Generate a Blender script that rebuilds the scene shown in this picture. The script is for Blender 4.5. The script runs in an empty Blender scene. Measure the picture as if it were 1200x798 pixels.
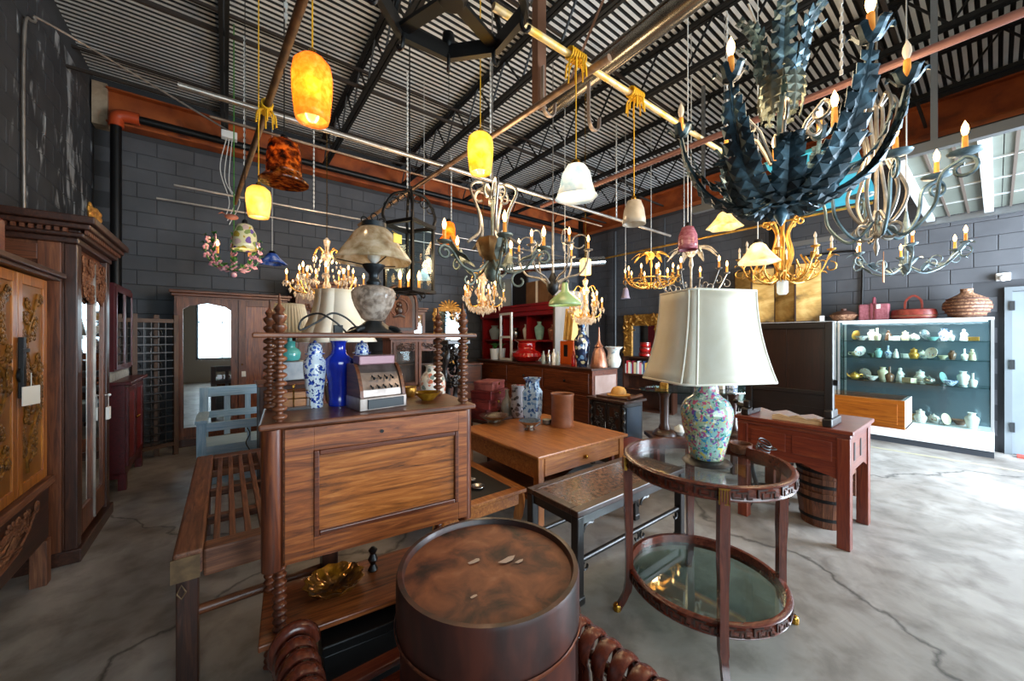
import bpy, bmesh, math, random
from mathutils import Vector, Matrix
random.seed(7)
PI = math.pi
SC = bpy.context.scene
COL = SC.collection
# ------------------------------------------------------------------ camera
A0 = math.radians(37.5); SA = math.sin(A0); CA = math.cos(A0)
FPX = 436.0; HZ = 395.0; CAMH = 1.5
cam = bpy.data.cameras.new('camera'); camo = bpy.data.objects.new('camera', cam); COL.objects.link(camo)
camo.location = (0, 0, CAMH); camo.rotation_euler = (PI/2, 0, -A0)
cam.sensor_width = 36; cam.lens = FPX/1200*36; cam.shift_y = -(399-HZ)/1200; cam.clip_start = .05
SC.camera = camo
# ------------------------------------------------------------------ world, daylight, exposure
SC.view_settings.view_transform = 'Standard'; SC.view_settings.look = 'None'
SC.view_settings.gamma = 1; SC.view_settings.use_curve_mapping = False
SC.view_settings.exposure = 0.4
SC.cycles.use_denoising = True
SC.cycles.max_bounces = 7; SC.cycles.diffuse_bounces = 4; SC.cycles.glossy_bounces = 4
SC.cycles.transparent_max_bounces = 16; SC.cycles.transmission_bounces = 4
SC.cycles.caustics_reflective = False; SC.cycles.caustics_refractive = False
SC.cycles.sample_clamp_indirect = 4.0
wd = bpy.data.worlds.new('sky'); SC.world = wd; wd.use_nodes = True
wd.node_tree.nodes['Background'].inputs[0].default_value = (.62, .80, 1.0, 1)
wd.node_tree.nodes['Background'].inputs[1].default_value = 3.2
def area(name, loc, rot, sx, sy, power, col):
    l = bpy.data.lights.new(name, 'AREA'); l.shape = 'RECTANGLE'; l.size = sx; l.size_y = sy
    l.energy = power; l.color = col
    o = bpy.data.objects.new(name, l); o.location = loc; o.rotation_euler = rot; COL.objects.link(o); return o
# daylight in the open garage doorway and in the shop windows of the street front
area('daylight_garage_door', (6.3, -2.62, 1.5), (PI/2, 0, 0), 3.1, 2.9, 760, (.74, .87, 1.0))
area('daylight_shop_window', (1.2, -2.62, 1.75), (PI/2, 0, 0), 3.8, 2.0, 120, (.92, .96, 1.0))

# ------------------------------------------------------------------ pixel -> place
def ray(u, v):
    r = (u-600)/FPX
    return Vector((SA+CA*r, CA-SA*r, (HZ-v)/FPX))
CP = Vector((0, 0, CAMH))
def PD(u, v, d): return CP+ray(u, v)*d
def PZ(u, v, z): q = ray(u, v); return CP+q*((z-CAMH)/q.z)
def PX(u, v, x): q = ray(u, v); return CP+q*(x/q.x)
def PY(u, v, y): q = ray(u, v); return CP+q*(y/q.y)
def proj(p):
    x, y, z = p[0], p[1], p[2]-CAMH
    d = SA*x+CA*y; l = CA*x-SA*y
    if d < .05: return None
    return 600+FPX*l/d, HZ-FPX*z/d, d
# ------------------------------------------------------------------ materials
def lin(h):
    h = h.lstrip('#'); o = []
    for i in (0, 2, 4):
        c = int(h[i:i+2], 16)/255; o.append(c/12.92 if c <= .04045 else ((c+.055)/1.055)**2.4)
    return (*o, 1)
MATS = {}
def newmat(name):
    m = bpy.data.materials.new(name); m.use_nodes = True
    nt = m.node_tree; return m, nt, nt.nodes['Principled BSDF']
def noise_ramp(nt, cols, scale, mp=(1, 1, 1), detail=5, dist=0, lo=.3, hi=.7, rough=.55):
    tc = nt.nodes.new('ShaderNodeTexCoord'); ma = nt.nodes.new('ShaderNodeMapping')
    ma.inputs['Scale'].default_value = mp
    nt.links.new(tc.outputs['Object'], ma.inputs[0])
    n = nt.nodes.new('ShaderNodeTexNoise'); n.inputs['Scale'].default_value = scale
    n.inputs['Detail'].default_value = detail; n.inputs['Distortion'].default_value = dist; n.inputs['Roughness'].default_value = rough
    nt.links.new(ma.outputs[0], n.inputs['Vector'])
    cr = nt.nodes.new('ShaderNodeValToRGB'); e = cr.color_ramp.elements
    e[0].position = lo; e[0].color = lin(cols[0]); e[1].position = hi; e[1].color = lin(cols[-1])
    for i, c in enumerate(cols[1:-1]):
        q = e.new(lo+(hi-lo)*(i+1)/(len(cols)-1)); q.color = lin(c)
    nt.links.new(n.outputs[0], cr.inputs[0])
    return n, cr, ma
def bump(nt, b, src, strength=.2, dist=.002):
    bn = nt.nodes.new('ShaderNodeBump'); bn.inputs['Strength'].default_value = strength; bn.inputs['Distance'].default_value = dist
    nt.links.new(src, bn.inputs['Height']); nt.links.new(bn.outputs[0], b.inputs['Normal'])
WOODS = {}   # name -> (dark, mid, light, roughness, coat)
def wood_def(n, *a): WOODS[n] = a
wood_def('rosewood', '#3a1a0e', '#874722', '#b06a35', .33, .25)
wood_def('rosedark', '#2c120a', '#5e2c17', '#854722', .33, .25)
wood_def('darkwood', '#1a0d08', '#3a1e13', '#55301e', .38, .2)
wood_def('ebony', '#120805', '#241109', '#34180e', .35, .3)
wood_def('blackwood', '#0b0807', '#18110f', '#241a16', .4, .25)
wood_def('redwood', '#48180e', '#6e2a18', '#86401f', .35, .3)
wood_def('amberwood', '#7a3d10', '#a9631c', '#c98632', .35, .3)
wood_def('oldwood', '#33190f', '#6b3f28', '#91603f', .6, 0)
wood_def('teak', '#70381a', '#a2602a', '#c08244', .4, .15)
wood_def('walnut', '#33180e', '#673820', '#8a5230', .4, .15)
wood_def('tablewood', '#3c1710', '#5d2719', '#763a25', .25, .4)
wood_def('maroon', '#3a0a10', '#571017', '#6a1a20', .4, .2)
wood_def('redlac', '#5a0a0c', '#8d1116', '#a3181c', .35, .3)
wood_def('bluepaint', '#84aac8', '#a3c2da', '#bcd3e2', .6, 0)
wood_def('veneer', '#2a1008', '#92501f', '#b8733a', .3, .3)
wood_def('lattice', '#2a1a12', '#4d3322', '#6b4a31', .6, 0)
wood_def('palewood', '#9c7a55', '#c3a178', '#d8ba92', .5, 0)
wood_def('orangewood', '#8a4710', '#b5691c', '#c87f2c', .4, .2)
def wood(n, ax):
    k = ('w', n, ax)
    if k in MATS: return MATS[k]
    d, m_, l, ro, co = WOODS[n]
    m, nt, b = newmat(n+'_'+ax)
    mp = {'x': (1.1, 15, 15), 'y': (15, 1.1, 15), 'z': (15, 15, 1.1)}[ax]
    nn, cr, _ = noise_ramp(nt, (d, m_, l), 2.6, mp, 8, 1.3, .3, .72, .66)
    nt.links.new(cr.outputs[0], b.inputs['Base Color'])
    b.inputs['Roughness'].default_value = ro; b.inputs['Coat Weight'].default_value = co; b.inputs['Coat Roughness'].default_value = .25
    bump(nt, b, nn.outputs[0], .12, .002)
    MATS[k] = m; return m
def P(name, c, rough=.5, metal=0, c2=None, scale=6, trans=0, bmp=0, mp=(1, 1, 1), lo=.35, hi=.65, coat=0, emit=0, cols=None, alpha=1, sss=0):
    if name in MATS: return MATS[name]
    m, nt, b = newmat(name)
    b.inputs['Base Color'].default_value = lin(c); b.inputs['Roughness'].default_value = rough; b.inputs['Metallic'].default_value = metal
    b.inputs['Coat Weight'].default_value = coat; b.inputs['Coat Roughness'].default_value = .08
    if c2 or cols:
        nn, cr, _ = noise_ramp(nt, cols or (c, c2), scale, mp, 5, .4, lo, hi)
        nt.links.new(cr.outputs[0], b.inputs['Base Color'])
        if bmp: bump(nt, b, nn.outputs[0], bmp, .006)
        if emit: nt.links.new(cr.outputs[0], b.inputs['Emission Color'])
    elif emit: b.inputs['Emission Color'].default_value = lin(c)
    if emit:
        b.inputs['Emission Strength'].default_value = emit; m.cycles.emission_sampling = 'NONE'
    if trans:
        out = nt.nodes['Material Output']; mx = nt.nodes.new('ShaderNodeMixShader'); mx.inputs[0].default_value = trans
        tl = nt.nodes.new('ShaderNodeBsdfTranslucent'); tl.inputs[0].default_value = lin(c)
        src = b.inputs['Base Color']
        if src.is_linked: nt.links.new(src.links[0].from_socket, tl.inputs[0])
        nt.links.new(b.outputs[0], mx.inputs[1]); nt.links.new(tl.outputs[0], mx.inputs[2]); nt.links.new(mx.outputs[0], out.inputs[0])
    MATS[name] = m; return m
def pane(name, tint='#ffffff', refl=1.0, dens=.06):
    """thin clear glass: see-through with a Fresnel sheen"""
    if name in MATS: return MATS[name]
    m = bpy.data.materials.new(name); m.use_nodes = True; nt = m.node_tree; nt.nodes.clear()
    out = nt.nodes.new('ShaderNodeOutputMaterial'); tr = nt.nodes.new('ShaderNodeBsdfTransparent'); tr.inputs[0].default_value = lin(tint)
    gl = nt.nodes.new('ShaderNodeBsdfGlossy'); gl.inputs['Roughness'].default_value = .03
    lw = nt.nodes.new('ShaderNodeLayerWeight'); lw.inputs[0].default_value = .5
    fr = nt.nodes.new('ShaderNodeMath'); fr.operation = 'POWER'; fr.inputs[1].default_value = 4; nt.links.new(lw.outputs['Facing'], fr.inputs[0])
    mu = nt.nodes.new('ShaderNodeMath'); mu.operation = 'MULTIPLY_ADD'; mu.inputs[1].default_value = refl; mu.inputs[2].default_value = dens
    nt.links.new(fr.outputs[0], mu.inputs[0])
    mx = nt.nodes.new('ShaderNodeMixShader'); nt.links.new(mu.outputs[0], mx.inputs[0])
    nt.links.new(tr.outputs[0], mx.inputs[1]); nt.links.new(gl.outputs[0], mx.inputs[2]); nt.links.new(mx.outputs[0], out.inputs[0])
    MATS[name] = m; return m
def vor(name, base, dots, scale=30, thr=.28, rough=.15, coat=.6, base2=None):
    """glazed ware: a ground colour with painted blotches of several colours"""
    if name in MATS: return MATS[name]
    m, nt, b = newmat(name)
    tc = nt.nodes.new('ShaderNodeTexCoord'); ns = nt.nodes.new('ShaderNodeTexNoise'); ns.inputs['Scale'].default_value = scale*.7
    v = nt.nodes.new('ShaderNodeTexVoronoi'); v.inputs['Scale'].default_value = scale
    add = nt.nodes.new('ShaderNodeMixRGB'); add.blend_type = 'ADD'; add.inputs[0].default_value = .06
    nt.links.new(tc.outputs['Object'], ns.inputs['Vector']); nt.links.new(tc.outputs['Object'], add.inputs[1]); nt.links.new(ns.outputs['Color'], add.inputs[2])
    nt.links.new(add.outputs[0], v.inputs['Vector'])
    cr = nt.nodes.new('ShaderNodeValToRGB'); cr.color_ramp.interpolation = 'CONSTANT'; e = cr.color_ramp.elements
    cr2 = nt.nodes.new('ShaderNodeValToRGB'); cr2.color_ramp.interpolation = 'CONSTANT'
    sep = nt.nodes.new('ShaderNodeSeparateColor'); nt.links.new(v.outputs['Color'], sep.inputs[0]); nt.links.new(sep.outputs[0], cr2.inputs[0])
    e2 = cr2.color_ramp.elements; e2[0].color = lin(dots[0]); e2[1].position = 1/len(dots); e2[1].color = lin(dots[1 % len(dots)])
    for i in range(2, len(dots)): q = e2.new(i/len(dots)); q.color = lin(dots[i])
    e[0].color = (1, 1, 1, 1); e[1].position = thr; e[1].color = (0, 0, 0, 1)
    nt.links.new(v.outputs['Distance'], cr.inputs[0])
    mx = nt.nodes.new('ShaderNodeMixRGB'); mx.inputs[1].default_value = lin(base)
    if base2: nt.links.new(noise_ramp(nt, (base, base2), 7)[1].outputs[0], mx.inputs[1])
    nt.links.new(cr.outputs[0], mx.inputs[0]); nt.links.new(cr2.outputs[0], mx.inputs[2]); nt.links.new(mx.outputs[0], b.inputs['Base Color'])
    b.inputs['Roughness'].default_value = rough; b.inputs['Coat Weight'].default_value = coat
    MATS[name] = m; return m
def glow(name, c, s):
    if name in MATS: return MATS[name]
    m = bpy.data.materials.new(name); m.use_nodes = True; nt = m.node_tree; nt.nodes.clear()
    e = nt.nodes.new('ShaderNodeEmission'); e.inputs[0].default_value = lin(c); e.inputs[1].default_value = s
    o = nt.nodes.new('ShaderNodeOutputMaterial'); nt.links.new(e.outputs[0], o.inputs[0]); m.cycles.emission_sampling = 'NONE'
    MATS[name] = m; return m
# ------------------------------------------------------------------ mesh builder
class B:
    def __init__(s): s.v = []; s.f = []; s.sm = []
    def add(s, vs, fs, smooth=False):
        o = len(s.v); s.v += [tuple(p) for p in vs]; s.f += [tuple(i+o for i in f) for f in fs]; s.sm += [smooth]*len(fs); return s
    def box(s, x0, x1, y0, y1, z0, z1, M=None):
        vs = [Vector((x, y, z)) for z in (z0, z1) for y in (y0, y1) for x in (x0, x1)]
        if M is not None: vs = [M @ q for q in vs]
        return s.add(vs, [(0, 2, 3, 1), (4, 5, 7, 6), (0, 1, 5, 4), (2, 6, 7, 3), (0, 4, 6, 2), (1, 3, 7, 5)])
    def taper(s, x0, x1, y0, y1, z0, z1, k=.7, sx=0, sy=0):
        cx, cy, hx, hy = (x0+x1)/2, (y0+y1)/2, (x1-x0)/2, (y1-y0)/2
        vs = [(cx+sx+i*hx*k, cy+sy+j*hy*k, z0) for j in (-1, 1) for i in (-1, 1)]+[(cx+i*hx, cy+j*hy, z1) for j in (-1, 1) for i in (-1, 1)]
        return s.add(vs, [(0, 2, 3, 1), (4, 5, 7, 6), (0, 1, 5, 4), (2, 6, 7, 3), (0, 4, 6, 2), (1, 3, 7, 5)])
    def bar(s, p, q, w, h=None):
        h = h or w; p = Vector(p); q = Vector(q); d = (q-p); L = d.length
        if L < 1e-6: return s
        M = Matrix.Translation(p) @ d.to_track_quat('X', 'Z').to_matrix().to_4x4()
        return s.box(0, L, -w/2, w/2, -h/2, h/2, M)
    def tube(s, pts, r, n=6, closed=False, flat=1.0):
        pts = [Vector(p) for p in pts]; N = len(pts)
        if not hasattr(r, '__len__'): r = [r]*N
        up = None; rings = []
        for i in range(N):
            a = pts[i-1] if (i > 0 or closed) else pts[i]; b_ = pts[(i+1) % N] if (i < N-1 or closed) else pts[i]
            t = (b_-a)
            t = t.normalized() if t.length > 1e-9 else Vector((0, 0, 1))
            if up is None:
                up = Vector((0, 0, 1)) if abs(t.z) < .9 else Vector((1, 0, 0))
            up = (up-t*up.dot(t))
            up = up.normalized() if up.length > 1e-6 else t.orthogonal().normalized()
            sd = t.cross(up)
            rings.append([pts[i]+(up*math.cos(2*PI*k/n)*flat+sd*math.sin(2*PI*k/n))*r[i] for k in range(n)])
        vs = [q for g in rings for q in g]; fs = []
        for i in range(N if closed else N-1):
            for k in range(n):
                a, b_ = i*n+k, i*n+(k+1) % n; j = (i+1) % N
                fs.append((a, b_, j*n+(k+1) % n, j*n+k))
        s.add(vs, fs, True)
        if not closed:
            o = len(s.v)-len(vs); s.f += [tuple(o+k for k in reversed(range(n))), tuple(o+(N-1)*n+k for k in range(n))]; s.sm += [False, False]
        return s
    def lathe(s, prof, n=20, c=(0, 0, 0), mod=None, cap=True, sq=None):
        """prof: (radius, z); mod(theta, t) scales the radius"""
        vs = []; N = len(prof)
        for i, (r, z) in enumerate(prof):
            for k in range(n):
                th = 2*PI*k/n; rr = r*(mod(th, i/(N-1)) if mod else 1)
                vs.append((c[0]+rr*math.cos(th), c[1]+rr*math.sin(th), c[2]+z))
        fs = []
        for i in range(N-1):
            for k in range(n): fs.append((i*n+k, i*n+(k+1) % n, (i+1)*n+(k+1) % n, (i+1)*n+k))
        s.add(vs, fs, True)
        if cap:
            o = len(s.v)-len(vs)
            if prof[0][0] > 1e-4: s.f.append(tuple(o+k for k in reversed(range(n)))); s.sm.append(False)
            if prof[-1][0] > 1e-4: s.f.append(tuple(o+(N-1)*n+k for k in range(n))); s.sm.append(False)
        return s
    def prism(s, poly, t, M=None):
        """outline in local XZ, extruded along +Y by t"""
        n = len(poly); vs = [Vector((x, 0, z)) for x, z in poly]+[Vector((x, t, z)) for x, z in poly]
        if M is not None: vs = [M @ q for q in vs]
        fs = [tuple(range(n)), tuple(reversed(range(n, 2*n)))]+[(i, i+n, (i+1) % n+n, (i+1) % n) for i in range(n)]
        return s.add(vs, fs)
    def ball(s, c, r, n=8, sx=1, sy=1, sz=1):
        prof = [(max(r*math.sin(PI*i/n), 1e-5), -r*math.cos(PI*i/n)) for i in range(n+1)]
        o = len(s.v); s.lathe(prof, n+2, (0, 0, 0), cap=False)
        s.v[o:] = [(c[0]+p[0]*sx, c[1]+p[1]*sy, c[2]+p[2]*sz) for p in s.v[o:]]
        return s
    def leaf(s, path, W, lobes=5, fold=.35, wf=None, side=None, depth=.45):
        """a lobed metal leaf along a path; side = sideways direction"""
        pts = [Vector(p) for p in path]; N = len(pts); L = []; vs = []
        for i in range(N):
            t = i/(N-1); tg = (pts[min(i+1, N-1)]-pts[max(i-1, 0)]).normalized()
            sd = Vector(side) if side is not None else tg.cross(Vector((0, 0, 1)))
            sd = (sd-tg*sd.dot(tg)); sd = sd.normalized() if sd.length > 1e-6 else tg.orthogonal().normalized()
            nm = sd.cross(tg)
            w = (wf(t) if wf else max(math.sin(PI*min(1, t*.92+.08)), 0)**.7)*W
            ph = (t*lobes) % 1; w *= (1-depth)+depth*abs(math.sin(PI*ph))**.55
            w = max(w, .0008)
            back = tg*(-w*.35)
            vs += [pts[i]+sd*w+nm*(fold*w)-back*-1*.0, pts[i], pts[i]-sd*w+nm*(fold*w)]
        fs = []
        for i in range(N-1):
            a = i*3; fs += [(a, a+1, a+4, a+3), (a+1, a+2, a+5, a+4)]
        return s.add(vs, fs, False)
    def acanthus(s, path, W, n=9, side=None, wf=None):
        """feathered leaf: a folded midrib with pointed leaflets on both sides"""
        pts = [Vector(p) for p in path]; N = len(pts)
        s.leaf(path, W*.3, 1, .4, side=side, depth=0)
        for k in range(n):
            t = .06+.88*k/(n-1); i = min(int(t*(N-1)), N-2); p = pts[i]; tg = (pts[i+1]-pts[max(i-1, 0)]).normalized()
            sd = Vector(side) if side is not None else tg.cross(Vector((0, 0, 1)))
            sd = (sd-tg*sd.dot(tg)).normalized(); nm = sd.cross(tg); w = W*(wf(t) if wf else (.35+.65*math.sin(PI*min(1, t*.85+.12))))
            for q in (1, -1):
                dr = (tg*.75+sd*q*.85+nm*.25).normalized(); a = dr.cross(nm).normalized()
                b0 = p; m1 = p+dr*w*.6; tip = p+dr*w*1.05-nm*w*.2+tg*w*.06
                s.add([b0+a*w*.12, b0-a*w*.12, m1+a*w*.42-nm*w*.06, m1+nm*w*.1, m1-a*w*.42-nm*w*.06, tip], [(0, 1, 3), (0, 3, 2), (1, 4, 3), (2, 3, 5), (3, 4, 5)])
        return s
    def ext(s, o2, M=None):
        return s.add([M @ Vector(p) for p in o2.v] if M is not None else o2.v, o2.f) if False else s._ext(o2, M)
    def _ext(s, o2, M):
        o = len(s.v); s.v += [tuple(M @ Vector(p)) for p in o2.v] if M is not None else list(o2.v)
        s.f += [tuple(i+o for i in f) for f in o2.f]; s.sm += o2.sm; return s
    def mesh(s, name):
        me = bpy.data.meshes.new(name); me.from_pydata(s.v, [], s.f)
        me.polygons.foreach_set('use_smooth', s.sm); me.update()
        if any(s.sm): me.set_sharp_from_angle(angle=math.radians(48))
        return me
    def longest(s):
        d = [max(p[i] for p in s.v)-min(p[i] for p in s.v) for i in range(3)]
        return 'xyz'[d.index(max(d))]
def box(*a): return B().box(*a)
CUR = [None]
def mat_of(m, b):
    if isinstance(m, str): return wood(m, b.longest())
    return m
def part(name, b, m, parent=None, bev=0, solid=0, label=None, loc=None, rot=None, kind=None):
    me = b.mesh(name); me.materials.append(mat_of(m, b))
    o = bpy.data.objects.new(name, me); COL.objects.link(o)
    o.parent = parent if parent is not None else CUR[0]
    if loc is not None: o.location = loc
    if rot is not None: o.rotation_euler = rot
    if bev: md = o.modifiers.new('bevel', 'BEVEL'); md.width = bev; md.segments = 2; md.limit_method = 'ANGLE'
    if solid: md = o.modifiers.new('solid', 'SOLIDIFY'); md.thickness = solid; md.offset = 0
    if label: o['label'] = label
    if kind: o['kind'] = kind
    return o
def tag(o, label, cat, group=None):
    o['label'] = label; o['category'] = cat
    if group: o['group'] = group
    return o
def thing(name, label, cat, loc=(0, 0, 0), rz=0, group=None):
    o = bpy.data.objects.new(name, None); COL.objects.link(o); o.empty_display_size = .05
    o.location = loc; o.rotation_euler = (0, 0, rz); tag(o, label, cat, group); CUR[0] = o; return o
def single(name, b, m, label, cat, loc=(0, 0, 0), rz=0, group=None, bev=0, solid=0, rot=None):
    CUR[0] = None
    o = part(name, b, m, None, bev, solid); o.parent = None; o.location = loc; o.rotation_euler = rot or (0, 0, rz)
    return tag(o, label, cat, group)
def struct(name, b, m, bev=0, solid=0):
    CUR[0] = None
    o = part(name, b, m, None, bev, solid); o['kind'] = 'structure'; CUR[0] = o; return o
def copypart(o, parent, loc, rot=(0, 0, 0)):
    c = o.copy(); COL.objects.link(c); c.parent = parent; c.location = loc; c.rotation_euler = rot; return c
def copy_tree(o, parent=None):
    c = o.copy(); COL.objects.link(c); c.parent = parent
    for ch in list(o.children): copy_tree(ch, c)
    return c
def Rz(a): return Matrix.Rotation(a, 4, 'Z')
def T(x, y, z): return Matrix.Translation((x, y, z))
def arc(cx, cz, r, a0, a1, n=10, r1=None):
    """points (x, z) on an arc or spiral in a vertical plane, degrees"""
    r1 = r if r1 is None else r1
    return [(cx+(r+(r1-r)*i/n)*math.cos(math.radians(a0+(a1-a0)*i/n)), cz+(r+(r1-r)*i/n)*math.sin(math.radians(a0+(a1-a0)*i/n))) for i in range(n+1)]
def turn(pts, th, off=0): return [(x*math.cos(th)-off*math.sin(th), x*math.sin(th)+off*math.cos(th), z) for x, z in pts]
def catmull(pts, n=6):
    P_ = [Vector(p) for p in pts]; P_ = [P_[0]*2-P_[1]]+P_+[P_[-1]*2-P_[-2]]; o = []
    for i in range(1, len(P_)-2):
        a, b_, c, d = P_[i-1:i+3]
        for k in range(n):
            t = k/n; o.append(.5*((2*b_)+(c-a)*t+(2*a-5*b_+4*c-d)*t*t+(3*b_-a-3*c+d)*t**3))
    o.append(P_[-2]); return [tuple(q) for q in o]
# ------------------------------------------------------------------ common materials
def concrete():
    m, nt, b = newmat('concrete_floor')
    n1, c1, _ = noise_ramp(nt, ('#6a625a', '#928b84', '#b2aca6'), .9, (1, 1, 1), 8, .8, .3, .7, .6)
    n2, c2, _ = noise_ramp(nt, ('#8b8078', '#ffffff'), 5.5, (1, 1, 1), 6, .3, .3, .55)
    mx = nt.nodes.new('ShaderNodeMixRGB'); mx.blend_type = 'MULTIPLY'; mx.inputs[0].default_value = .55
    nt.links.new(c1.outputs[0], mx.inputs[1]); nt.links.new(c2.outputs[0], mx.inputs[2])
    tc = nt.nodes.new('ShaderNodeTexCoord'); nz = nt.nodes.new('ShaderNodeTexNoise'); nz.inputs['Scale'].default_value = 1.6; nz.inputs['Detail'].default_value = 6
    ad = nt.nodes.new('ShaderNodeMixRGB'); ad.blend_type = 'ADD'; ad.inputs[0].default_value = .7
    v = nt.nodes.new('ShaderNodeTexVoronoi'); v.feature = 'DISTANCE_TO_EDGE'; v.inputs['Scale'].default_value = .21
    nt.links.new(tc.outputs['Object'], nz.inputs['Vector']); nt.links.new(tc.outputs['Object'], ad.inputs[1]); nt.links.new(nz.outputs['Color'], ad.inputs[2]); nt.links.new(ad.outputs[0], v.inputs['Vector'])
    cr = nt.nodes.new('ShaderNodeValToRGB'); e = cr.color_ramp.elements; e[0].color = lin('#3b3632'); e[0].position = .0006; e[1].position = .0019; e[1].color = (1, 1, 1, 1)
    nt.links.new(v.outputs['Distance'], cr.inputs[0])
    m2 = nt.nodes.new('ShaderNodeMixRGB'); m2.blend_type = 'MULTIPLY'; m2.inputs[0].default_value = .75
    nt.links.new(mx.outputs[0], m2.inputs[1]); nt.links.new(cr.outputs[0], m2.inputs[2]); nt.links.new(m2.outputs[0], b.inputs['Base Color'])
    b.inputs['Roughness'].default_value = .42
    bump(nt, b, n2.outputs[0], .1, .004); return m
M_FLOOR = concrete()
def block_paint(name, cols, stain):
    m, nt, b = newmat(name)
    n, cr, ma = noise_ramp(nt, cols, 2.2, (1, 1, 1), 6, .3)
    g = nt.nodes.new('ShaderNodeNewGeometry'); nt.links.new(g.outputs['Position'], ma.inputs[0]); out = cr.outputs[0]
    if stain:      # white efflorescence running down the wall near the back corner
        mp2 = nt.nodes.new('ShaderNodeMapping'); mp2.inputs['Scale'].default_value = (1, 2.6, .9); nt.links.new(g.outputs['Position'], mp2.inputs[0])
        n2 = nt.nodes.new('ShaderNodeTexNoise'); n2.inputs['Scale'].default_value = 2.4; n2.inputs['Detail'].default_value = 8; n2.inputs['Distortion'].default_value = .8; nt.links.new(mp2.outputs[0], n2.inputs['Vector'])
        sp = nt.nodes.new('ShaderNodeSeparateXYZ'); nt.links.new(g.outputs['Position'], sp.inputs[0])
        r1 = nt.nodes.new('ShaderNodeMapRange'); r1.inputs[1].default_value = 4.0; r1.inputs[2].default_value = 5.6; r1.inputs[3].default_value = 0; r1.inputs[4].default_value = .1; nt.links.new(sp.outputs[1], r1.inputs[0])
        ad = nt.nodes.new('ShaderNodeMath'); nt.links.new(n2.outputs[0], ad.inputs[0]); nt.links.new(r1.outputs[0], ad.inputs[1])
        c2 = nt.nodes.new('ShaderNodeValToRGB'); e = c2.color_ramp.elements; e[0].position = .66; e[0].color = (0, 0, 0, 1); e[1].position = .76; e[1].color = (1, 1, 1, 1); nt.links.new(ad.outputs[0], c2.inputs[0])
        mx = nt.nodes.new('ShaderNodeMixRGB'); nt.links.new(c2.outputs[0], mx.inputs[0]); nt.links.new(out, mx.inputs[1]); mx.inputs[2].default_value = lin('#a5a8aa'); out = mx.outputs[0]
    nt.links.new(out, b.inputs['Base Color']); b.inputs['Roughness'].default_value = .7; bump(nt, b, n.outputs[0], .15, .004)
    return m
def shadeglass(name, cols, transp=.3, emit=.3, scale=14):
    if name in MATS: return MATS[name]
    m, nt, b = newmat(name); out = nt.nodes['Material Output']
    n, cr, _ = noise_ramp(nt, cols, scale, (1, 1, 1), 4, .4, .35, .65); c = cr.outputs[0]
    nt.links.new(c, b.inputs['Base Color']); b.inputs['Roughness'].default_value = .12
    nt.links.new(c, b.inputs['Emission Color']); b.inputs['Emission Strength'].default_value = emit
    tl = nt.nodes.new('ShaderNodeBsdfTranslucent'); nt.links.new(c, tl.inputs[0])
    tr = nt.nodes.new('ShaderNodeBsdfTransparent'); nt.links.new(c, tr.inputs[0])
    m1 = nt.nodes.new('ShaderNodeMixShader'); m1.inputs[0].default_value = .5; nt.links.new(b.outputs[0], m1.inputs[1]); nt.links.new(tl.outputs[0], m1.inputs[2])
    m2 = nt.nodes.new('ShaderNodeMixShader'); m2.inputs[0].default_value = transp; nt.links.new(m1.outputs[0], m2.inputs[1]); nt.links.new(tr.outputs[0], m2.inputs[2])
    nt.links.new(m2.outputs[0], out.inputs[0]); m.cycles.emission_sampling = 'NONE'; MATS[name] = m; return m
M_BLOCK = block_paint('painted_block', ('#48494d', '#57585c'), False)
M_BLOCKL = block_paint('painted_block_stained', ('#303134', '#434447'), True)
M_JOINT = P('mortar_dark', '#3c3d40', .85)
M_DECK = P('galvanised_deck', '#eceeee', .5, 0, c2='#d8d9d6', scale=1.2)
M_FLUTE = P('deck_flute_shade', '#3c3b39', .7, .2)  # dark colour painted into the flutes, deepening the shade between ribs
M_RUST = P('rusty_red_beam', '#8a3f16', .6, 0, cols=('#43200f', '#8c3f15', '#a9531e', '#6c3016'), scale=2.2, lo=.25, hi=.75)
M_STEEL = P('black_joist_steel', '#131313', .55, .2)
M_PIPE = P('old_pipe', '#6a5140', .45, .6, c2='#a8907c', scale=5)
M_PIPEG = P('bare_pipe', '#9c938b', .35, .8, c2='#c9bfb4', scale=5)
M_BLACK = P('black_iron', '#0d0d0e', .45, .3)
M_IRON = P('verdigris_iron', '#35454c', .45, .6, c2='#6f8791', scale=9)
M_GREYIRON = P('grey_iron', '#77746e', .4, .7, c2='#a09b93', scale=10)
M_GREENIRON = P('green_grey_iron', '#4d5750', .5, .5, c2='#84897d', scale=10)
M_GOLD = P('gilt', '#b27a2e', .35, .75, c2='#e0b057', scale=14)
M_GOLDW = P('carved_gilt_wood', '#8f5a1f', .4, .35, c2='#d19a43', scale=22, bmp=.5)
M_BRASS = P('brass', '#b88a3a', .25, 1)
M_SILVER = P('silver_plate', '#b9b6b0', .22, 1)
M_CHROME = P('bright_steel', '#d4d6d8', .15, 1)
M_WHITE = P('white_paint', '#e4e4e2', .5)
M_CREAM = P('cream_cloth', '#e8dec6', .8, trans=.35)
M_PAPER = P('paper_tag', '#efece4', .8)
M_CANDLE = P('candle_sleeve', '#e2a24a', .55, c2='#c47a2b', scale=12, trans=.2, emit=.35)
M_BULB = glow('lit_bulb', '#ffc27a', 9)
M_BULBW = glow('lit_white_bulb', '#fff0d8', 16)
M_CLEAR = pane('clear_glass', '#f4fafa', .8, .03)
M_CASEGL = pane('case_glass', '#eef6f6', .7, .02)
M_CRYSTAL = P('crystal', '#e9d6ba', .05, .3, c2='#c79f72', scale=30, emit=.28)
M_MIRROR = P('mirror', '#dfe4e6', .02, 1)
M_YROPE = P('yellow_rope', '#d9a514', .7)
M_WIRE = P('white_wire', '#cfcfcb', .5)
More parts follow.
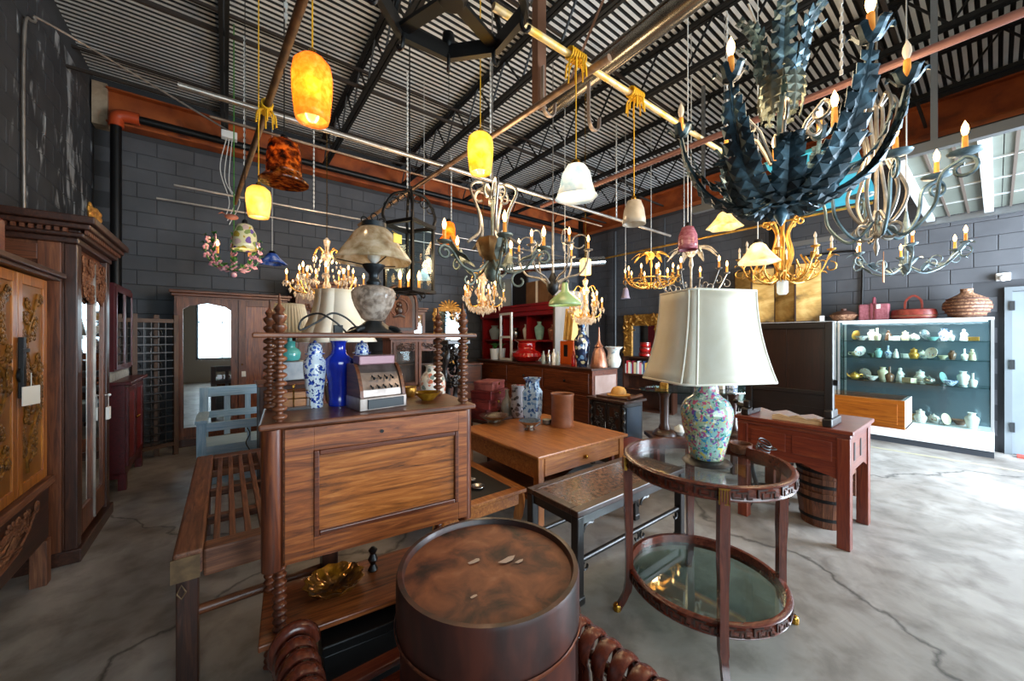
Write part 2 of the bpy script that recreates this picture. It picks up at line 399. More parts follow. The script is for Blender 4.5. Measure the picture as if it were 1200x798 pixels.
M_BLKWIRE = P('black_cable', '#0c0c0c', .5)
M_COBALT = P('cobalt_glaze', '#11238c', .08, c2='#1b35b4', scale=8, coat=.7)
M_BLUEWHITE = vor('blue_and_white_ware', '#dfe6ee', ['#1d3fa0', '#3559b5', '#16307e', '#d3dcea'], 52, .5)
M_PORC = P('white_porcelain', '#e9e6dd', .12, coat=.5)
M_CELADON = P('celadon', '#7fb3ac', .12, coat=.5, c2='#9ccbc2', scale=6)
M_COPPER = P('copper', '#9a5f45', .35, .7, c2='#b98a74', scale=9)
M_RED = P('red_glaze', '#a01512', .15, coat=.6)
# ================================================================== THE ROOM
XL, XR, YB, YF, ZC, ZB = -1.4, 8.0, 7.3, -2.5, 4.95, 4.32
struct('floor', box(XL-.2, XR+.2, YF-.2, YB+.2, -.12, 0), M_FLOOR)
struct('pavement_outside', box(-6, 14, -14, YF-.2, -.14, -.02), P('pavement', '#b9b7b0', .8, c2='#a5a29a', scale=2))
def corrugated():
    b = B(); pit = .0762; vs = []; fs = []
    for i in range(int((YB-YF+.3)/pit)):
        y = YF-.1+i*pit
        for dy, z in ((0, 0), (.038, 0), (.040, .045), (.074, .045)): vs += [(XL-.1, y+dy, ZC+z), (XR+.1, y+dy, ZC+z)]
    for i in range(len(vs)//2-1): fs.append((2*i, 2*i+1, 2*i+3, 2*i+2))
    return b.add(vs, fs)
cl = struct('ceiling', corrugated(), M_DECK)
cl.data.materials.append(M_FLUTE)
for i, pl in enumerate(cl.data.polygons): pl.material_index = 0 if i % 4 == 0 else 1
struct('roof_outside', box(XL-.2, XR+.2, YF-.2, YB+.2, ZC+.06, ZC+.2), M_JOINT)
BW, BH = .406, .203
def block_proto(name, mtl):
    w, h, c, t = BW/2-.0035, BH/2-.0035, .005, .006
    b = B().add([(-w, 0, -h), (w, 0, -h), (w, 0, h), (-w, 0, h), (-w+c, -t, -h+c), (w-c, -t, -h+c), (w-c, -t, h-c), (-w+c, -t, h-c)],
                [(4, 5, 6, 7), (0, 1, 5, 4), (1, 2, 6, 5), (2, 3, 7, 6), (3, 0, 4, 7)])
    me = b.mesh(name); me.materials.append(mtl); return me, b
def block_wall(root, org, du, n_, L, z1, mtl, skip=None):
    """du: direction along the wall, n_: rotation so that local -Y faces the room"""
    me, bb = block_proto('block', mtl); cand = []
    rows = int(z1/BH)+1
    for k in range(rows):
        zc = BH*(k+.5)
        if zc+BH/2 > z1+.02: continue
        off = 0 if k % 2 else BW/2
        for i in range(int(L/BW)+1):
            s = off+BW*(i+.5)
            if s+BW/2 > L: continue
            p = Vector(org)+Vector(du)*s; p.z = zc
            if skip and skip(p): continue
            q = proj(p)
            if q is None or not (-300 < q[0] < 1500 and -250 < q[1] < 900): cand.append((1e9, p)); continue
            vis = -30 < q[0] < 1230 and -30 < q[1] < 560
            cand.append(((q[2] if vis else 50+q[2]), p))
    cand.sort(key=lambda a: a[0]); rest = B()
    for j, (d, p) in enumerate(cand):
        if j < 290 and d < 50:
            o = bpy.data.objects.new('block', me); COL.objects.link(o); o.parent = root; o.location = p; o.rotation_euler = (0, 0, n_)
        elif d < 1e8: rest.ext(bb, T(*p) @ Rz(n_))
    if rest.v: part('blockwork', rest, mtl, root, kind='stuff')
w = struct('wall_back', box(XL-.15, XR+.15, YB, YB+.15, 0, ZC), M_JOINT)
block_wall(w, (XL, YB, 0), (1, 0, 0), 0, XR-XL, ZB+.05, M_BLOCK)
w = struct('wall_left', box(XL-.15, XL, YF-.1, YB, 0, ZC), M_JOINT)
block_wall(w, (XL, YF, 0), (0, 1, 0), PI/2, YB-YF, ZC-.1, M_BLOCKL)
w = struct('wall_right', box(XR, XR+.15, YF-.1, YB, 0, ZC), M_JOINT)
DY0, DY1 = -1.05, -.12           # the grey door
block_wall(w, (XR, YB, 0), (0, -1, 0), -PI/2, YB-YF, ZB+.05, M_BLOCK, lambda p: DY0-.25 < p.y < DY1+.25 and p.z < 2.2)
# front wall behind the camera: garage doorway and shop windows
fw = B()
for x0, x1, z0, z1 in ((XL-.1, -.8, 0, ZC), (-.8, 3.2, 0, .75), (-.8, 3.2, 2.75, ZC), (3.2, 4.75, 0, ZC), (4.75, 7.85, 3.0, ZC), (7.85, XR+.1, 0, ZC)):
    fw.box(x0, x1, YF-.1, YF, z0, z1)
struct('wall_front', fw, P('front_wall_paint', '#8b8a86', .8))
w = struct('window_1', B().box(-.8, 3.2, YF-.06, YF-.02, .75, .81).box(-.8, 3.2, YF-.06, YF-.02, 2.69, 2.75).box(-.8, -.74, YF-.06, YF-.02, .81, 2.69).box(1.17, 1.23, YF-.06, YF-.02, .81, 2.69).box(-.13, -.1, YF-.06, YF-.02, .81, 2.69).box(.55, .58, YF-.06, YF-.02, .81, 2.69).box(1.86, 1.89, YF-.06, YF-.02, .81, 2.69).box(2.5, 2.53, YF-.06, YF-.02, .81, 2.69).box(-.74, 3.14, YF-.06, YF-.02, 1.98, 2.01).box(3.14, 3.2, YF-.06, YF-.02, .81, 2.69), M_BLACK)
part('pane', box(-.74, 1.17, YF-.045, YF-.038, .81, 2.69), M_CLEAR, w); part('pane', box(1.23, 3.14, YF-.045, YF-.038, .81, 2.69), M_CLEAR, w)
# grey steel door on the right wall
M_DOORP = P('grey_door_paint', '#7f888f', .5, c2='#747d84', scale=1.5)
d = struct('door_1', box(XR-.035, XR-.002, DY0, DY1, .01, 2.08), M_DOORP)
part('door_frame', B().box(XR-.06, XR-.002, DY1, DY1+.06, 0, 2.14).box(XR-.06, XR-.002, DY0-.06, DY0, 0, 2.14).box(XR-.06, XR-.002, DY0, DY1, 2.085, 2.14), P('door_frame_paint', '#6b7276', .5), d)
for z in (.35, 1.15, 1.9): part('hinge', box(XR-.075, XR-.03, DY1-.02, DY1+.02, z-.06, z+.06), P('hinge_steel', '#3d4043', .4, .6), d)
part('door_sign', box(XR-.039, XR-.036, DY0+.2, DY1-.28, 1.05, 1.75), M_PAPER, d)
part('door_handle', B().tube([(XR-.035, DY0+.07, 1.0), (XR-.09, DY0+.07, 1.0), (XR-.09, DY0+.18, 1.0)], .011), M_CHROME, d)
single('exit_light', B().box(-.05, 0, -.06, .06, -.05, .05).ball((-.09, .0, -.02), .045, 6), M_WHITE, 'small white emergency light on the wall above the grey door', 'wall light', (XR-.012, -.05, 2.28), bev=.008)
# steel roof beams
def ibeam(name, L, h, bw):
    return B().box(0, L, -bw/2, bw/2, 0, .02).box(0, L, -bw/2, bw/2, h-.02, h).box(0, L, -.006, .006, .02, h-.02)
o = struct('roof_beam_back', ibeam('b', XR-XL-.3, .46, .2), M_RUST); o.location = (XL+.15, YB-.13, ZB)
o = struct('roof_beam_right', ibeam('b', YB-YF-.4, .46, .2), M_RUST); o.location = (XR-.13, YF+.1, ZB); o.rotation_euler = (0, 0, PI/2)
struct('beam_pocket', box(XL+.02, XL+.16, YB-.2, YB-.02, ZB-.05, ZB+.5), P('raw_block', '#b09a80', .8, c2='#8e7a63', scale=8))
# open-web joists, running away from the camera
def joist(x):
    CUR[0] = None
    r = bpy.data.objects.new('roof_joist', None); COL.objects.link(r); r.location = (x, 0, 0); r['kind'] = 'structure'; CUR[0] = r
    zt, zb = ZC-.045, 4.44
    part('top_chord', B().box(-.045, -.006, YF, YB-.1, zt-.03, zt).box(.006, .045, YF, YB-.1, zt-.03, zt), M_STEEL)
    part('bottom_chord', B().box(-.04, -.006, YF+.5, YB-.35, zb-.03, zb+.012).box(.006, .04, YF+.5, YB-.35, zb-.03, zb+.012), M_STEEL)
    n = 30; y0, y1 = YF+.3, YB-.25; st = (y1-y0)/n; me = None
    for i in range(n):
        a = (0, y0+i*st, zt-.02 if i % 2 else zb); b_ = (0, y0+(i+1)*st, zb if i % 2 else zt-.02)
        part('web_bar', B().bar(a, b_, .018), M_STEEL)
for x in (-.02, 1.33, 2.7, 4.05, 5.4, 6.75): joist(x)
for i, y in enumerate((.6, 2.7, 4.6, 6.2)):
    struct('bridging_rod', B().box(XL, XR, y, y+.03, 4.46, 4.49).box(XL, XR, y+.2, y+.23, 4.80, 4.83), P('bridging_steel', '#3a312b', .6, .3))
# ------------------------------------------------------------------ overhead garage door in its open position, and its tracks
t = thing('garage_door', 'pale grey ribbed overhead garage door rolled open under the ceiling', 'garage door', (0, 0, 0))
M_GD = P('garage_panel', '#6f746b', .6, c2='#656a61', scale=2); M_GDR = P('garage_rib', '#c4c7c7', .4, .1)
ys = [.58-.62*i for i in range(6)]
for i in range(5): part('door_panel', box(4.82, 7.72, ys[i+1]+.006, ys[i], 3.14, 3.18), M_GD)
for k in range(18):
    y = .555-.165*k; wd_ = (.075, .02, .022)[k % 3]
    part('rib', box(4.83, 7.71, y-wd_/2, y+wd_/2, 3.09 if k % 3 == 0 else 3.12, 3.139), M_GDR if k % 3 == 0 else P('brown_rib', '#5d5148', .6))
for x in (5.55, 6.27, 6.99): part('panel_seam', box(x-.012, x+.012, ys[5], ys[0], 3.125, 3.1395), M_GDR)
for x in (4.70, 7.80):
    single('door_track', B().box(x-.035, x+.035, YF+.05, 2.35, 3.06, 3.08).box(x-.035, x-.028, YF+.05, 2.35, 3.08, 3.14).box(x+.028, x+.035, YF+.05, 2.35, 3.08, 3.14).box(x-.012, x+.012, 2.2, 2.24, 3.14, ZB+.3 if x < 5 else 3.6).box(x-.012, x+.012, .3, .34, 3.14, ZB+.5 if x < 5 else 3.6),
           P('galv_track', '#8d9194', .35, .8), 'galvanised steel track of the garage door %s' % ('over the display cases by the wall' if x > 6 else 'out in the room below the joists'), 'door track')
single('teal_board', box(-1.05, 1.05, -.33, .33, 0, .03), P('teal_paint', '#2f93a6', .5, c2='#3aa3b5', scale=2), 'teal painted board lying flat near the garage door track', 'board', (5.35, 1.16, 3.22), .06)
single('hanging_strap', B().box(-.02, .02, -.02, .02, -.9, .0), M_BLACK, 'black hanger rod carrying the teal board', 'hanger', (4.6, 1.16, 4.15)) if False else None
single('dark_post', B().box(-.06, .06, -.08, .08, 0, .95).box(-.09, .09, -.1, .1, .95, 1.0), M_BLACK, 'short black bracket post on the wall above the gold screen', 'bracket', (XR-.2, 2.42, 2.78))
# ------------------------------------------------------------------ pipes
def pipe(name, p, q, r, m, label, n=10, extra=None):
    b = B().tube([p, q], r, n)
    if extra: b.ext(extra)
    return single(name, b, m, label, 'pipe')
t = thing('sprinkler_pipe', 'black sprinkler pipe with orange elbow along the back wall beam', 'pipe')
part('riser', B().tube([(-1.14, 6.97, .0), (-1.14, 6.97, 4.28)], .055, 12), M_BLACK)
part('elbow', B().tube(catmull([(-1.14, 6.97, 4.24), (-1.13, 6.97, 4.36), (-1.05, 6.97, 4.40), (-.92, 6.97, 4.40)], 5), .075, 12), P('orange_elbow', '#b5451d', .45))
part('main', B().tube([(-.93, 6.97, 4.40), (7.7, 6.97, 4.40)], .05, 12), M_BLACK)
single('conduit', B().tube(catmull([(-1.37, 5.05, 2.4), (-1.37, 5.05, 4.05), (-1.34, 5.15, 4.27), (-1.2, 5.3, 4.34), (.05, 6.6, 4.40)], 5), .012, 8), M_PIPEG, 'thin grey conduit climbing the left wall and crossing to the joist', 'conduit')
t = thing('junction_box', 'white electrical junction box with dangling wires under the first joist', 'junction box', (.03, 6.55, 4.32))
part('box', box(-.09, .09, -.06, .06, -.05, .05), M_WHITE, bev=.01)
for i in range(3):
    part('wire', B().tube(catmull([(.03*i-.03, 0, -.04), (.05*i-.1, -.03, -.5-.1*i), (.06*i, 0, -.9), (.02*i-.04, -.02, -1.15-.05*i)], 6), .006, 5), M_WIRE)
ZP = 3.1
pipe('hanging_pole', (.08, 5.55, ZP), (.29, 1.95, ZP), .022, P('rope_pole', '#4a3423', .6, c2='#7a5a35', scale=9), 'brown pole wound with yellow rope carrying the amber pendants')
pipe('hanging_pole', (1.50, 5.55, ZP), (1.74, 1.35, ZP), .022, M_PIPE, 'rusty brown pole crossing above the yellow glass pendant')
pipe('hanging_pole', (3.06, 3.4, ZP), (3.12, -.6, ZP), .024, P('pink_pipe', '#7d5750', .4, .3), 'reddish brown pole above the acanthus leaf chandelier')
pipe('hanging_pole', (6.1, 5.6, ZP), (6.1, .9, ZP), .018, M_GOLD, 'slim golden pole above the gilt candle ring chandelier')
pipe('hanging_pipe', (1.05, 1.52, ZP+.04), (4.7, 1.46, ZP+.04), .02, P('roped_pipe', '#cdbb97', .4, .2, c2='#d8b24a', scale=14), 'pale pipe wrapped with yellow rope holding white glass bells')
pipe('hanging_pipe', (-.25, 3.24, ZP+.04), (5.7, 3.22, ZP+.04), .02, M_PIPEG, 'bare steel pipe above the green iron scroll chandelier')
pipe('hanging_pipe', (-.1, 3.56, ZP+.04), (4.4, 3.56, ZP+.04), .011, M_PIPE, 'thin copper-coloured pipe beside the bare steel pipe')
pipe('hanging_pipe', (-.45, 5.40, ZP+.04), (6.2, 5.40, ZP+.04), .013, M_PIPEG, 'thin pale pipe in front of the back wall, upper of two')
pipe('hanging_pipe', (-.6, 5.52, ZP-.1), (4.4, 5.52, ZP-.1), .011, M_PIPEG, 'thin pale pipe in front of the back wall, lower of two')
for i, (x, y, lab) in enumerate(((.14, 4.5, 'far end of the roped brown pole'), (.25, 2.3, 'near end of the roped brown pole'), (1.6, 4.0, 'rusty brown pole'), (2.2, 3.24, 'bare steel pipe near the rusty pole'), (4.3, 3.22, 'bare steel pipe near the joists at right'), (3.6, 1.49, 'pale roped pipe'), (3.09, .6, 'reddish pole'), (6.1, 3.2, 'slim golden pole'), (.9, 5.4, 'upper thin pipe by the back wall'), (2.9, 5.4, 'upper thin pipe in front of the clocks'))):
    z0 = ZP+.06
    b = B()
    n = 46; L = (4.45-z0)
    for k in range(n):
        z = z0+L*k/n; b.box(*((x-.009, x+.009, y-.003, y+.003) if k % 2 else (x-.003, x+.003, y-.009, y+.009)), z, z+L/n*1.15)
    single('hanger_chain', b, M_WIRE, 'thin steel chain from joist to the '+lab, 'chain')
# yellow rope knot and roped lashings
def lash(c, ax, lab):
    b = B()
    for k in range(7):
        o = (k-3)*.018; p = []
        for j in range(10):
            a = 2*PI*j/10; q = [.032*math.cos(a), .032*math.sin(a)]
            p.append((c[0]+o, c[1]+q[0], c[2]+q[1]) if ax == 'x' else (c[0]+q[0], c[1]+o, c[2]+q[1]))
        b.tube(p, .007, 5, True)
    for k in range(8):
        a = 2*PI*k/8; b.tube(catmull([(c[0], c[1], c[2]-.02), (c[0]+.05*math.cos(a), c[1]+.05*math.sin(a), c[2]-.04), (c[0]+.06*math.cos(a), c[1]+.06*math.sin(a), c[2]-.12)], 3), .006, 4)
    single('rope_knot', b, M_YROPE, 'knot of yellow rope tied round '+lab, 'rope')
k9 = PY(675, 100, 1.5); lash((k9.x, 1.5, ZP+.04), 'x', 'the pale pipe above the white glass bell')
k10 = PY(743, 130, 1.5); lash((k10.x, 1.49, ZP+.04), 'x', 'the pale pipe above the small white shade')
lash((.22, 3.1, ZP), 'y', 'the brown pole above the mosaic shade')
# metal tube and its hangers
single('light_tube', B().tube([(2.62, -1.3, 4.02), (2.72, 2.85, 3.92)], .085, 16).tube([(2.62, -1.3, 4.14), (2.72, 2.85, 4.04)], .03, 8), P('tube_metal', '#6f6a61', .25, .9, c2='#98938a', scale=3), 'long dull metal tube duct hung below the third joist', 'duct')
h = PD(645, 60, 3.4)
single('strut_post', B().box(-.05, .05, -.05, -.04, 0, 1.35).box(-.05, -.04, -.04, .03, 0, 1.35).box(.04, .05, -.04, .03, 0, 1.35), P('brown_strut', '#7b5743', .55, .3), 'brown steel channel post dropping from the roof past the metal tube', 'strut', (2.26, 2.55, 3.6))
single('strut_brace', B().bar((0, 0, 0), (.45, -.25, 1.25), .05, .02), P('brown_strut', '#7b5743'), 'slanting brown brace beside the channel post', 'brace', (2.30, 2.2, 3.66))
for i, (x, y) in enumerate(((2.24, 2.47), (2.66, 2.3))):
    single('pipe_hook', B().tube(catmull([(0, 0, .42), (0, 0, .12), (.03, 0, .02), (.09, 0, 0), (.14, 0, .04), (.15, 0, .14)], 5), .022, 6, flat=.4), P('hook_iron', '#a99a90', .4, .5), 'broad pale iron hook %s' % ('on the foot of the channel post' if i == 0 else 'next to the rope knot'), 'hook', (x, y, (3.5, 3.44)[i]))
single('silver_duct', B().tube([(3.4, 5.2, 2.62), (5.6, 4.5, 2.92)], .1, 16), M_CHROME, 'shiny silver duct pipe above the red lacquer cabinet', 'duct')
single('wall_conduit', B().tube([(7.9, 5.95, .1), (7.9, 5.95, 4.2)], .03, 8), P('dark_conduit', '#55585b', .4, .4), 'grey vertical conduit on the right wall by the gilt mirror', 'conduit')
single('wall_conduit', B().tube([(7.9, 4.6, .1), (7.9, 4.6, 4.2)], .018, 8), P('dark_conduit', '#55585b'), 'thin black conduit on the right wall beside the carved mirror frame', 'conduit')
single('wall_cable', B().tube(catmull([(7.97, 1.3, 1.9), (7.97, 1.3, 2.75), (7.96, 1.42, 2.88), (7.96, 2.0, 2.9)], 5), .016, 8), M_BLACK, 'black cable bending round the gold folding screen', 'cable')
# ================================================================== FURNITURE
def door(x0, x1, z0, z1, y, st, mf, mp, name='door', th=.022, par=None, knob=None, bev=.003):
    """framed door, front towards -Y; returns the door, its panel is a child"""
    d = part(name, B().box(x0, x0+st, y, y+th, z0, z1).box(x1-st, x1, y, y+th, z0, z1).box(x0+st, x1-st, y, y+th, z0, z0+st).box(x0+st, x1-st, y, y+th, z1-st, z1), mf, par, bev=bev)
    part('panel', box(x0+st-.002, x1-st+.002, y+th*.45, y+th*.8, z0+st-.002, z1-st+.002), mp, d)
    if knob: part('knob', B().ball((knob[0], y-.012, knob[1]), .013, 6), M_BRASS, d)
    return d
def vine(x0, x1, z0, z1, y, n, r=.006, seed=1):
    """carved relief: branching stems with blossoms and leaves on a panel facing -Y"""
    rd = random.Random(seed); b = B(); W = x1-x0; H = z1-z0
    stem = [(x0+W*(.5+.28*math.sin(i*1.1+seed)), y, z0+H*(.03+.94*i/9)) for i in range(10)]
    stem = catmull(stem, 4); b.tube(stem, r*1.5, 5, flat=.6)
    for i in range(n):
        s = stem[rd.randrange(2, len(stem)-2)]; a = rd.uniform(-.4, .9)*(1 if i % 2 else -1); sg = 1 if i % 2 else -1
        L = W*rd.uniform(.25, .5)
        e = (min(max(s[0]+sg*L, x0+.02), x1-.02), y, min(s[2]+L*rd.uniform(.1, .9), z1-.02))
        mid = ((s[0]+e[0])/2, y, (s[2]+e[2])/2-.02)
        b.tube(catmull([s, mid, e], 3), r, 4, flat=.6)
        for k in range(5):
            an = 2*PI*k/5+i; q = (e[0]+.018*math.cos(an)*r/.006, y-.003, e[2]+.018*math.sin(an)*r/.006)
            b.ball(q, .0125*r/.006, 4, 1, .5, 1)
        b.ball((mid[0], y-.002, mid[2]), .016*r/.006, 4, 1.6, .4, .7)
    return b
def bobbin(z0, z1, n, r0, r1, c=(0, 0, 0)):
    st = (z1-z0)/n; pr = [(r0, z0)]
    for i in range(n):
        z = z0+st*i; pr += [(r0, z+st*.12), (r1*.9, z+st*.3), (r1, z+st*.5), (r1*.9, z+st*.7), (r0, z+st*.88)]
    pr.append((r0, z1)); return B().lathe(pr, 12, c)
# ------------------------------------------------------------------ tiered writing whatnot with bobbin columns
p0 = PZ(302, 499, 1.17); p1 = PZ(558, 473, 1.17); DW = (p1-p0).length; DRZ = math.atan2(p1.y-p0.y, p1.x-p0.x); DD = .40
DESK = thing('writing_whatnot', 'rosewood fall-front writing cabinet with bobbin-turned columns and gallery shelf', 'cabinet', (p0.x, p0.y, 0), DRZ)
DMI = (T(p0.x, p0.y, 0) @ Rz(DRZ)).inverted()
bd = part('body', B().prism([(.015, 0), (.025, -.018), (.045, -.028), (.07, -.03), (DW-.05, -.03), (DW-.02, -.02), (DW-.015, 0)], DD-.05, T(0, 0, .61) @ Matrix.Rotation(PI/2, 4, 'X') @ T(0, 0, 0)) if False else B().box(.015, DW-.015, .03, DD-.02, .61, 1.145), 'rosewood', bev=.012)
part('counter_top', box(0, DW, 0, DD, 1.145, 1.17), 'walnut', bev=.008)
part('corner_post', B().lathe([(.038, .60), (.038, 1.143)], 14, (.045, .045, 0)), 'rosedark')
part('corner_post', B().lathe([(.03, .60), (.03, 1.143)], 14, (DW-.04, .045, 0)), 'rosedark')
ff = part('fall_front', B().box(.085, .185, .012, .03, .615, 1.14).box(DW-.09, DW-.045, .012, .03, .615, 1.14).box(.185, DW-.09, .012, .03, 1.045, 1.14).box(.185, DW-.09, .012, .03, .615, .70), 'rosewood', bev=.002)
part('veneer_panel', box(.205, DW-.11, .019, .03, .72, 1.025), wood('veneer', 'x'), ff)
part('panel_moulding', B().box(.185, .205, .004, .03, .70, 1.045).box(DW-.11, DW-.09, .004, .03, .70, 1.045).box(.205, DW-.11, .004, .03, 1.025, 1.045).box(.205, DW-.11, .004, .03, .70, .72), 'rosedark', ff, bev=.004)
part('key_hole', B().lathe([(.008, 0), (.008, .006)], 10), M_BLACK, ff, loc=(DW*.5, .014, 1.09), rot=(PI/2, 0, 0))
cols = [(.068, .05), (DW-.05, .05), (.026, DD-.055), (DW-.075, DD-.06)]
for cx, cy in cols:
    part('gallery_column', bobbin(1.17, 1.497, 10, .012, .027, (cx, cy, 0)), 'walnut')
    part('lower_column', bobbin(.02, .61, 20, .017, .026, (cx, cy, 0)), 'rosedark')
    part('finial', B().lathe([(.012, 1.518), (.026, 1.535), (.026, 1.545), (.013, 1.555), (.026, 1.575), (.026, 1.585), (.012, 1.595), (.02, 1.61), (.006, 1.63), (.004, 1.66), (.001, 1.672)], 12, (cx, cy, 0)), 'walnut')
    part('foot', B().lathe([(.015, 0), (.028, .008), (.02, .022)], 10, (cx, cy, 0)), 'rosedark')
part('gallery_shelf', box(-.02, DW+.015, .02, DD-.02, 1.497, 1.518), 'walnut', bev=.006)
part('lower_shelf', box(.0, DW, .0, DD-.02, .32, .345), 'rosewood', bev=.005)
def on_desk(u, v, z): p = PZ(u, v, z); return p
# ------------------------------------------------------------------ carved amber wedding cabinet, left wall
t = thing('carved_cabinet', 'amber wood cabinet with carved blossom doors and black lock plate', 'cabinet', (-.86, 2.2, 0), PI/2)
Wc, Dc, Hc = 1.36, .48, 1.9
part('body', B().box(0, Wc, .03, Dc, .62, 1.85), 'amberwood')
part('apron', box(.02, Wc-.02, .005, .03, .28, .60), 'darkwood', bev=.004)
part('apron_carving', vine(.15, Wc-.2, .32, .55, .003, 26, .007, 5), 'oldwood')
part('case_base', B().box(.0, Wc, .02, Dc, .26, .62), 'darkwood')
for x in (.0, Wc-.07):
    for y in (.0, Dc-.07): part('leg', box(x, x+.07, y, y+.07, 0, .27), 'oldwood', bev=.004)
part('cornice', B().box(-.02, Wc+.04, -.03, Dc, 1.85, 1.87).box(-.03, Wc+.06, -.05, Dc, 1.87, 1.9), 'darkwood', bev=.005)
part('waist_rail', box(-.01, Wc+.01, -.015, .03, .60, .645), 'oldwood', bev=.006)
for i, (a, b_) in enumerate(((.05, .48), (.485, .91), (.915, 1.31))):
    dr = door(a, b_, .66, 1.84, .004, .055, 'amberwood', P('brown_gold_panel', '#7a4a18', .35, c2='#94601f', scale=6))
    part('door_carving', vine(a+.06, b_-.06, .72, 1.78, .012, 46, .0065, i+2), P('carved_relief', '#3f240e', .3, c2='#8a5c22', scale=26), dr)
part('lock_plate', B().lathe([(.04, 0), (.04, .008)], 16, (0, 0, 0)), M_BLACK, loc=(.912, -.002, 1.3), rot=(PI/2, 0, 0))
part('lock_bar', B().box(.895, .93, -.02, .0, 1.18, 1.5).box(.87, .955, -.026, -.02, 1.42, 1.44), M_BLACK, bev=.003)
single('price_tag', B().box(-.05, .05, -.002, .002, -.1, 0).tube([(0, 0, 0), (0, 0, .07)], .002, 4), M_PAPER, 'white paper price tag hanging from the black lock plate', 'tag', (-.825, 3.13, 1.24), PI/2-.35)
t = thing('red_chest', 'stacked reddish wooden chest on top of the carved amber cabinet', 'chest', (-1.32, 2.35, 1.9), 0)
part('lower_box', box(0, .42, 0, .75, 0, .2), 'redwood', bev=.01); part('upper_box', box(.02, .38, .05, .72, .2, .42), 'orangewood', bev=.01)
part('metal_band', B().box(-.004, .424, .3, .34, 0, .202), M_BLACK)
# ------------------------------------------------------------------ big dark armoire
t = thing('dark_armoire', 'tall dark armoire with heavy dentil cornice and glazed carved doors', 'wardrobe', (-.80, 3.74, 0), PI/2)
Wc, Dc, Hc = .86, .58, 2.3
part('body', box(.02, Wc-.02, .03, Dc, .08, 2.12), 'walnut')
for x in (.0, Wc-.09): part('front_stile', box(x, x+.09, -.01, .05, .0, 2.12), 'darkwood', bev=.006)
for y in (.06, Dc-.12): part('side_stile', box(-.008, .02, y, y+.1, .06, 2.12), 'walnut', bev=.003)
for z in (.1, 1.0, 2.0): part('side_rail', box(-.007, .02, .16, Dc-.12, z, z+.1), 'walnut', bev=.003)
part('plinth', box(-.02, Wc+.02, -.03, Dc, .0, .09), 'darkwood', bev=.006)
cz = 2.12
for i, (o_, h) in enumerate(((.02, .04), (.05, .03), (.03, .02), (.085, .035), (.11, .05))):
    part('cornice_moulding', box(-o_, Wc+o_, -o_, Dc, cz, cz+h), 'darkwood', bev=.008); cz += h
for k in range(17): part('dentil', box(-.068, -.05, .02+k*.035, .04+k*.035, 2.185, 2.21), 'walnut')
for k in range(24): part('dentil', box(-.04+k*.04, -.018+k*.04, -.068, -.05, 2.185, 2.21), 'walnut')
for i in range(2):
    a = .10+i*.332; dr = part('door', B().box(a, a+.05, 0, .028, .12, 2.08).box(a+.275, a+.325, 0, .028, .12, 2.08).box(a+.05, a+.275, 0, .028, .12, .3).box(a+.05, a+.275, 0, .028, 1.78, 2.08), 'walnut', bev=.004)
    part('mirror_glass', box(a+.05, a+.275, .012, .018, .3, 1.78), M_MIRROR, dr)
    part('door_carving', vine(a+.03, a+.295, 1.74, 2.06, -.004, 22, .007, 8+i), 'oldwood', dr)
part('edge_strip', box(.422, .434, -.012, .0, .14, 2.05), M_PIPEG)
single('door_key', B().tube([(0, 0, 0), (.03, 0, 0)], .004, 6).ball((.035, 0, 0), .012, 5).tube([(.03, 0, -.0), (.03, 0, -.1)], .002, 4).box(.02, .04, -.03, .03, -.2, -.1), M_PAPER, 'white tag on a key in the dark armoire door', 'tag', (-.81, 4.5, 1.02))
# things on top of the armoire
single('red_book', box(0, .2, 0, .04, 0, .16), P('red_cloth', '#8e1c1c', .6), 'small red book standing on top of the dark armoire', 'book', (-1.05, 4.4, 2.296))
single('gilt_carving', B().ext(vine(0, .3, 0, .22, 0, 14, .012, 3)), M_GOLDW, 'gilt carved fragment standing on top of the dark armoire', 'carving', (-.85, 4.3, 2.297), PI/2)
# ------------------------------------------------------------------ maroon hutch
t = thing('maroon_hutch', 'maroon lacquered hutch with glazed upper cupboard beside the dark armoire', 'hutch', (-.77, 5.2, 0), PI/2)
part('lower_case', box(0, .9, .02, .56, .16, 1.03), 'maroon')
for x in (.0, .84):
    for y in (.01, .5): part('leg', box(x, x+.06, y, y+.06, 0, .17), 'maroon', bev=.004)
part('apron', B().prism([(.06, .17), (.06, .1), (.2, .14), (.45, .16), (.7, .14), (.84, .1), (.84, .17)], .02, T(0, .02, 0)), 'maroon')
part('side_apron', B().box(.0, .02, .06, .5, .12, .17), 'maroon')
part('counter', box(-.03, .93, -.03, .57, 1.03, 1.06), 'maroon', bev=.006)
for i in range(2): door(.05+i*.41, .44+i*.41, .22, 1.0, .0, .05, 'maroon', 'redlac', knob=(.41+i*.09, .65))
part('spindle_rail', B().box(.03, .87, .12, .14, 1.14, 1.16), P('pale_grey_paint', '#a9aaa6', .5))
for k in range(9): part('spindle', B().lathe([(.012, 1.06), (.018, 1.1), (.012, 1.14)], 8, (.07+k*.095, .13, 0)), P('pale_grey_paint', '#a9aaa6'))
up_ = part('upper_case', B().box(.04, .06, .1, .5, 1.16, 2.03).box(.84, .86, .1, .5, 1.16, 2.03).box(.06, .84, .48, .5, 1.16, 2.03).box(.06, .84, .1, .48, 2.0, 2.03).box(.06, .84, .1, .48, 1.16, 1.18), 'maroon')
part('base_box', box(.03, .87, .14, .5, 1.06, 1.16), 'maroon')
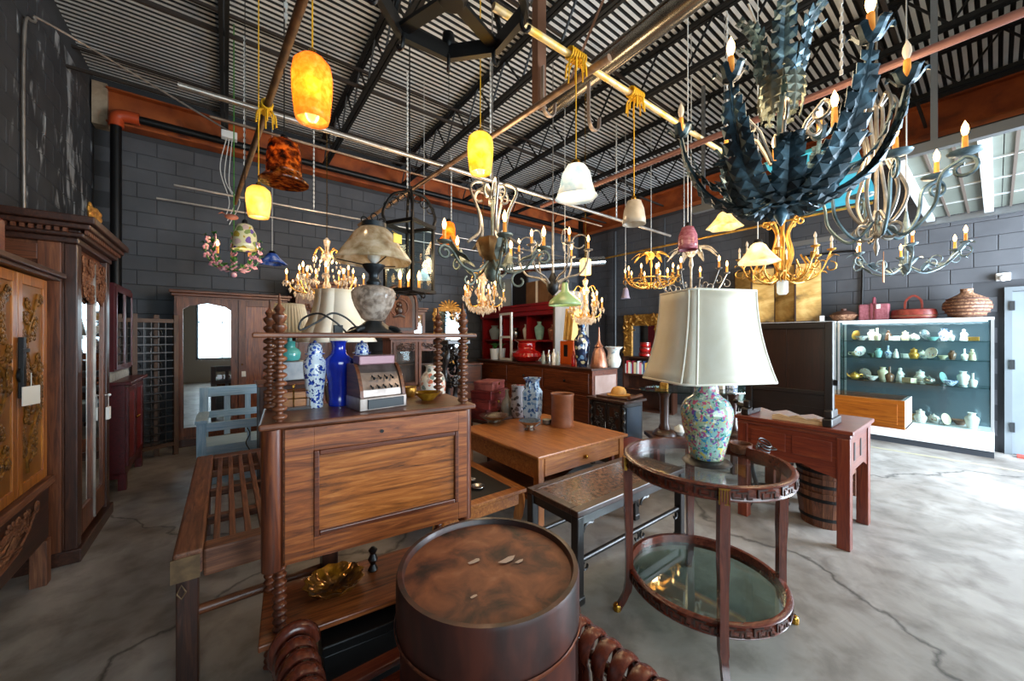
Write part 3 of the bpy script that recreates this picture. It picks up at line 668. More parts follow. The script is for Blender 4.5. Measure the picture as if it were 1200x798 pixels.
for i in range(2):
    a = .06+i*.39; dr = part('glazed_door', B().box(a, a+.04, .085, .1, 1.18, 2.0).box(a+.35, a+.39, .085, .1, 1.18, 2.0).box(a+.04, a+.35, .085, .1, 1.18, 1.22).box(a+.04, a+.35, .085, .1, 1.95, 2.0), 'maroon')
    part('pane', box(a+.04, a+.35, .09, .094, 1.22, 1.95), M_MIRROR, dr)
part('shelf', box(.06, .84, .12, .48, 1.55, 1.565), 'maroon')
# ------------------------------------------------------------------ lattice screens
def lattice(loc, rz, lab):
    t = thing('lattice_screen', lab, 'screen', loc, rz)
    for x in (0, .40): part('post', box(x, x+.05, 0, .045, 0, 1.78), 'lattice', bev=.004)
    for z in (.12, 1.68): part('rail', box(.05, .40, .008, .036, z, z+.045), 'lattice')
    for k in range(15): part('slat', box(.05, .40, .012, .022, .2+k*.1, .212+k*.1), 'blackwood')
    for k in range(4): part('upright', box(.11+k*.07, .118+k*.07, .022, .032, .165, 1.68), 'blackwood')
    for k in range(7):
        part('ornament', B().tube([(.225+.06*math.cos(a*PI/4), .017, .34+k*.2+.06*math.sin(a*PI/4)) for a in range(8)], .006, 4, True), 'blackwood')
lattice((-1.12, 6.38, 0), .12, 'brown lattice screen panel folded beside the maroon hutch')
lattice((-.88, 6.18, 0), .5, 'brown lattice screen panel in front of the mirrored wardrobe')
# ------------------------------------------------------------------ mirrored wardrobe, back wall
t = thing('mirrored_wardrobe', 'brown wardrobe with one mirrored door against the back wall', 'wardrobe', (-.56, 6.74, 0), 0)
Wc = 1.32
part('body', box(0, Wc, .02, .54, .06, 2.06), 'walnut'); part('plinth', box(-.02, Wc+.02, -.01, .54, 0, .1), 'darkwood', bev=.005)
part('cornice', B().box(-.03, Wc+.03, -.02, .54, 2.06, 2.1).box(-.05, Wc+.05, -.05, .54, 2.1, 2.14), 'walnut', bev=.008)
dr = part('mirror_door', B().box(.02, .09, -.005, .02, .14, 2.04).box(.61, .68, -.005, .02, .14, 2.04).box(.09, .61, -.005, .02, .14, .26).prism([(.09, 2.04), (.09, 1.88), (.16, 1.93), (.26, 1.95), (.35, 1.97), (.44, 1.95), (.54, 1.93), (.61, 1.88), (.61, 2.04)], .025, T(0, -.005, 0)), 'walnut', bev=.003)
part('mirror_glass', box(.09, .61, .006, .012, .26, 2.0), M_MIRROR, dr)
door(.70, 1.29, .14, 2.04, -.004, .09, 'walnut', 'rosewood', knob=(.74, 1.1))
single('key_tag', box(-.025, .025, -.002, .002, -.08, .0), M_PAPER, 'tiny white tag on the plain door of the mirrored wardrobe', 'tag', (.2, 6.725, 1.0))
# ------------------------------------------------------------------ pale blue bench
t = thing('blue_bench', 'weathered pale blue wooden bench with slatted back and storage seat', 'bench', (-.22, 4.45, 0), 0)
Wb = 1.15
for x in (0, Wb-.07):
    part('front_leg', box(x, x+.07, 0, .07, 0, .70), 'bluepaint', bev=.004); part('back_post', box(x, x+.07, .5, .57, 0, .98), 'bluepaint', bev=.004)
    part('arm', box(x-.01, x+.08, -.03, .5, .70, .735), 'bluepaint', bev=.006)
part('seat_rail', box(.07, Wb-.07, .01, .04, .62, .70), 'bluepaint', bev=.003); part('front_panel', box(.07, Wb-.07, .02, .035, .12, .48), 'bluepaint')
part('seat', box(.0, Wb, .08, .5, .44, .47), 'bluepaint', bev=.004)
part('top_rail', box(.07, Wb-.07, .52, .56, .88, .98), 'bluepaint', bev=.005); part('back_rail', box(.07, Wb-.07, .52, .55, .66, .73), 'bluepaint', bev=.004)
for k in range(5): part('back_slat', box(.2+k*.18, .25+k*.18, .53, .545, .47, .88), 'bluepaint')
for k in range(2): part('front_slat', box(.38+k*.4, .41+k*.4, .015, .035, .48, .62), 'bluepaint')
single('black_strap', B().tube(catmull([(0, 0, 0), (.02, -.01, -.06), (-.01, -.012, -.14), (.02, -.01, -.22)], 5), .012, 6, flat=.4), M_BLACK, 'black strap hanging on the front of the pale blue bench', 'strap', (.16, 4.437, .62))
# ------------------------------------------------------------------ old slatted daybed
t = thing('slatted_daybed', 'worn old wooden daybed frame with open lengthwise slats', 'daybed', (-.18, 2.09, 0), 0)
Lb, Wb, Zb = 1.62, .66, .59
part('side_rail', box(0, .10, 0, Lb, Zb-.11, Zb), 'oldwood', bev=.012); part('side_rail', box(Wb-.1, Wb, 0, Lb, Zb-.11, Zb), 'oldwood', bev=.012)
part('end_rail', box(.10, Wb-.10, 0, .09, Zb-.13, Zb-.01), 'oldwood', bev=.01); part('end_rail', box(.10, Wb-.10, Lb-.09, Lb, Zb-.11, Zb-.005), 'oldwood', bev=.01)
for k in range(7): part('slat', box(.13+k*.06, .156+k*.06, .085, Lb-.085, Zb-.035, Zb-.012), 'oldwood', bev=.004)
for y in (.42, .85, 1.25): part('cross_bar', box(.10, Wb-.10, y, y+.05, Zb-.075, Zb-.036), 'oldwood', bev=.005)
for x in (.01, Wb-.09):
    for y in (.01, Lb-.09): part('leg', box(x, x+.075, y, y+.075, 0, Zb-.105), 'darkwood', bev=.006)
part('stretcher', B().tube([(.08, .05, .30), (Wb-.08, .05, .30)], .022, 8), 'walnut'); part('stretcher', B().tube([(.05, .08, .34), (.05, Lb-.08, .34)], .02, 8), 'darkwood')
part('corner_hardware', B().box(-.006, .09, -.008, 0, Zb-.12, Zb-.02).tube([(.03, -.012, Zb-.13), (.015, -.015, Zb-.16), (.03, -.015, Zb-.185), (.045, -.015, Zb-.16)], .004, 5, True), P('worn_corner_iron', '#5a432c', .6, .3, c2='#7d6040', scale=14), bev=.002)
# ------------------------------------------------------------------ scroll-arm slatted bench and the round box on it
t = thing('scroll_arm_bench', 'glossy brown bench with rolled arms of curved slats', 'bench', (0, 0, 0))
SX0, SX1, SY0, SY1, SZ = .25, .98, .30, 1.55, .25
for x in (SX0, SX1-.04): part('seat_rail', box(x, x+.04, SY0, SY1, SZ-.06, SZ-.002), 'tablewood', bev=.008)
for k in range(11): part('seat_slat', box(SX0+.04, SX1-.04, SY0+.02+k*.11, SY0+.085+k*.11, SZ-.03, SZ-.004), 'tablewood', bev=.006)
for x in (SX0, SX1-.045):
    for y in (SY0+.02, SY1-.07): part('leg', box(x, x+.045, y, y+.045, 0, SZ-.06), 'tablewood', bev=.005)
proto = None
for side, xr in ((-1, SX0), (1, SX1)):
    ln = 1.0
    prof = [(0, -.03), (.02, .06), (.0, .13), (-.0, .17)]
    path = catmull([(xr+side*.0, 0, SZ-.04), (xr+side*.012, 0, SZ+.06), (xr+side*.005, 0, SZ+.13)], 4)[:-1]
    path += [(xr+side*(.06-.06*math.cos(a)), 0, SZ+.13+.068*math.sin(a)) for a in [PI*1.45*i/14 for i in range(15)]]
    pr = None
    for k in range(18 if side > 0 else 18):
        y = SY0+.05+k*.066
        if pr is None: pr = part('arm_slat', B().tube(path, .027, 10, flat=.36), 'tablewood'); pr.location.y = y
        else: copypart(pr, t, (0, y, 0))
    part('roll_rail', B().tube([(xr+side*.055, SY0, SZ+.115), (xr+side*.055, SY1, SZ+.115)], .018, 8), 'tablewood')
    part('roll_end', B().tube([(xr+side*(.055-.06*math.cos(a)), SY1-.01, SZ+.13+.07*math.sin(a)) for a in [PI*1.5*i/14 for i in range(15)]], .026, 8), 'tablewood')
DC = PZ(572, 655, .78); DR = .288
t = thing('round_hat_box', 'large round brown lacquered leather box with worn lid in the foreground', 'box', (DC.x, DC.y-.005, SZ), 0)
HB = .78-SZ
M_HB = P('worn_lacquer', '#4a2216', .45, cols=('#1a0c08', '#33150e', '#4a2014'), scale=9, mp=(1, 1, .3), coat=.1, bmp=.1)
M_HT = P('worn_lacquer_top', '#6a3d2a', .55, cols=('#1f0f0a', '#4a2417', '#6e3c23', '#80492b', '#8f5c40'), scale=9, lo=.32, hi=.7, bmp=.2)
part('barrel', B().lathe([(DR-.012, 0), (DR-.012, HB-.13)], 56), M_HB)
ld = part('lid', B().lathe([(DR, HB-.15), (DR, HB-.012), (DR-.004, HB), (DR-.018, HB), (DR-.024, HB-.012), (DR-.025, HB-.02)], 56), M_HB)
part('lid_top', B().lathe([(.001, HB-.018), (DR*.5, HB-.014), (DR-.024, HB-.018)], 56, cap=False), M_HT, ld)
for q, (fx, fy, fs) in enumerate(((-.03, .04, .022), (.06, -.02, .03), (.085, -.05, .016), (-.12, -.1, .012))):
    part('worn_flake', B().add([(fx+fs*(.75+.25*math.sin(i*2.3+q))*1.3*math.cos(i*PI/4+.3), fy+fs*(.5+.15*math.cos(i*1.7))*math.sin(i*PI/4+.3), HB-.0125) for i in range(8)], [tuple(range(8))]), P('bare_flake', '#b49c8a', .7), ld)
part('lid_band', B().lathe([(DR+.004, HB-.155), (DR+.006, HB-.15), (DR+.004, HB-.143)], 56, cap=False), 'rosedark', ld)
part('base_band', B().lathe([(DR-.006, 0), (DR-.006, .04), (DR-.012, .045)], 56), M_HB)
for a in (-2.1, -.62, 1.5):
    part('strap', B().box(-.028, .028, -.004, .004, .03, HB-.16), M_HB, loc=((DR-.008)*math.cos(a), (DR-.008)*math.sin(a), 0), rot=(0, 0, a+PI/2))
# ------------------------------------------------------------------ black trunk and brown box below the whatnot shelf
t = thing('black_box', 'black box standing under the lower shelf of the writing cabinet', 'box', (.30, 1.60, 0), DRZ)
part('carcase', box(0, .5, 0, .30, 0, .25), M_BLACK, bev=.006); part('lid', box(-.006, .506, -.006, .306, .25, .29), M_BLACK, bev=.006)
part('handle', B().tube([(.2, -.008, .15), (.22, -.02, .13), (.28, -.02, .13), (.3, -.008, .15)], .005, 6), M_BRASS)
# ------------------------------------------------------------------ round glass tray table
TC = Vector((2.04, .965, 0)); TR = .405
t = thing('round_tray_table', 'round two-tier mahogany table with fretwork galleries and glass tops', 'table', (TC.x, TC.y, 0), 0)
def ring(r0, r1, z0, z1, n=56): return B().lathe([(r0, z0), (r1, z0), (r1+.004, z0+.006), (r1, z0+.012), (r1, z1-.012), (r1+.006, z1-.006), (r1, z1), (r0, z1), (r0, z0)], n, cap=False)
up = part('upper_gallery', ring(TR-.022, TR, .785, .852), 'tablewood'); part('glass_top', B().lathe([(TR-.022, .80), (TR-.022, .807)], 48), M_CLEAR, up)
lo = part('lower_gallery', ring(TR-.042, TR-.02, .175, .24), 'tablewood'); part('glass_shelf', B().lathe([(TR-.042, .188), (TR-.042, .195)], 48), pane('mirror_glass_shelf', '#cfe0da', 1.2, .12), lo)
key = B()
for (x0, x1, z0, z1) in ((-.05, -.042, .0, .03), (-.05, .0, .03, .037), (-.028, -.02, .0, .02), (-.028, .02, -.007, 0), (.012, .02, 0, .025), (-.01, .04, .018, .025), (.033, .04, -.007, .025), (.033, .055, -.007, 0)): key.box(x0, x1, -.003, .003, z0, z1)
kp = None
for k in range(20):
    a = 2*PI*k/20+.16; loc = (TR*math.cos(a), TR*math.sin(a), .805); rr = (0, 0, a+PI/2)
    if kp is None: kp = part('fret', key, 'darkwood', up, loc=loc, rot=rr)
    else: copypart(kp, up, loc, rr)
    copypart(kp, lo, ((TR-.02)*math.cos(a), (TR-.02)*math.sin(a), .192), rr)
for k, (fx, fy) in enumerate(((1.747, .747), (1.745, 1.233), (2.33, .685), (2.36, 1.2))):
    a = math.atan2(fy-TC.y, fx-TC.x); 
    pth = [((TR-.005)*math.cos(a), (TR-.005)*math.sin(a), .79), ((TR-.012)*math.cos(a), (TR-.012)*math.sin(a), .5), ((TR-.014)*math.cos(a), (TR-.014)*math.sin(a), .2), ((TR+.0)*math.cos(a), (TR)*math.sin(a), .1), ((TR+.045)*math.cos(a), (TR+.045)*math.sin(a), .012)]
    lg = part('leg', B().tube(catmull(pth, 4), [.03]*5+[.026]*7+[.021]*5, 4), 'tablewood')
    part('castor', B().lathe([(.022, 0), (.022, .03), (.012, .04)], 8), M_BRASS, lg, loc=((TR+.05)*math.cos(a), (TR+.05)*math.sin(a), 0))
    part('bracket', B().box(-.022, .022, -.004, .012, .775, .845), M_BRASS, lg, loc=((TR+.012)*math.cos(a), (TR+.012)*math.sin(a), 0), rot=(0, 0, a+PI/2))
    for q in range(4): part('bracket_rib', box(-.018+q*.011, -.012+q*.011, -.008, -.004, .78, .84), 'tablewood', lg, loc=((TR+.012)*math.cos(a), (TR+.012)*math.sin(a), 0), rot=(0, 0, a-PI/2+PI))
# ------------------------------------------------------------------ porcelain lamp on the tray table
LC = PD(828, 500, 2.05); LC.z = .807
t = thing('porcelain_lamp', 'flowered porcelain vase lamp with large cream panelled shade on glass table', 'lamp', LC, math.radians(-25))
M_FAM = vor('famille_rose', '#7fbcc4', ['#a8508f', '#3a70b0', '#d9c258', '#c45a78', '#3f7f6c', '#dfe3d2', '#3a8fb0', '#7a4f9a'], 52, .5, base2='#bdbb7c')
part('wooden_stand', B().lathe([(.11, 0), (.125, .008), (.11, .022), (.085, .03)], 24), 'blackwood')
part('vase', B().lathe([(.078, .03), (.085, .035), (.098, .1), (.122, .2), (.132, .27), (.128, .31), (.105, .35), (.075, .37), (.062, .385), (.058, .44), (.062, .46)], 32), M_FAM)
part('brass_cap', B().lathe([(.05, .46), (.05, .47), (.012, .48), (.012, .62)], 12), M_BRASS)
part('bulb', B().ball((0, 0, .66), .035, 8), P('frosted_bulb', '#f2f0e8', .3))
def rect_shade(hx0, hy0, hx1, hy1, z0, z1, c0, c1, n=10):
    b = B(); pan = []; N = []
    for i in range(n+1):
        s = i/n; k = (1-s)**1.9; hx = hx1+(hx0-hx1)*k; hy = hy1+(hy0-hy1)*k; c = c1+(c0-c1)*k; z = z0+(z1-z0)*s
        N.append([(hx-c, -hy, z), (hx, -hy+c, z), (hx, hy-c, z), (hx-c, hy, z), (-hx+c, hy, z), (-hx, hy-c, z), (-hx, -hy+c, z), (-hx+c, -hy, z)])
    return N
RS = rect_shade(.285, .215, .205, .15, .46, .935, .05, .03)
M_SH = P('ivory_shade_cloth', '#efe9da', .75, trans=.25, c2='#e6ddc8', scale=5)
sh = part('shade', B().lathe([(.004, .925), (.22, .93)], 8) if False else B().bar((-.2, 0, .925), (.2, 0, .925), .006), M_BRASS)
for k in range(8):
    vs = []; 
    for r_ in RS: vs += [r_[k], r_[(k+1) % 8]]
    part('shade_panel', B().add(vs, [(2*i, 2*i+1, 2*i+3, 2*i+2) for i in range(len(RS)-1)], True), M_SH, sh, solid=.003)
    part('piping', B().tube([r_[k] for r_ in RS], .005, 6), P('ivory_piping', '#f1ead9', .8), sh)
for zi in (0, -1): part('hem', B().tube(RS[zi], .006, 6, True), P('ivory_piping', '#f1ead9'), sh)
p = PZ(868, 530, .807)
single('small_basket', B().lathe([(.05, 0), (.055, .004), (.06, .05), (.062, .055), (.056, .055), (.05, .008), (.001, .006)], 20), 'walnut', 'small round brown basket on the glass table beside the porcelain lamp', 'basket', (p.x, p.y, .8075))
p = PZ(893, 527, .807)
b = B()
for k in range(4): b.tube([(p_[0]*.045+.012*k, p_[1]*.03, .008+.014*k+.02*p_[1]) for p_ in [(math.cos(a), math.sin(a)) for a in [2*PI*i/14+k for i in range(13)]]], .004, 5)
single('coiled_cord', b.tube(catmull([(.03, 0, .008), (.1, -.04, .006), (.14, .02, .006), (.08, .07, .006)], 5), .004, 5), M_BLKWIRE, 'coiled black cord lying on the glass table', 'cord', (p.x-.05, p.y-.02, .808))
# ------------------------------------------------------------------ dark stone-topped bench table
t = thing('stone_top_table', 'low black wood table with inset brown stone slab top', 'table', (1.54, 1.41, 0), 0)
L, W, H = 1.16, .44, .53
part('top_frame', B().box(0, L, 0, .06, H-.035, H).box(0, L, W-.06, W, H-.035, H).box(0, .06, .06, W-.06, H-.035, H).box(L-.06, L, .06, W-.06, H-.035, H), 'darkwood', bev=.006)
part('stone_slab', box(.06, L-.06, .06, W-.06, H-.03, H-.003), P('brown_stone', '#5d4336', .22, cols=('#3b2a22', '#6b4c3c', '#8a6a56'), scale=45, lo=.3, hi=.7, coat=.3))
part('apron', B().box(.03, L-.03, .015, .035, H-.09, H-.035).box(.03, L-.03, W-.035, W-.015, H-.09, H-.035).box(.015, .035, .03, W-.03, H-.09, H-.035).box(L-.035, L-.015, .03, W-.03, H-.09, H-.035), 'blackwood')
for x in (.0, L-.055):
    for y in (.0, W-.055):
        lg = part('leg', box(x, x+.055, y, y+.055, 0, H-.034), 'blackwood', bev=.008)
        part('foot', box(x-.006, x+.061, y-.006, y+.061, 0, .05), 'blackwood', lg, bev=.01)
part('stretcher', B().tube([(.05, .028, .235), (L-.05, .028, .235)], .016, 8), 'blackwood'); part('stretcher', B().tube([(.05, W-.028, .235), (L-.05, W-.028, .235)], .016, 8), 'blackwood')
part('stretcher', B().tube([(.028, .05, .235), (.028, W-.05, .235)], .016, 8), 'blackwood')
for x in (.06, .62, L-.06):
    for s in (1, -1):
        if (x < .1 and s < 0) or (x > L-.1 and s > 0): continue
        part('scroll_bracket', B().tube([(x+s*q[0], .025, q[1]) for q in arc(.06, H-.15, .05, 170, 60, 6)]+[(x+s*.1, .025, H-.1)], .008, 5), 'blackwood')
        part('lower_scroll', B().tube([(x+s*q[0], .025, q[1]) for q in arc(.035, .19, .03, 120, 380, 9, .012)], .007, 5), 'blackwood')
# ------------------------------------------------------------------ coffee table with drawer
t = thing('drawer_table', 'honey brown wooden table with one drawer in its frieze', 'table', (1.85, 2.09, 0), 0)
L, W, H = 1.12, 1.16, .60
part('top', box(0, L, 0, W, H-.028, H), 'teak', bev=.008)
for x in (.03, L-.09):
    for y in (.03, W-.09): part('leg', box(x, x+.06, y, y+.06, 0, H-.028), 'teak', bev=.004)
part('frieze', B().box(.035, .06, .09, W-.09, H-.19, H-.028).box(L-.06, L-.035, .09, W-.09, H-.19, H-.028).box(.09, L-.09, W-.06, W-.035, H-.19, H-.028), 'teak')
dr = part('drawer', box(.1, L-.1, .034, .07, H-.18, H-.035), 'teak', bev=.004); part('pull', B().ball((L/2, .02, H-.108), .017, 7), M_BRASS, dr)
part('shelf', box(.06, L-.06, .06, W-.06, .2, .22), 'walnut')
for k in range(4):
    single('magazine', box(-.15, .15, -.11, .11, 0, .014), P('print_%d' % k, ['#d8d2c2', '#b8c4cc', '#e0ded8', '#9aa0a0'][k], .5), 'magazine on the drawer table shelf, %s of its pile' % ('bottom', 'second from bottom', 'second from top', 'topmost')[k], 'magazine', (2.6+.01*k, 2.3, .221+.0145*k), .1*k, 'magazines under the drawer table')
# ------------------------------------------------------------------ low kang table to its left
t = thing('kang_table', 'low brown kang table with curved legs beside the drawer table', 'table', (1.06, 2.16, 0), 0)
L, W, H = .74, 1.1, .36
part('top', B().box(0, L, 0, .08, H-.03, H).box(0, L, W-.08, W, H-.03, H).box(0, .08, .08, W-.08, H-.03, H).box(L-.08, L, .08, W-.08, H-.03, H), 'teak', bev=.006)
part('top_panel', box(.08, L-.08, .08, W-.08, H-.028, H-.006), M_BLACK)
part('apron', B().box(.02, L-.02, .015, .035, H-.11, H-.03).box(L-.035, L-.015, .035, W-.035, H-.11, H-.03).box(.015, .035, .035, W-.035, H-.11, H-.03), 'teak', bev=.004)
for x, sx in ((.0, 1), (L-.1, -1)):
    for y, sy in ((.0, 1), (W-.1, -1)):
        cx, cy = x+.05, y+.05
        part('leg', B().tube(catmull([(cx, cy, H-.03), (cx-.012*sx, cy-.012*sy, H-.12), (cx+.0*sx, cy+.0*sy, .14), (cx+.015*sx, cy+.015*sy, .05), (cx-.006*sx, cy-.006*sy, .0)], 4), [.055]*4+[.05]*4+[.04]*5+[.036]*4, 4), 'teak')
for k in range(5):
    a = k*1.9; single('trinket_dish', B().lathe([(.02, 0), (.035+.006*k, .012), (.034+.006*k, .014), (.018, .004), (.001, .004)], 14), M_SILVER, '%s of the silver dishes on the black top of the kang table' % ('smallest', 'second smallest', 'middle-sized one', 'second largest', 'largest')[k], 'dish', (1.35+.2*math.cos(a), 2.55+.2*math.sin(a)*1.3, H-.005), 0, 'silver dishes on the kang table')
# ------------------------------------------------------------------ altar desk on the right with dark table screen
t = thing('altar_desk', 'reddish brown square desk with carved apron and panelled frieze', 'desk', (3.44, 1.34, 0), -PI/2)
L, W, H = .72, .68, .845
part('top', B().box(-.02, L+.02, -.02, W+.02, H-.03, H), 'redwood', bev=.006); part('top_moulding', box(-.005, L+.005, -.005, W+.005, H-.06, H-.03), 'redwood', bev=.01)
for x in (0, L-.075):
    for y in (0, W-.075): part('leg', box(x, x+.075, y, y+.075, 0, H-.06), 'redwood', bev=.006)
part('frieze', B().box(.075, L-.075, .01, .03, H-.28, H-.06), 'redwood')
for i in range(2): part('frieze_panel', box(.1+i*.28, .34+i*.28, .002, .011, H-.24, H-.1), 'redwood', bev=.004)
part('side_frieze', box(.01, .03, .075, W-.075, H-.28, H-.06), 'redwood'); part('side_frieze', box(L-.03, L-.01, .075, W-.075, H-.28, H-.06), 'redwood')
for i in range(2): part('side_slot', box(L-.012, L-.006, .16+i*.2, .19+i*.2, H-.24, H-.11), M_BLACK)
part('apron', B().prism([(.075, H-.28), (.075, H-.36), (.12, H-.345), (.2, H-.33), (.28, H-.30), (.36, H-.315), (.44, H-.30), (.52, H-.33), (.6, H-.345), (.645, H-.36), (.645, H-.28)], .02, T(0, .012, 0)), 'redwood')
part('side_apron', B().prism([(.075, H-.28), (.075, H-.36), (.2, H-.31), (.48, H-.31), (.605, H-.36), (.605, H-.28)], .02, T(L-.03, 0, 0) @ Rz(PI/2) @ T(0, -.02, 0)), 'redwood')
t = thing('table_screen', 'dark wooden standing screen panel on the reddish altar desk', 'screen', (3.52, 1.31, .845), -PI/2)
L, H = .58, .77
for x in (0, L-.05): part('post', box(x, x+.05, 0, .05, .03, H), 'blackwood', bev=.005); 
for x in (-.01, L-.05): part('foot', B().box(x, x+.06, -.07, .2, 0, .06).box(x+.005, x+.055, -.04, .12, .06, .12), 'blackwood', bev=.01)
part('top_rail', box(.05, L-.05, .004, .046, H-.05, H), 'blackwood', bev=.004); part('middle_rail', box(.05, L-.05, .004, .046, .22, .25), 'blackwood', bev=.004)
part('upper_board', box(.05, .05+(L-.1)/2-.001, .018, .034, .25, H-.05), 'ebony'); part('upper_board', box(.05+(L-.1)/2+.001, L-.05, .018, .034, .25, H-.05), 'ebony')
part('lower_board', box(.05, L-.05, .018, .034, .12, .22), 'blackwood')
part('apron_board', B().prism([(.05, .12), (.05, .05), (.12, .07), (.2, .05), (.29, .075), (.38, .05), (.46, .07), (.53, .05), (.53, .12)], .02, T(0, .016, 0)), 'blackwood')
for x in (-.025, L): part('finial_block', B().box(x, x+.025, .01, .04, .3, .34), M_BLACK)
single('carved_stand', B().prism([(0, 0), (0, .03), (.05, .045), (.11, .03), (.16, .05), (.22, .03), (.27, .045), (.34, .02), (.36, 0)], .03), 'palewood', 'pale carved wooden strip lying on the altar desk before the dark screen', 'carving', (3.475, 1.1, .846), -PI/2)
t = thing('iron_figure', 'small black iron dog figure on the corner of the altar desk', 'figurine', (3.56, 1.335, .846), 1.2)
part('torso', B().tube(catmull([(-.07, 0, .045), (-.03, 0, .05), (.03, 0, .055), (.06, 0, .07)], 4), [.02, .024, .026, .026, .026, .027, .028, .028, .026, .024, .022, .02, .018], 8), M_BLACK)
part('head', B().ball((.085, 0, .085), .02, 6, 1.4, 1, 1), M_BLACK)
for x in (-.06, .05):
    for y in (-.013, .013): part('paw', B().tube([(x, y, .045), (x+.005, y, 0)], .008, 6), M_BLACK)
# wooden buckets below the desk
for k in range(3):
    z = .30*0+k*.10
    b = B(); n = 16; R0, R1, Hh = .155-.003*k, .19, .26
    t = thing('wooden_bucket', 'staved wooden bucket under the altar desk, %s of its stack' % ('bottom', 'middle', 'topmost')[k], 'bucket', (3.84, .86, .0+k*.11), 0, 'nested buckets under the altar desk')
    sv = None
    for i in range(n):
        a = 2*PI*i/n; wv = 2*PI/n*.48
        vs = [(r*math.cos(a+s), r*math.sin(a+s), zz) for zz, rr in ((.0, .13), (.28, .17)) for r in (rr, rr+.012) for s in (-wv, wv)]
        part('stave', B().add(vs, [(0, 1, 3, 2), (4, 6, 7, 5), (0, 4, 5, 1), (2, 3, 7, 6), (0, 2, 6, 4), (1, 5, 7, 3)]), 'oldwood' if i % 2 else 'walnut')
    for zz in (.06, .21): part('hoop', B().lathe([(.144+zz*.143, zz), (.147+zz*.143, zz+.0), (.147+zz*.143, zz+.025), (.144+zz*.143, zz+.025)], 24, cap=False), M_BLACK)
t = thing('cabriole_stool', 'small black carved stool with curled legs behind the round table', 'stool', (3.8, 1.24, 0), .2)
part('seat', B().lathe([(.17, .40), (.19, .41), (.19, .435), (.17, .445)], 20), 'blackwood')
for k in range(4):
    a = PI/4+k*PI/2; part('leg', B().tube(turn(catmull([(.15, .0, .40), (.19, .0, .30), (.13, .0, .14), (.16, .0, .03), (.2, .0, .015)], 4) and [(q[0], q[2]) for q in catmull([(.15, 0, .40), (.19, 0, .30), (.13, 0, .14), (.16, 0, .03), (.2, 0, .018)], 4)], a), .018, 6), 'blackwood')
part('ring_rail', B().tube([(.135*math.cos(2*PI*i/20), .135*math.sin(2*PI*i/20), .15) for i in range(20)], .01, 6, True), 'blackwood')
single('low_board', box(0, .36, 0, .35, .14, .17), 'walnut', 'plank of wood jutting out behind the altar desk', 'plank', (4.25, .72, 0)) if False else None
t = thing('low_side_bench', 'low brown plank bench jutting out behind the altar desk', 'bench', (4.16, .78, 0), 0)
part('plank', box(0, .62, 0, .34, .27, .30), 'walnut', bev=.004)
for x in (.02, .54): part('leg', box(x, x+.05, .03, .3, 0, .27), 'walnut')
# ================================================================== THE BACK OF THE SHOP
def pot(prof, n=24, mod=None): return B().lathe(prof, n, mod=mod)
def ware(name, prof, m, label, cat, loc, n=20, group=None, rz=0, mod=None):
    return single(name, pot(prof, n, mod), m, label, cat, loc, rz, group)
def vase_prof(r, h, neck=.5, lip=.6, foot=.6, belly=.6):
    return [(r*foot, 0), (r*foot*1.02, h*.02), (r*(foot+1)/2, h*belly*.4), (r, h*belly), (r*.93, h*(belly+.1)), (r*neck*1.15, h*(belly+.22)), (r*neck, h*.9), (r*lip, h), (r*lip*.85, h), (r*neck*.8, h*.9)]
# ------------------------------------------------------------------ on the writing cabinet
a = PZ(423, 483, 1.17); b_ = PZ(473, 476, 1.17)
t = thing('cash_register', 'small antique nickel cash register with lever keys on the writing cabinet', 'cash register', (a.x, a.y, 1.17), math.atan2(b_.y-a.y, b_.x-a.x))
M_NICK = P('nickel', '#8d7f78', .3, .85, c2='#b3a59d', scale=12)
W, D = .215, .165
part('base', box(-.005, W+.005, 0, D, 0, .058), M_NICK, bev=.004); part('drawer_front', box(.03, W-.012, -.006, 0, .008, .05), P('slate_plate', '#23282c', .5), bev=.002)
part('housing', B().prism([(.012, .058), (D-.004, .058), (D-.004, .2), (.09, .2), (.075, .185), (.055, .165), (.035, .13), (.018, .09)], W-.03, T(.015+W-.03, 0, 0) @ Rz(PI/2)), M_NICK, bev=.003)
part('side_cheek', B().prism([(.004, .058), (D-.0, .058), (D-.0, .206), (.085, .206), (.065, .19), (.045, .165), (.026, .13), (.01, .09)], .015, T(.015, 0, 0) @ Rz(PI/2)), 'walnut'); part('side_cheek', B().prism([(.004, .058), (D, .058), (D, .206), (.085, .206), (.065, .19), (.045, .165), (.026, .13), (.01, .09)], .015, T(W, 0, 0) @ Rz(PI/2)), 'walnut')
part('indicator_window', box(.02, W-.02, .07, D-.02, .2, .245), P('mauve_enamel', '#8d6a70', .3, .4), bev=.006)
kb = None
for i in range(9):
    row = i >= 4; x = .055+.03*(i-4 if row else i)+(0 if row else .015); z = .10 if row else .14; y = .022 if row else .04
    if kb is None: kb = part('key_lever', B().tube([(0, .01, .012), (0, -.016, 0)], .0028, 5).ball((0, -.018, 0), .0065, 5), M_BLACK, loc=(x, y, z))
    else: copypart(kb, t, (x, y, z))
ware('cobalt_vase', [(.045, 0), (.048, .01), (.045, .03), (.05, .12), (.064, .2), (.062, .225), (.035, .25), (.03, .275), (.033, .3), (.04, .312), (.034, .31)], M_COBALT, 'glossy cobalt blue baluster vase on the writing cabinet behind the register', 'vase', PZ(397, 474.5, 1.17))
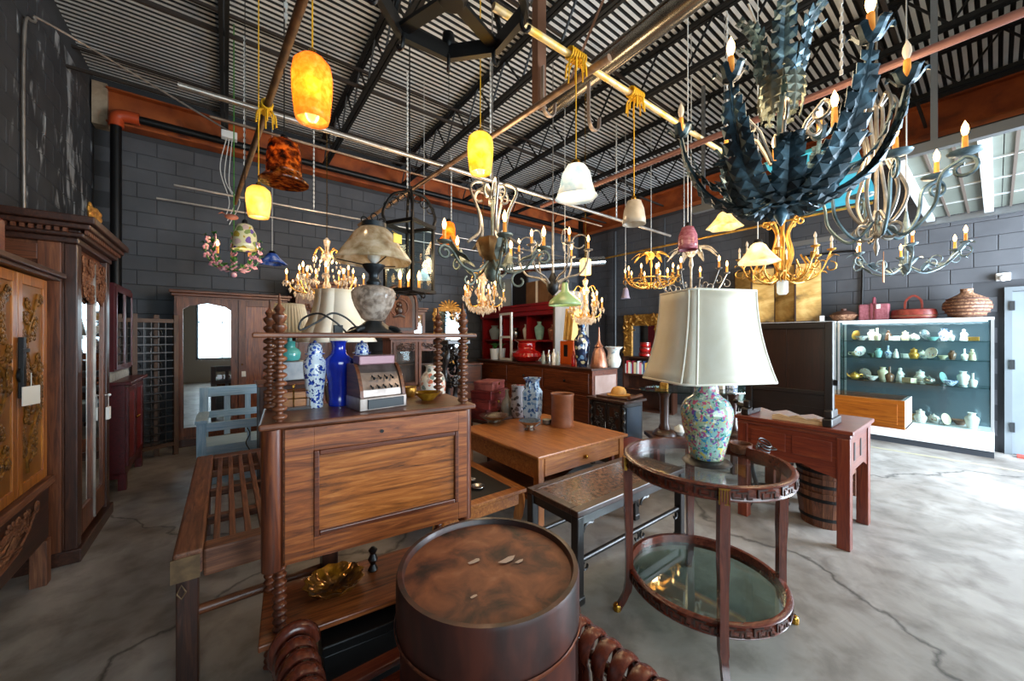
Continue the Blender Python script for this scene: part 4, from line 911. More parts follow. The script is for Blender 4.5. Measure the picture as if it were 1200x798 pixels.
def ginger(u, v, r, h, label):
    p = PZ(u, v, 1.17); t = thing('ginger_jar', label, 'jar', p, 0)
    part('jar', pot([(r*.7, 0), (r*.72, .008), (r*.7, .03), (r, h*.62), (r*.96, h*.7), (r*.62, h*.77), (r*.62, h*.8)]), M_BLUEWHITE)
    l = part('lid', pot([(r*.85, h*.8), (r*.86, h*.815), (r*.66, h*.82), (r*.64, h*.9), (r*.5, h*.955), (r*.2, h*.98)]), M_BLUEWHITE); part('finial', B().ball((0, 0, h*.985), r*.16, 5), M_BLUEWHITE, l)
ginger(369, 477, .05, .312, 'blue and white ginger jar left of the cobalt vase')
ginger(424, 471.5, .05, .31, 'blue and white ginger jar whose lid shows above the register')
p = PZ(466, 464, 1.17); ware('blue_tumbler', [(.024, 0), (.026, .004), (.027, .125), (.025, .125), (.023, .01), (.001, .008)], M_BLUEWHITE, 'straight blue and white beaker beside the cash register', 'cup', p)
p = PZ(501, 468.5, 1.17); ware('amber_bowl', [(.03, 0), (.035, .006), (.06, .03), (.068, .042), (.064, .042), (.05, .026), (.02, .01), (.001, .009)], P('amber_glass', '#b8862b', .1, 0, c2='#8a5c12', scale=20, trans=.4), 'scalloped amber glass bowl on the writing cabinet', 'bowl', p, 24, mod=lambda th, s: 1+.05*math.cos(10*th)*s)
p = PZ(481, 464.5, 1.17); ware('gilt_cup', [(.022, 0), (.028, .01), (.034, .035), (.03, .05), (.034, .055), (.03, .055), (.025, .04), (.001, .01)], M_GOLD, 'small gilt cup behind the amber glass bowl', 'cup', p)
p = PZ(344, 479, 1.17)
t = thing('letter_rack', 'small brass rail letter rack on the writing cabinet', 'rack', p, DRZ)
part('tray', box(-.07, .07, -.035, .035, 0, .012), 'darkwood')
for y in (-.03, .03):
    for x in (-.065, 0, .065): part('post', B().tube([(x, y, .012), (x, y, .1)], .003, 5).ball((x, y, .103), .006, 4), M_BRASS)
    for z in (.05, .085): part('rail', B().tube([(-.065, y, z), (.065, y, z)], .002, 5), M_BRASS)
part('papers', box(-.05, .05, -.01, .01, .012, .075), 'orangewood')
# the oil-style lamp on the gallery shelf
LPp = PD(438, 392, 1.76); LPp.z = 1.5185
t = thing('oil_lamp', 'antique lamp with crackled glass body and bell shade on the gallery shelf', 'lamp', LPp, .3)
M_MERC = shadeglass('mercury_glass', ('#8d8075', '#c3b5a8', '#e6dacd'), .25, .04, 34)
part('iron_foot', pot([(.115, 0), (.118, .006), (.09, .018), (.055, .04), (.045, .05), (.03, .06)], 32, lambda th, s: 1+.12*math.cos(8*th)*(1-s)), P('dark_pewter', '#2f3336', .4, .7))
for k in range(4):
    an = k*PI/2+.4; part('claw', B().tube([(.085*math.cos(an), .085*math.sin(an), .022), (.118*math.cos(an), .118*math.sin(an), .018), (.135*math.cos(an), .135*math.sin(an), .008)], [.014, .012, .008], 6), P('dark_pewter', '#2f3336'))
part('font', pot([(.04, .058), (.055, .07), (.085, .125), (.098, .165), (.1, .19), (.088, .21), (.05, .222), (.03, .225)], 28), M_MERC)
part('burner', pot([(.03, .225), (.034, .24), (.022, .255), (.022, .28), (.035, .292), (.05, .315), (.052, .322), (.02, .325)], 20), P('dark_pewter', '#2f3336'))
part('bulb', B().ball((0, 0, .375), .032, 8, 1, 1, 1.4), P('frosted_bulb', '#f2f0e8'))
for k in range(3):
    an = k*2*PI/3+.3; part('shade_arm', B().tube([(.03*math.cos(an), .03*math.sin(an), .32), (.165*math.cos(an), .165*math.sin(an), .345)], .003, 5), M_BLACK)
part('shade', B().lathe([(.168, .335), (.172, .342), (.15, .375), (.118, .42), (.09, .465), (.065, .49), (.05, .497)], 36, mod=lambda th, s: 1+.03*math.cos(6*th)*(1-s), cap=False), shadeglass('etched_glass_shade', ('#b99f78', '#dccbab', '#f0e6d2'), .3, .06, 18), solid=.003)
part('crown', pot([(.056, .492), (.056, .52), (.03, .53), (.012, .532)], 16), P('dark_pewter', '#2f3336'))
for k in range(3):
    an = k*2*PI/3; part('crown_loop', B().tube([(.045*math.cos(an)+.018*math.cos(q), .045*math.sin(an), .535+.018*math.sin(q)) for q in [2*PI*i/10 for i in range(10)]], .004, 4, True), M_BLACK)
part('yellow_tag', B().box(-.022, .022, -.178, -.175, .40, .44).tube([(0, -.14, .46), (0, -.176, .44)], .0015, 4), P('yellow_paper', '#e3bd4a', .7))
p = LPp+Vector((-.17, .02, 0))
single('lamp_cable', B().tube(catmull([(.05, 0, .006), (0, -.02, .05), (-.06, 0, .085), (-.12, .02, .06), (-.13, .02, .012), (-.06, .02, .05), (0, .03, .09), (.06, .03, .07), (.11, .02, .02), (.13, .01, .006)], 6), .0045, 6).box(-.0, .035, -.015, .012, .0, .035), M_BLKWIRE, 'black looping cable with plug on the gallery shelf', 'cable', (p.x, p.y, 1.519))
p = PZ(392, 690, .345)
bw = pot([(.05, 0), (.06, .004), (.1, .02), (.125, .05), (.12, .05), (.09, .026), (.03, .012), (.001, .011)], 40, lambda th, s: 1+.07*math.cos(12*th)*min(1, s*2))
single('carnival_bowl', bw, P('iridescent_glass', '#5a3c14', .12, .5, cols=('#2a1c12', '#7a4d12', '#c98a26'), scale=14, lo=.35, hi=.7), 'ruffled iridescent amber glass bowl on the lower shelf', 'bowl', (p.x, p.y, .346))
p = PZ(437, 668, .345)
single('turned_spool', pot([(.02, 0), (.024, .005), (.012, .03), (.024, .055), (.012, .08), (.022, .1), (.008, .115)], 14), 'blackwood', 'small black turned spindle standing on the lower shelf', 'spindle', (p.x, p.y, .346))
# ------------------------------------------------------------------ behind the writing cabinet
t = thing('narrow_chest', 'narrow dark chest behind the writing cabinet with a metal box on it', 'chest', (.22, 3.76, 0), 0)
part('body', box(0, .58, 0, .38, .08, 1.08), 'darkwood', bev=.004); part('top', box(-.015, .595, -.015, .395, 1.08, 1.105), 'walnut', bev=.005)
for k in range(3): d_ = part('drawer', box(.03, .55, -.012, 0, .14+k*.31, .42+k*.31), 'walnut', bev=.004); part('knob', B().ball((.29, -.025, .28+k*.31), .015, 5), M_BRASS, d_)
for x in (0, .52):
    for y in (0, .32): part('foot', box(x, x+.06, y, y+.06, 0, .08), 'darkwood')
single('metal_box', box(-.13, .13, -.1, .1, 0, .18), P('grey_tin', '#4c4f52', .4, .6, c2='#6b6a68', scale=6), 'grey metal box under the turquoise lamp', 'box', (.46, 3.94, 1.106), .2, bev=.012)
def pleat_shade(parent, r0, r1, z0, z1, m, n=72, amp=.025):
    return part('shade', B().lathe([(r0+(r1-r0)*i/5, z0+(z1-z0)*i/5) for i in range(6)], n, mod=lambda th, s: 1+amp*math.cos(th*n/2), cap=False), m, parent, solid=.002)
t = thing('turquoise_lamp', 'turquoise ceramic lamp with cream pleated shade', 'lamp', (.46, 3.94, 1.287), 0)
part('base', pot([(.07, 0), (.085, .02), (.09, .07), (.075, .1), (.045, .12), (.045, .16), (.06, .175), (.02, .18), (.012, .3)], 20), P('turquoise_glaze', '#4fa9a5', .15, coat=.5))
pleat_shade(t, .175, .115, .235, .515, M_CREAM)
t = thing('lamp_stand', 'slim brown pedestal stand carrying the white shaded lamp', 'stand', (.72, 3.28, 0), 0)
part('top', pot([(.15, .90), (.16, .91), (.16, .925), (.15, .93)], 24), 'walnut'); part('column', pot([(.05, .04), (.03, .1), (.025, .4), (.04, .5), (.025, .6), (.03, .9)], 14), 'walnut'); part('base', pot([(.15, 0), (.15, .02), (.06, .045)], 20), 'walnut')
t = thing('white_shade_lamp', 'lamp with large white hexagonal bell shade behind the cobalt vase', 'lamp', (.72, 3.28, .931), .2)
part('base', pot([(.06, 0), (.09, .06), (.1, .15), (.07, .25), (.03, .32), (.012, .34), (.012, .58)], 18), P('grey_glaze', '#8b8c86', .2, coat=.4))
RS = rect_shade(.27, .24, .15, .13, .53, .95, .10, .07)
sh = part('shade', B().bar((-.13, 0, .94), (.13, 0, .94), .005), M_BRASS)
for k in range(8):
    vs = []
    for r_ in RS: vs += [r_[k], r_[(k+1) % 8]]
    part('shade_panel', B().add(vs, [(2*i, 2*i+1, 2*i+3, 2*i+2) for i in range(len(RS)-1)], True), M_SH, sh, solid=.003)
# big carved armoire at the back wall
t = thing('carved_armoire', 'massive dark brown armoire with stepped crown against the back wall', 'wardrobe', (.86, 6.7, 0), 0)
part('body', box(0, 1.1, 0, .56, .05, 2.2), 'rosedark', bev=.004); part('plinth', box(-.03, 1.13, -.03, .57, 0, .14), 'darkwood', bev=.006)
z = 2.2
for o_, h in ((.02, .05), (.05, .05), (.02, .06), (.07, .05)): part('crown_moulding', box(-o_, 1.1+o_, -o_, .57, z, z+h), 'walnut', bev=.01); z += h
for i in range(2):
    d_ = door(.04+i*.515, .545+i*.515, .2, 2.14, -.02, .08, 'walnut', 'rosedark', knob=(.5+i*.1, 1.1)); part('door_carving', vine(.14+i*.515, .44+i*.515, 1.4, 2.0, -.012, 10, .012, 21+i), 'oldwood', d_)
# hall clock with arched carved hood
def arch(w, z0, z1, n=10): return [(-w, z0)]+[(-w*math.cos(PI*i/n), z1-w+w*math.sin(PI*i/n)) for i in range(n+1)]+[(w, z0)]
t = thing('arched_clock', 'carved hall clock cabinet with arched top behind the gallery shelf', 'clock', (2.05, 5.45, 0), -.28)
part('trunk', box(-.22, .22, 0, .25, .35, 1.62), 'walnut', bev=.004); part('plinth', box(-.26, .26, -.03, .26, 0, .36), 'walnut', bev=.006)
part('hood', B().prism(arch(.25, 1.6, 2.25), .28, T(0, -.02, 0)), 'darkwood'); part('hood_moulding', B().tube([(q[0]*1.02, -.03, q[1]+.008) for q in arch(.25, 1.6, 2.25)], .022, 6), 'walnut')
part('carved_dial', B().prism(arch(.19, 1.64, 2.16), .02, T(0, -.038, 0)), 'oldwood'); part('dial_ring', B().tube([(.13*math.cos(2*PI*i/24), -.045, 1.94+.13*math.sin(2*PI*i/24)) for i in range(24)], .012, 6, True), 'walnut')
part('relief', B().ball((0, -.035, 1.9), .075, 8, .8, .4, 1).ball((0, -.045, 1.98), .045, 6, 1, .6, 1.1).tube([(-.08, -.04, 1.8), (0, -.05, 1.83), (.08, -.04, 1.8)], .02, 6), 'darkwood')
d_ = part('trunk_door', B().box(-.17, -.13, -.018, 0, .45, 1.5).box(.13, .17, -.018, 0, .45, 1.5).box(-.13, .13, -.018, 0, .45, .52).box(-.13, .13, -.018, 0, 1.43, 1.5), 'darkwood'); part('pane', box(-.13, .13, -.01, -.006, .52, 1.43), M_CLEAR, d_)
t = thing('square_clock', 'brown longcase clock with small square glazed hood', 'clock', (2.52, 6.05, 0), -.2)
part('trunk', box(-.16, .16, .02, .25, .3, 1.45), 'walnut'); part('plinth', box(-.2, .2, 0, .26, 0, .32), 'walnut', bev=.005)
hd = part('hood', B().box(-.2, -.15, -.02, .26, 1.45, 1.93).box(.15, .2, -.02, .26, 1.45, 1.93).box(-.15, .15, .2, .26, 1.45, 1.93).box(-.15, .15, -.02, .2, 1.45, 1.5).box(-.15, .15, -.02, .2, 1.88, 1.93), 'walnut')
part('crown', B().box(-.23, .23, -.05, .27, 1.93, 1.97).box(-.25, .25, -.07, .27, 1.97, 2.0), 'walnut', bev=.006)
for i in range(2):
    for j in range(2): part('hood_pane', box(-.14+i*.145, -.005+i*.145, -.01, -.006, 1.51+j*.185, 1.69+j*.185), M_MIRROR, hd)
part('glazing_bar', B().box(-.006, .006, -.018, -.004, 1.5, 1.88).box(-.15, .15, -.018, -.004, 1.69, 1.702), 'darkwood')
t = thing('glazed_vitrine', 'brown display cabinet with small glazed doors behind the writing cabinet', 'cabinet', (1.52, 4.3, 0), -.1)
part('body', B().box(0, .02, 0, .35, .0, 1.47).box(.62, .64, 0, .35, 0, 1.47).box(.02, .62, .33, .35, 0, 1.47).box(.02, .62, 0, .33, 1.44, 1.47).box(.02, .62, 0, .33, 0, .9), 'walnut')
part('cornice', box(-.02, .66, -.02, .36, 1.47, 1.5), 'walnut', bev=.004)
part('inner_shelf', box(.02, .62, .03, .33, 1.16, 1.175), 'walnut')
for i in range(2):
    a = .025+i*.30; d_ = part('glazed_door', B().box(a, a+.035, -.018, 0, .92, 1.44).box(a+.255, a+.29, -.018, 0, .92, 1.44).box(a+.035, a+.255, -.018, 0, .92, .96).box(a+.035, a+.255, -.018, 0, 1.33, 1.44), 'walnut', bev=.003)
    part('pane', box(a+.035, a+.255, -.011, -.007, .96, 1.33), M_CLEAR, d_); part('fret_strip', vine(a+.04, a+.25, 1.34, 1.43, -.02, 6, .005, 31+i), 'darkwood', d_)
# gilt mirror on a chest
t = thing('chest_of_drawers', 'dark chest of drawers below the gilt mirror', 'chest', (2.95, 5.85, 0), -.2)
part('body', box(0, .75, 0, .4, .06, 1.0), 'darkwood', bev=.005); part('top', box(-.02, .77, -.02, .41, 1.0, 1.03), 'walnut', bev=.005)
for k in range(3): d_ = part('drawer', box(.03, .72, -.012, 0, .1+k*.3, .37+k*.3), 'walnut', bev=.003); part('pull', B().ball((.375, -.022, .24+k*.3), .014, 5), M_BRASS, d_)
for x in (.0, .69): part('foot', box(x, x+.06, 0, .4, 0, .06), 'darkwood')
p = PY(528, 390, 5.85)
t = thing('gilt_mirror', 'white-lit mirror in an ornate gilt frame with shell crest', 'mirror', (p.x, p.y+.06, 1.031), -.45)
part('frame', B().box(-.27, -.21, 0, .03, 0, .98).box(.21, .27, 0, .03, 0, .98).box(-.21, .21, 0, .03, 0, .06).box(-.21, .21, 0, .03, .92, .98), M_GOLDW, bev=.012)
part('glass', box(-.21, .21, .01, .016, .06, .92), M_MIRROR)
cr_ = B()
for k in range(9):
    an = PI*k/8; cr_.tube([(0, .01, .98), (.14*math.cos(an), .005, .99+.11*math.sin(an)), (.19*math.cos(an), -.005, .98+.15*math.sin(an))], [.012, .02, .012], 6)
part('crest', cr_, M_GOLDW); part('carving', vine(-.28, -.2, 0, .98, -.004, 12, .007, 3).ext(vine(.2, .28, 0, .98, -.004, 12, .007, 4)), M_GOLDW, kind='stuff')
# carved openwork pedestal seen through the gallery columns
t = thing('carved_pedestal', 'dark openwork carved wooden pedestal behind the right gallery columns', 'pedestal', (1.98, 3.68, 0), .1)
part('base', box(-.16, .16, -.16, .16, 0, .1), 'blackwood', bev=.01); part('top', box(-.15, .15, -.15, .15, 1.42, 1.47), 'blackwood', bev=.01)
for k in range(4):
    an = k*PI/2+.4; pts = catmull([(.11*math.cos(an), .11*math.sin(an), .1), (.13*math.cos(an+.5), .13*math.sin(an+.5), .4), (.05*math.cos(an+1), .05*math.sin(an+1), .8), (.11*math.cos(an+1.5), .11*math.sin(an+1.5), 1.15), (.1*math.cos(an+2), .1*math.sin(an+2), 1.42)], 6)
    part('carved_strut', B().tube(pts, [.03+.012*math.sin(i*1.3) for i in range(len(pts))], 8), 'blackwood')
    part('carved_leaves', B().ext(vine(-.09, .09, .9, 1.4, 0, 10, .009, 40+k), Rz(an) @ T(0, -.1, 0)), 'blackwood')
# jar on a stand right of the writing cabinet
t = thing('jar_stand', 'brown round stand below the pale painted jar', 'stand', (1.64, 3.44, 0), 0)
part('top', pot([(.14, .76), (.15, .77), (.15, .785), (.13, .79)], 20), 'walnut')
for k in range(3): an = k*2.1; part('leg', B().tube([(.1*math.cos(an), .1*math.sin(an), .77), (.06*math.cos(an), .06*math.sin(an), .4), (.13*math.cos(an), .13*math.sin(an), 0)], .018, 6), 'walnut')
p = PD(551, 440, 3.5)
ware('painted_jar', [(.09, 0), (.1, .02), (.125, .15), (.13, .25), (.11, .33), (.07, .37), (.07, .41), (.08, .425), (.06, .42)], vor('rose_painted_ware', '#ddd8cc', ['#c8765a', '#d89a83', '#7d8d86', '#b9a89a'], 18, .42), 'pale porcelain jar painted with coral flowers', 'jar', (1.64, 3.44, .791))
# red boxes
z = 0
t = thing('low_stool', 'low dark stool under the stack of red boxes', 'stool', (2.46, 3.64, 0), .2)
part('seat', box(-.2, .2, -.2, .2, .52, .56), 'darkwood', bev=.006)
for x in (-.18, .14):
    for y in (-.18, .14): part('leg', box(x, x+.04, y, y+.04, 0, .52), 'darkwood')
z = .561
for k, (h, s, c) in enumerate(((.12, .19, '#7a2a26'), (.11, .17, '#8f3b36'), (.1, .185, '#6e1f1f'), (.1, .16, '#93504a'))):
    t = thing('red_box', 'red leather box, %s in the stack on the low stool' % ('bottom', 'second from bottom', 'second from top', 'topmost')[k], 'box', (2.46, 3.64, z), .2+.1*k)
    part('case', box(-s, s, -s*.75, s*.75, 0, h*.7), P('red_leather_%d' % k, c, .4, c2='#4b1414', scale=8), bev=.005); part('lid', box(-s-.004, s+.004, -s*.75-.004, s*.75+.004, h*.7, h-.001), P('red_leather_%d' % k, c), bev=.005); part('clasp', box(-.015, .015, -s*.75-.008, -s*.75-.003, h*.55, h*.8), M_BRASS); z += h
# ------------------------------------------------------------------ wares on the drawer table
ZT = .6005
def on(u, v, z): p = PZ(u, v, z); return (p.x, p.y, z)
ware('silver_bowl', [(.07, 0), (.075, .01), (.06, .02), (.11, .045), (.155, .075), (.16, .08), (.15, .08), (.1, .052), (.001, .035)], M_SILVER, 'wide tarnished silver bowl on the drawer table', 'bowl', on(579, 495, ZT), 28)
ware('footed_bowl', [(.05, 0), (.055, .01), (.03, .03), (.06, .05), (.105, .085), (.11, .095), (.1, .093), (.05, .058), (.001, .05)], M_SILVER, 'smaller silver bowl on a foot beside the blue square vase', 'bowl', on(621, 504, ZT), 24)
t = thing('square_vase', 'tall square blue and white porcelain vase on the drawer table', 'vase', on(624, 497, ZT) if False else (lambda p: (p.x, p.y, ZT))(PZ(624, 497, ZT)), .5)
M_SQV = vor('blue_landscape_ware', '#9fb3c4', ['#2c4a7c', '#3c628f', '#6d8cae'], 26, .45)
def sqv(levels):
    b = B(); vs = []; fs = []
    for h_, z_ in levels:
        c = h_*.12; vs += [(h_-c, -h_, z_), (h_, -h_+c, z_), (h_, h_-c, z_), (h_-c, h_, z_), (-h_+c, h_, z_), (-h_, h_-c, z_), (-h_, -h_+c, z_), (-h_+c, -h_, z_)]
    for i in range(len(levels)-1):
        for k in range(8): fs.append((i*8+k, i*8+(k+1) % 8, (i+1)*8+(k+1) % 8, (i+1)*8+k))
    fs.append(tuple(reversed(range(8)))); return b.add(vs, fs)
part('vessel', sqv([(.072, 0), (.072, .03), (.066, .04), (.078, .1), (.085, .33), (.06, .38), (.055, .44), (.07, .47), (.082, .48), (.075, .48), (.05, .44)]), M_SQV, bev=.003)
part('handle', B().tube(catmull([(.055, 0, .44), (.08, 0, .43), (.085, 0, .39), (.06, 0, .37)], 4), .008, 6), M_SQV); part('handle', B().tube(catmull([(-.055, 0, .44), (-.08, 0, .43), (-.085, 0, .39), (-.06, 0, .37)], 4), .008, 6), M_SQV)
M_BRUSH = P('leathery_wood', '#7a4628', .45, c2='#965a36', scale=5)
ware('brush_pot', [(.115, 0), (.118, .01), (.112, .04), (.112, .3), (.12, .325), (.118, .33), (.105, .32), (.1, .02), (.001, .015)], M_BRUSH, 'large cylindrical brown wooden brush pot on the drawer table', 'pot', on(659, 499, ZT), 32)
ware('bottle_vase', [(.05, 0), (.055, .01), (.07, .09), (.06, .16), (.025, .21), (.018, .27), (.028, .3), (.02, .295)], P('grey_stoneware', '#6f675c', .35, c2='#93897c', scale=12), 'grey stoneware bottle vase with slim neck beside the silver bowl', 'vase', on(594, 487, ZT))
ware('mottled_jar', [(.06, 0), (.07, .01), (.085, .12), (.08, .22), (.07, .28), (.078, .36), (.07, .36)], vor('mottled_grey_ware', '#9b9aa0', ['#3c3a3c', '#5a5557', '#27262a'], 20, .45), 'mottled grey and black jar behind the square vase', 'jar', on(607, 489, ZT))
ware('pebble_dish', [(.03, 0), (.045, .01), (.05, .05), (.045, .05), (.001, .01)], M_GREYIRON, 'little dark metal cup between square vase and brush pot', 'cup', on(641, 497, ZT))
# ------------------------------------------------------------------ long sideboard
t = thing('long_sideboard', 'long reddish brown sideboard with drawers standing mid shop', 'sideboard', (3.85, 6.1, 0), -PI/2)
L, W, H = 2.82, .55, 1.08
part('carcase', box(0, L, .015, W, .08, H-.03), 'rosedark'); part('top', box(-.02, L+.02, -.02, W+.02, H-.03, H), 'darkwood', bev=.008)
part('end_panel', box(L, L+.012, .06, W-.04, .16, H-.1), P('window_lit_panel', '#a88f86', .4, c2='#8a6c60', scale=3), bev=.004)  # window light on this end put into the panel's pale colour
part('plinth', box(-.01, L+.01, 0, W, 0, .09), 'darkwood')
for i in range(3):
    for k in range(2):
        d_ = part('drawer' if k else 'cupboard_door', box(.05+i*.92, .93+i*.92, -.004, .015, (.14, .74)[k], (.7, H-.07)[k]), 'rosedark', bev=.005); part('knob', B().ball((.49+i*.92, -.018, (.42, .88)[k]), .018, 6), M_BLACK, d_)
ZS = 1.0805
def onx(u, x, z): p = PX(u, 400, x); return (p.x, p.y, z)
def pot_r(prof, m, *a): return ware('x', prof, m, *a)
t = thing('red_urn', 'big glossy red round-bellied urn on the sideboard', 'urn', onx(617, 4.12, ZS), 0)
part('belly', pot([(.16, 0), (.2, .02), (.26, .09), (.25, .15), (.16, .2), (.15, .24)], 28), M_RED); part('collar', pot([(.15, .238), (.16, .26), (.15, .32), (.19, .35), (.2, .37), (.17, .375), (.13, .33)], 28), M_RED)
part('rim', pot([(.198, .36), (.205, .37), (.198, .38)], 28), M_COPPER)
ware('chinese_vase', vase_prof(.115, .6, .45, .62, .62, .55), vor('dark_floral_ware', '#1c2740', ['#c7cfd6', '#5f83a8', '#b9b28a', '#26365c'], 16, .42), 'tall dark blue flowered vase on the sideboard', 'vase', onx(682, 4.0, ZS))
t = thing('copper_tagine', 'copper cone-lidded vessel with thin spire on the sideboard', 'vessel', onx(702, 4.1, ZS), 0)
part('cone', pot([(.115, 0), (.12, .02), (.11, .06), (.085, .2), (.06, .26), (.05, .27)], 22), M_COPPER); part('spire', pot([(.05, .27), (.06, .29), (.03, .33), (.014, .38), (.01, .5), (.004, .56)], 14), M_COPPER)
ware('white_flared_vase', [(.07, 0), (.09, .03), (.105, .1), (.075, .18), (.085, .24), (.13, .285), (.12, .285), (.06, .2)], vor('pale_floral_ware', '#d5d9d4', ['#8a9aa6', '#a9b6b0', '#c79a8f'], 22, .3), 'white flared porcelain vase at the end of the sideboard', 'vase', onx(719, 4.28, ZS))
t = thing('orange_case', 'orange painted cabinet box on the sideboard', 'box', onx(664, 4.18, ZS), -PI/2)
M_OR = P('orange_paint', '#c2510f', .4)
part('case', B().box(-.14, .14, 0, .02, 0, .36).box(-.14, -.12, .02, .2, 0, .36).box(.12, .14, .02, .2, 0, .36).box(-.12, .12, .02, .2, .34, .36).box(-.12, .12, .02, .2, 0, .02), M_OR); part('slot', box(-.06, .02, -.004, -.001, .12, .3), M_BLACK)
for k in range(3): single('leaning_board', B().box(-.012, .012, -.1, .1, 0, .5), P('gilt_board', '#c8a055', .5, c2='#d9b873', scale=5), 'narrow gilt board on the orange box, %s' % ('nearest the dark blue vase', 'middle one of three', 'nearest the red cabinet')[k], 'board', (lambda p: (p[0]+.11, p[1]-.08+.08*k, p[2]+.361))(onx(664, 4.18, ZS)), 0, 'gilt boards on the orange box', bev=.003, rot=(.12, 0, PI/2))
M_BG = P('bottle_glass', '#c9d3cf', .08, trans=.4)
for k, u in enumerate((637, 643, 649, 654, 672)): 
    ware('glass_bottle', [(.03, 0), (.032, .01), (.03, .12+.02*(k % 3)), (.012, .16+.02*(k % 3)), (.012, .2+.02*(k % 3)), (.008, .2+.02*(k % 3))], [M_BG, M_SILVER, M_PORC, M_BG, M_RED][k], ['clear glass bottle right beside the red urn', 'silver bottle on the sideboard beside the urn', 'white bottle in the middle of the sideboard', 'clear glass bottle next to the orange box', 'red bottle between orange box and dark blue vase'][k], 'bottle', onx(u, 3.95+.04*(k % 2), ZS), 14)
t = thing('window_sash', 'white painted empty window frame propped on the sideboard', 'frame', onx(592, 4.02, ZS), -PI/2-.1)
for b_ in (box(-.21, -.17, 0, .03, 0, .86), box(.17, .21, 0, .03, 0, .86)): part('stile', b_, M_WHITE)
for z in (0, .4, .82): part('rail', box(-.17, .17, 0, .03, z, z+.04), M_WHITE)
for k, (u, xp) in enumerate(((580, 4.05), (587, 4.28))):
    t = thing('plant_pot', 'white pot with leafy green plant %s the white frame' % ('left of' if k == 0 else 'behind'), 'plant', onx(u, xp, ZS), 0)
    part('pot', pot([(.08, 0), (.1, .2), (.09, .2), (.08, .17), (.001, .17)], 16), M_WHITE); b = B()
    for q in range(14): an = q*2.4; b.leaf(catmull([(0, 0, .17), (.05*math.cos(an), .05*math.sin(an), .26), (.13*math.cos(an), .13*math.sin(an), .28+.01*(q % 4))], 3), .03, 1, .2, depth=0)
    part('leaves', b, P('leaf_green', '#35652a', .5), kind='stuff')
# ------------------------------------------------------------------ red lacquer cabinet
t = thing('red_cabinet', 'red lacquer open display cabinet with deep cornice', 'cabinet', (4.5, 6.95, 0), -PI/2)
L, W, H = 2.3, .45, 2.12
part('carcase', B().box(0, .05, 0, W, 0, 1.9).box(L-.05, L, 0, W, 0, 1.9).box(.05, L-.05, W-.02, W, 0, 1.9).box(.05, L-.05, 0, W-.02, 0, .95), 'redlac')
part('cornice', B().box(-.03, L+.03, -.03, W, 1.9, 1.98).box(-.06, L+.06, -.06, W, 1.98, 2.07).box(-.08, L+.08, -.08, W, 2.07, 2.12), 'redlac', bev=.008)
for z in (1.42,): part('shelf', box(.05, L-.05, .02, W-.02, z, z+.03), 'redlac')
for x in (.75, 1.5): part('divider', box(x, x+.03, .02, W-.02, .95, 1.9), 'redlac')
kinds = [(.1, .34, .35, .5), (.09, .28, .3, .4), (.12, .3, .5, .7), (.07, .4, .3, .5), (.11, .24, .6, .8), (.08, .3, .4, .6)]
names = ['white', 'celadon', 'brown', 'clear glass', 'blue and white', 'silver']
ms = [M_PORC, M_CELADON, M_COPPER, M_BG, M_BLUEWHITE, M_SILVER]
for i in range(6):
    for lv, z in enumerate((.951, 1.451)):
        k = (i+2*lv) % 6; r, h, nk, lp = kinds[k]
        ware('cabinet_vase', vase_prof(r, h, nk, lp), ms[(i+lv*3) % 6], '%s vase in the red cabinet, %s, %s bay' % (names[(i+lv*3) % 6], ('lower level', 'upper shelf')[lv], ('back wall', 'middle', 'sideboard end')[i//2]), 'vase', (4.68, 6.95-(.22+.36*i+.02*(i//2)), z), 16)
single('pale_board', box(-.28, .28, -.02, .02, 0, .58), P('pale_blue_board', '#aebcc6', .5), 'pale blue-white board standing on top of the red cabinet', 'board', (4.6, 6.35, 2.122), PI/2+.2, bev=.006)
single('dark_board', box(-.2, .2, -.025, .025, 0, .66), 'blackwood', 'dark panel standing on the red cabinet beside the pale board', 'board', (4.62, 5.75, 2.122), PI/2+.1)
t = thing('carton', 'brown cardboard carton on top of the red cabinet', 'box', (4.68, 5.1, 2.122), 0)
part('carton_body', box(-.2, .2, -.3, .3, 0, .4), P('cardboard', '#7d5a3c', .8, c2='#6a4a30', scale=4)); part('tape', box(-.201, -.2, -.03, .03, 0, .4), M_PAPER)
single('pink_carton', box(-.1, .1, -.12, .12, 0, .3), P('pink_card', '#b58278', .8), 'small pink carton stood on the cabinet before the brown one', 'box', (4.56, 5.52, 2.122), .1) if False else None
single('door_slab', box(-.03, .03, -.35, .35, 0, 2.3), P('grey_brown_board', '#8d8378', .6, c2='#6d6358', scale=3, mp=(1, 1, .2)), 'grey-brown upright board beside the red cabinet', 'board', (4.75, 4.5, 0), PI/2-.2) 
t = thing('hanging_jeans', 'blue cloth hanging over a pale board by the gilt mirror', 'cloth', (3.62, 6.3, 0), -.4)
part('stand_post', B().tube([(0, 0, 0), (0, 0, 2.05)], .02, 8), 'palewood'); part('foot', B().box(-.15, .15, -.03, .03, 0, .03).box(-.03, .03, -.15, .15, 0, .03), 'palewood')
part('cloth', B().lathe([(.1, 1.62), (.085, 1.7), (.08, 1.9), (.06, 2.04), (.02, 2.05)], 18, mod=lambda th, s: 1+.15*math.cos(6*th)), P('blue_denim', '#3f5670', .8, c2='#56708b', scale=6)); part('pale_board', box(-.1, .1, .04, .06, 1.1, 1.64), 'palewood')
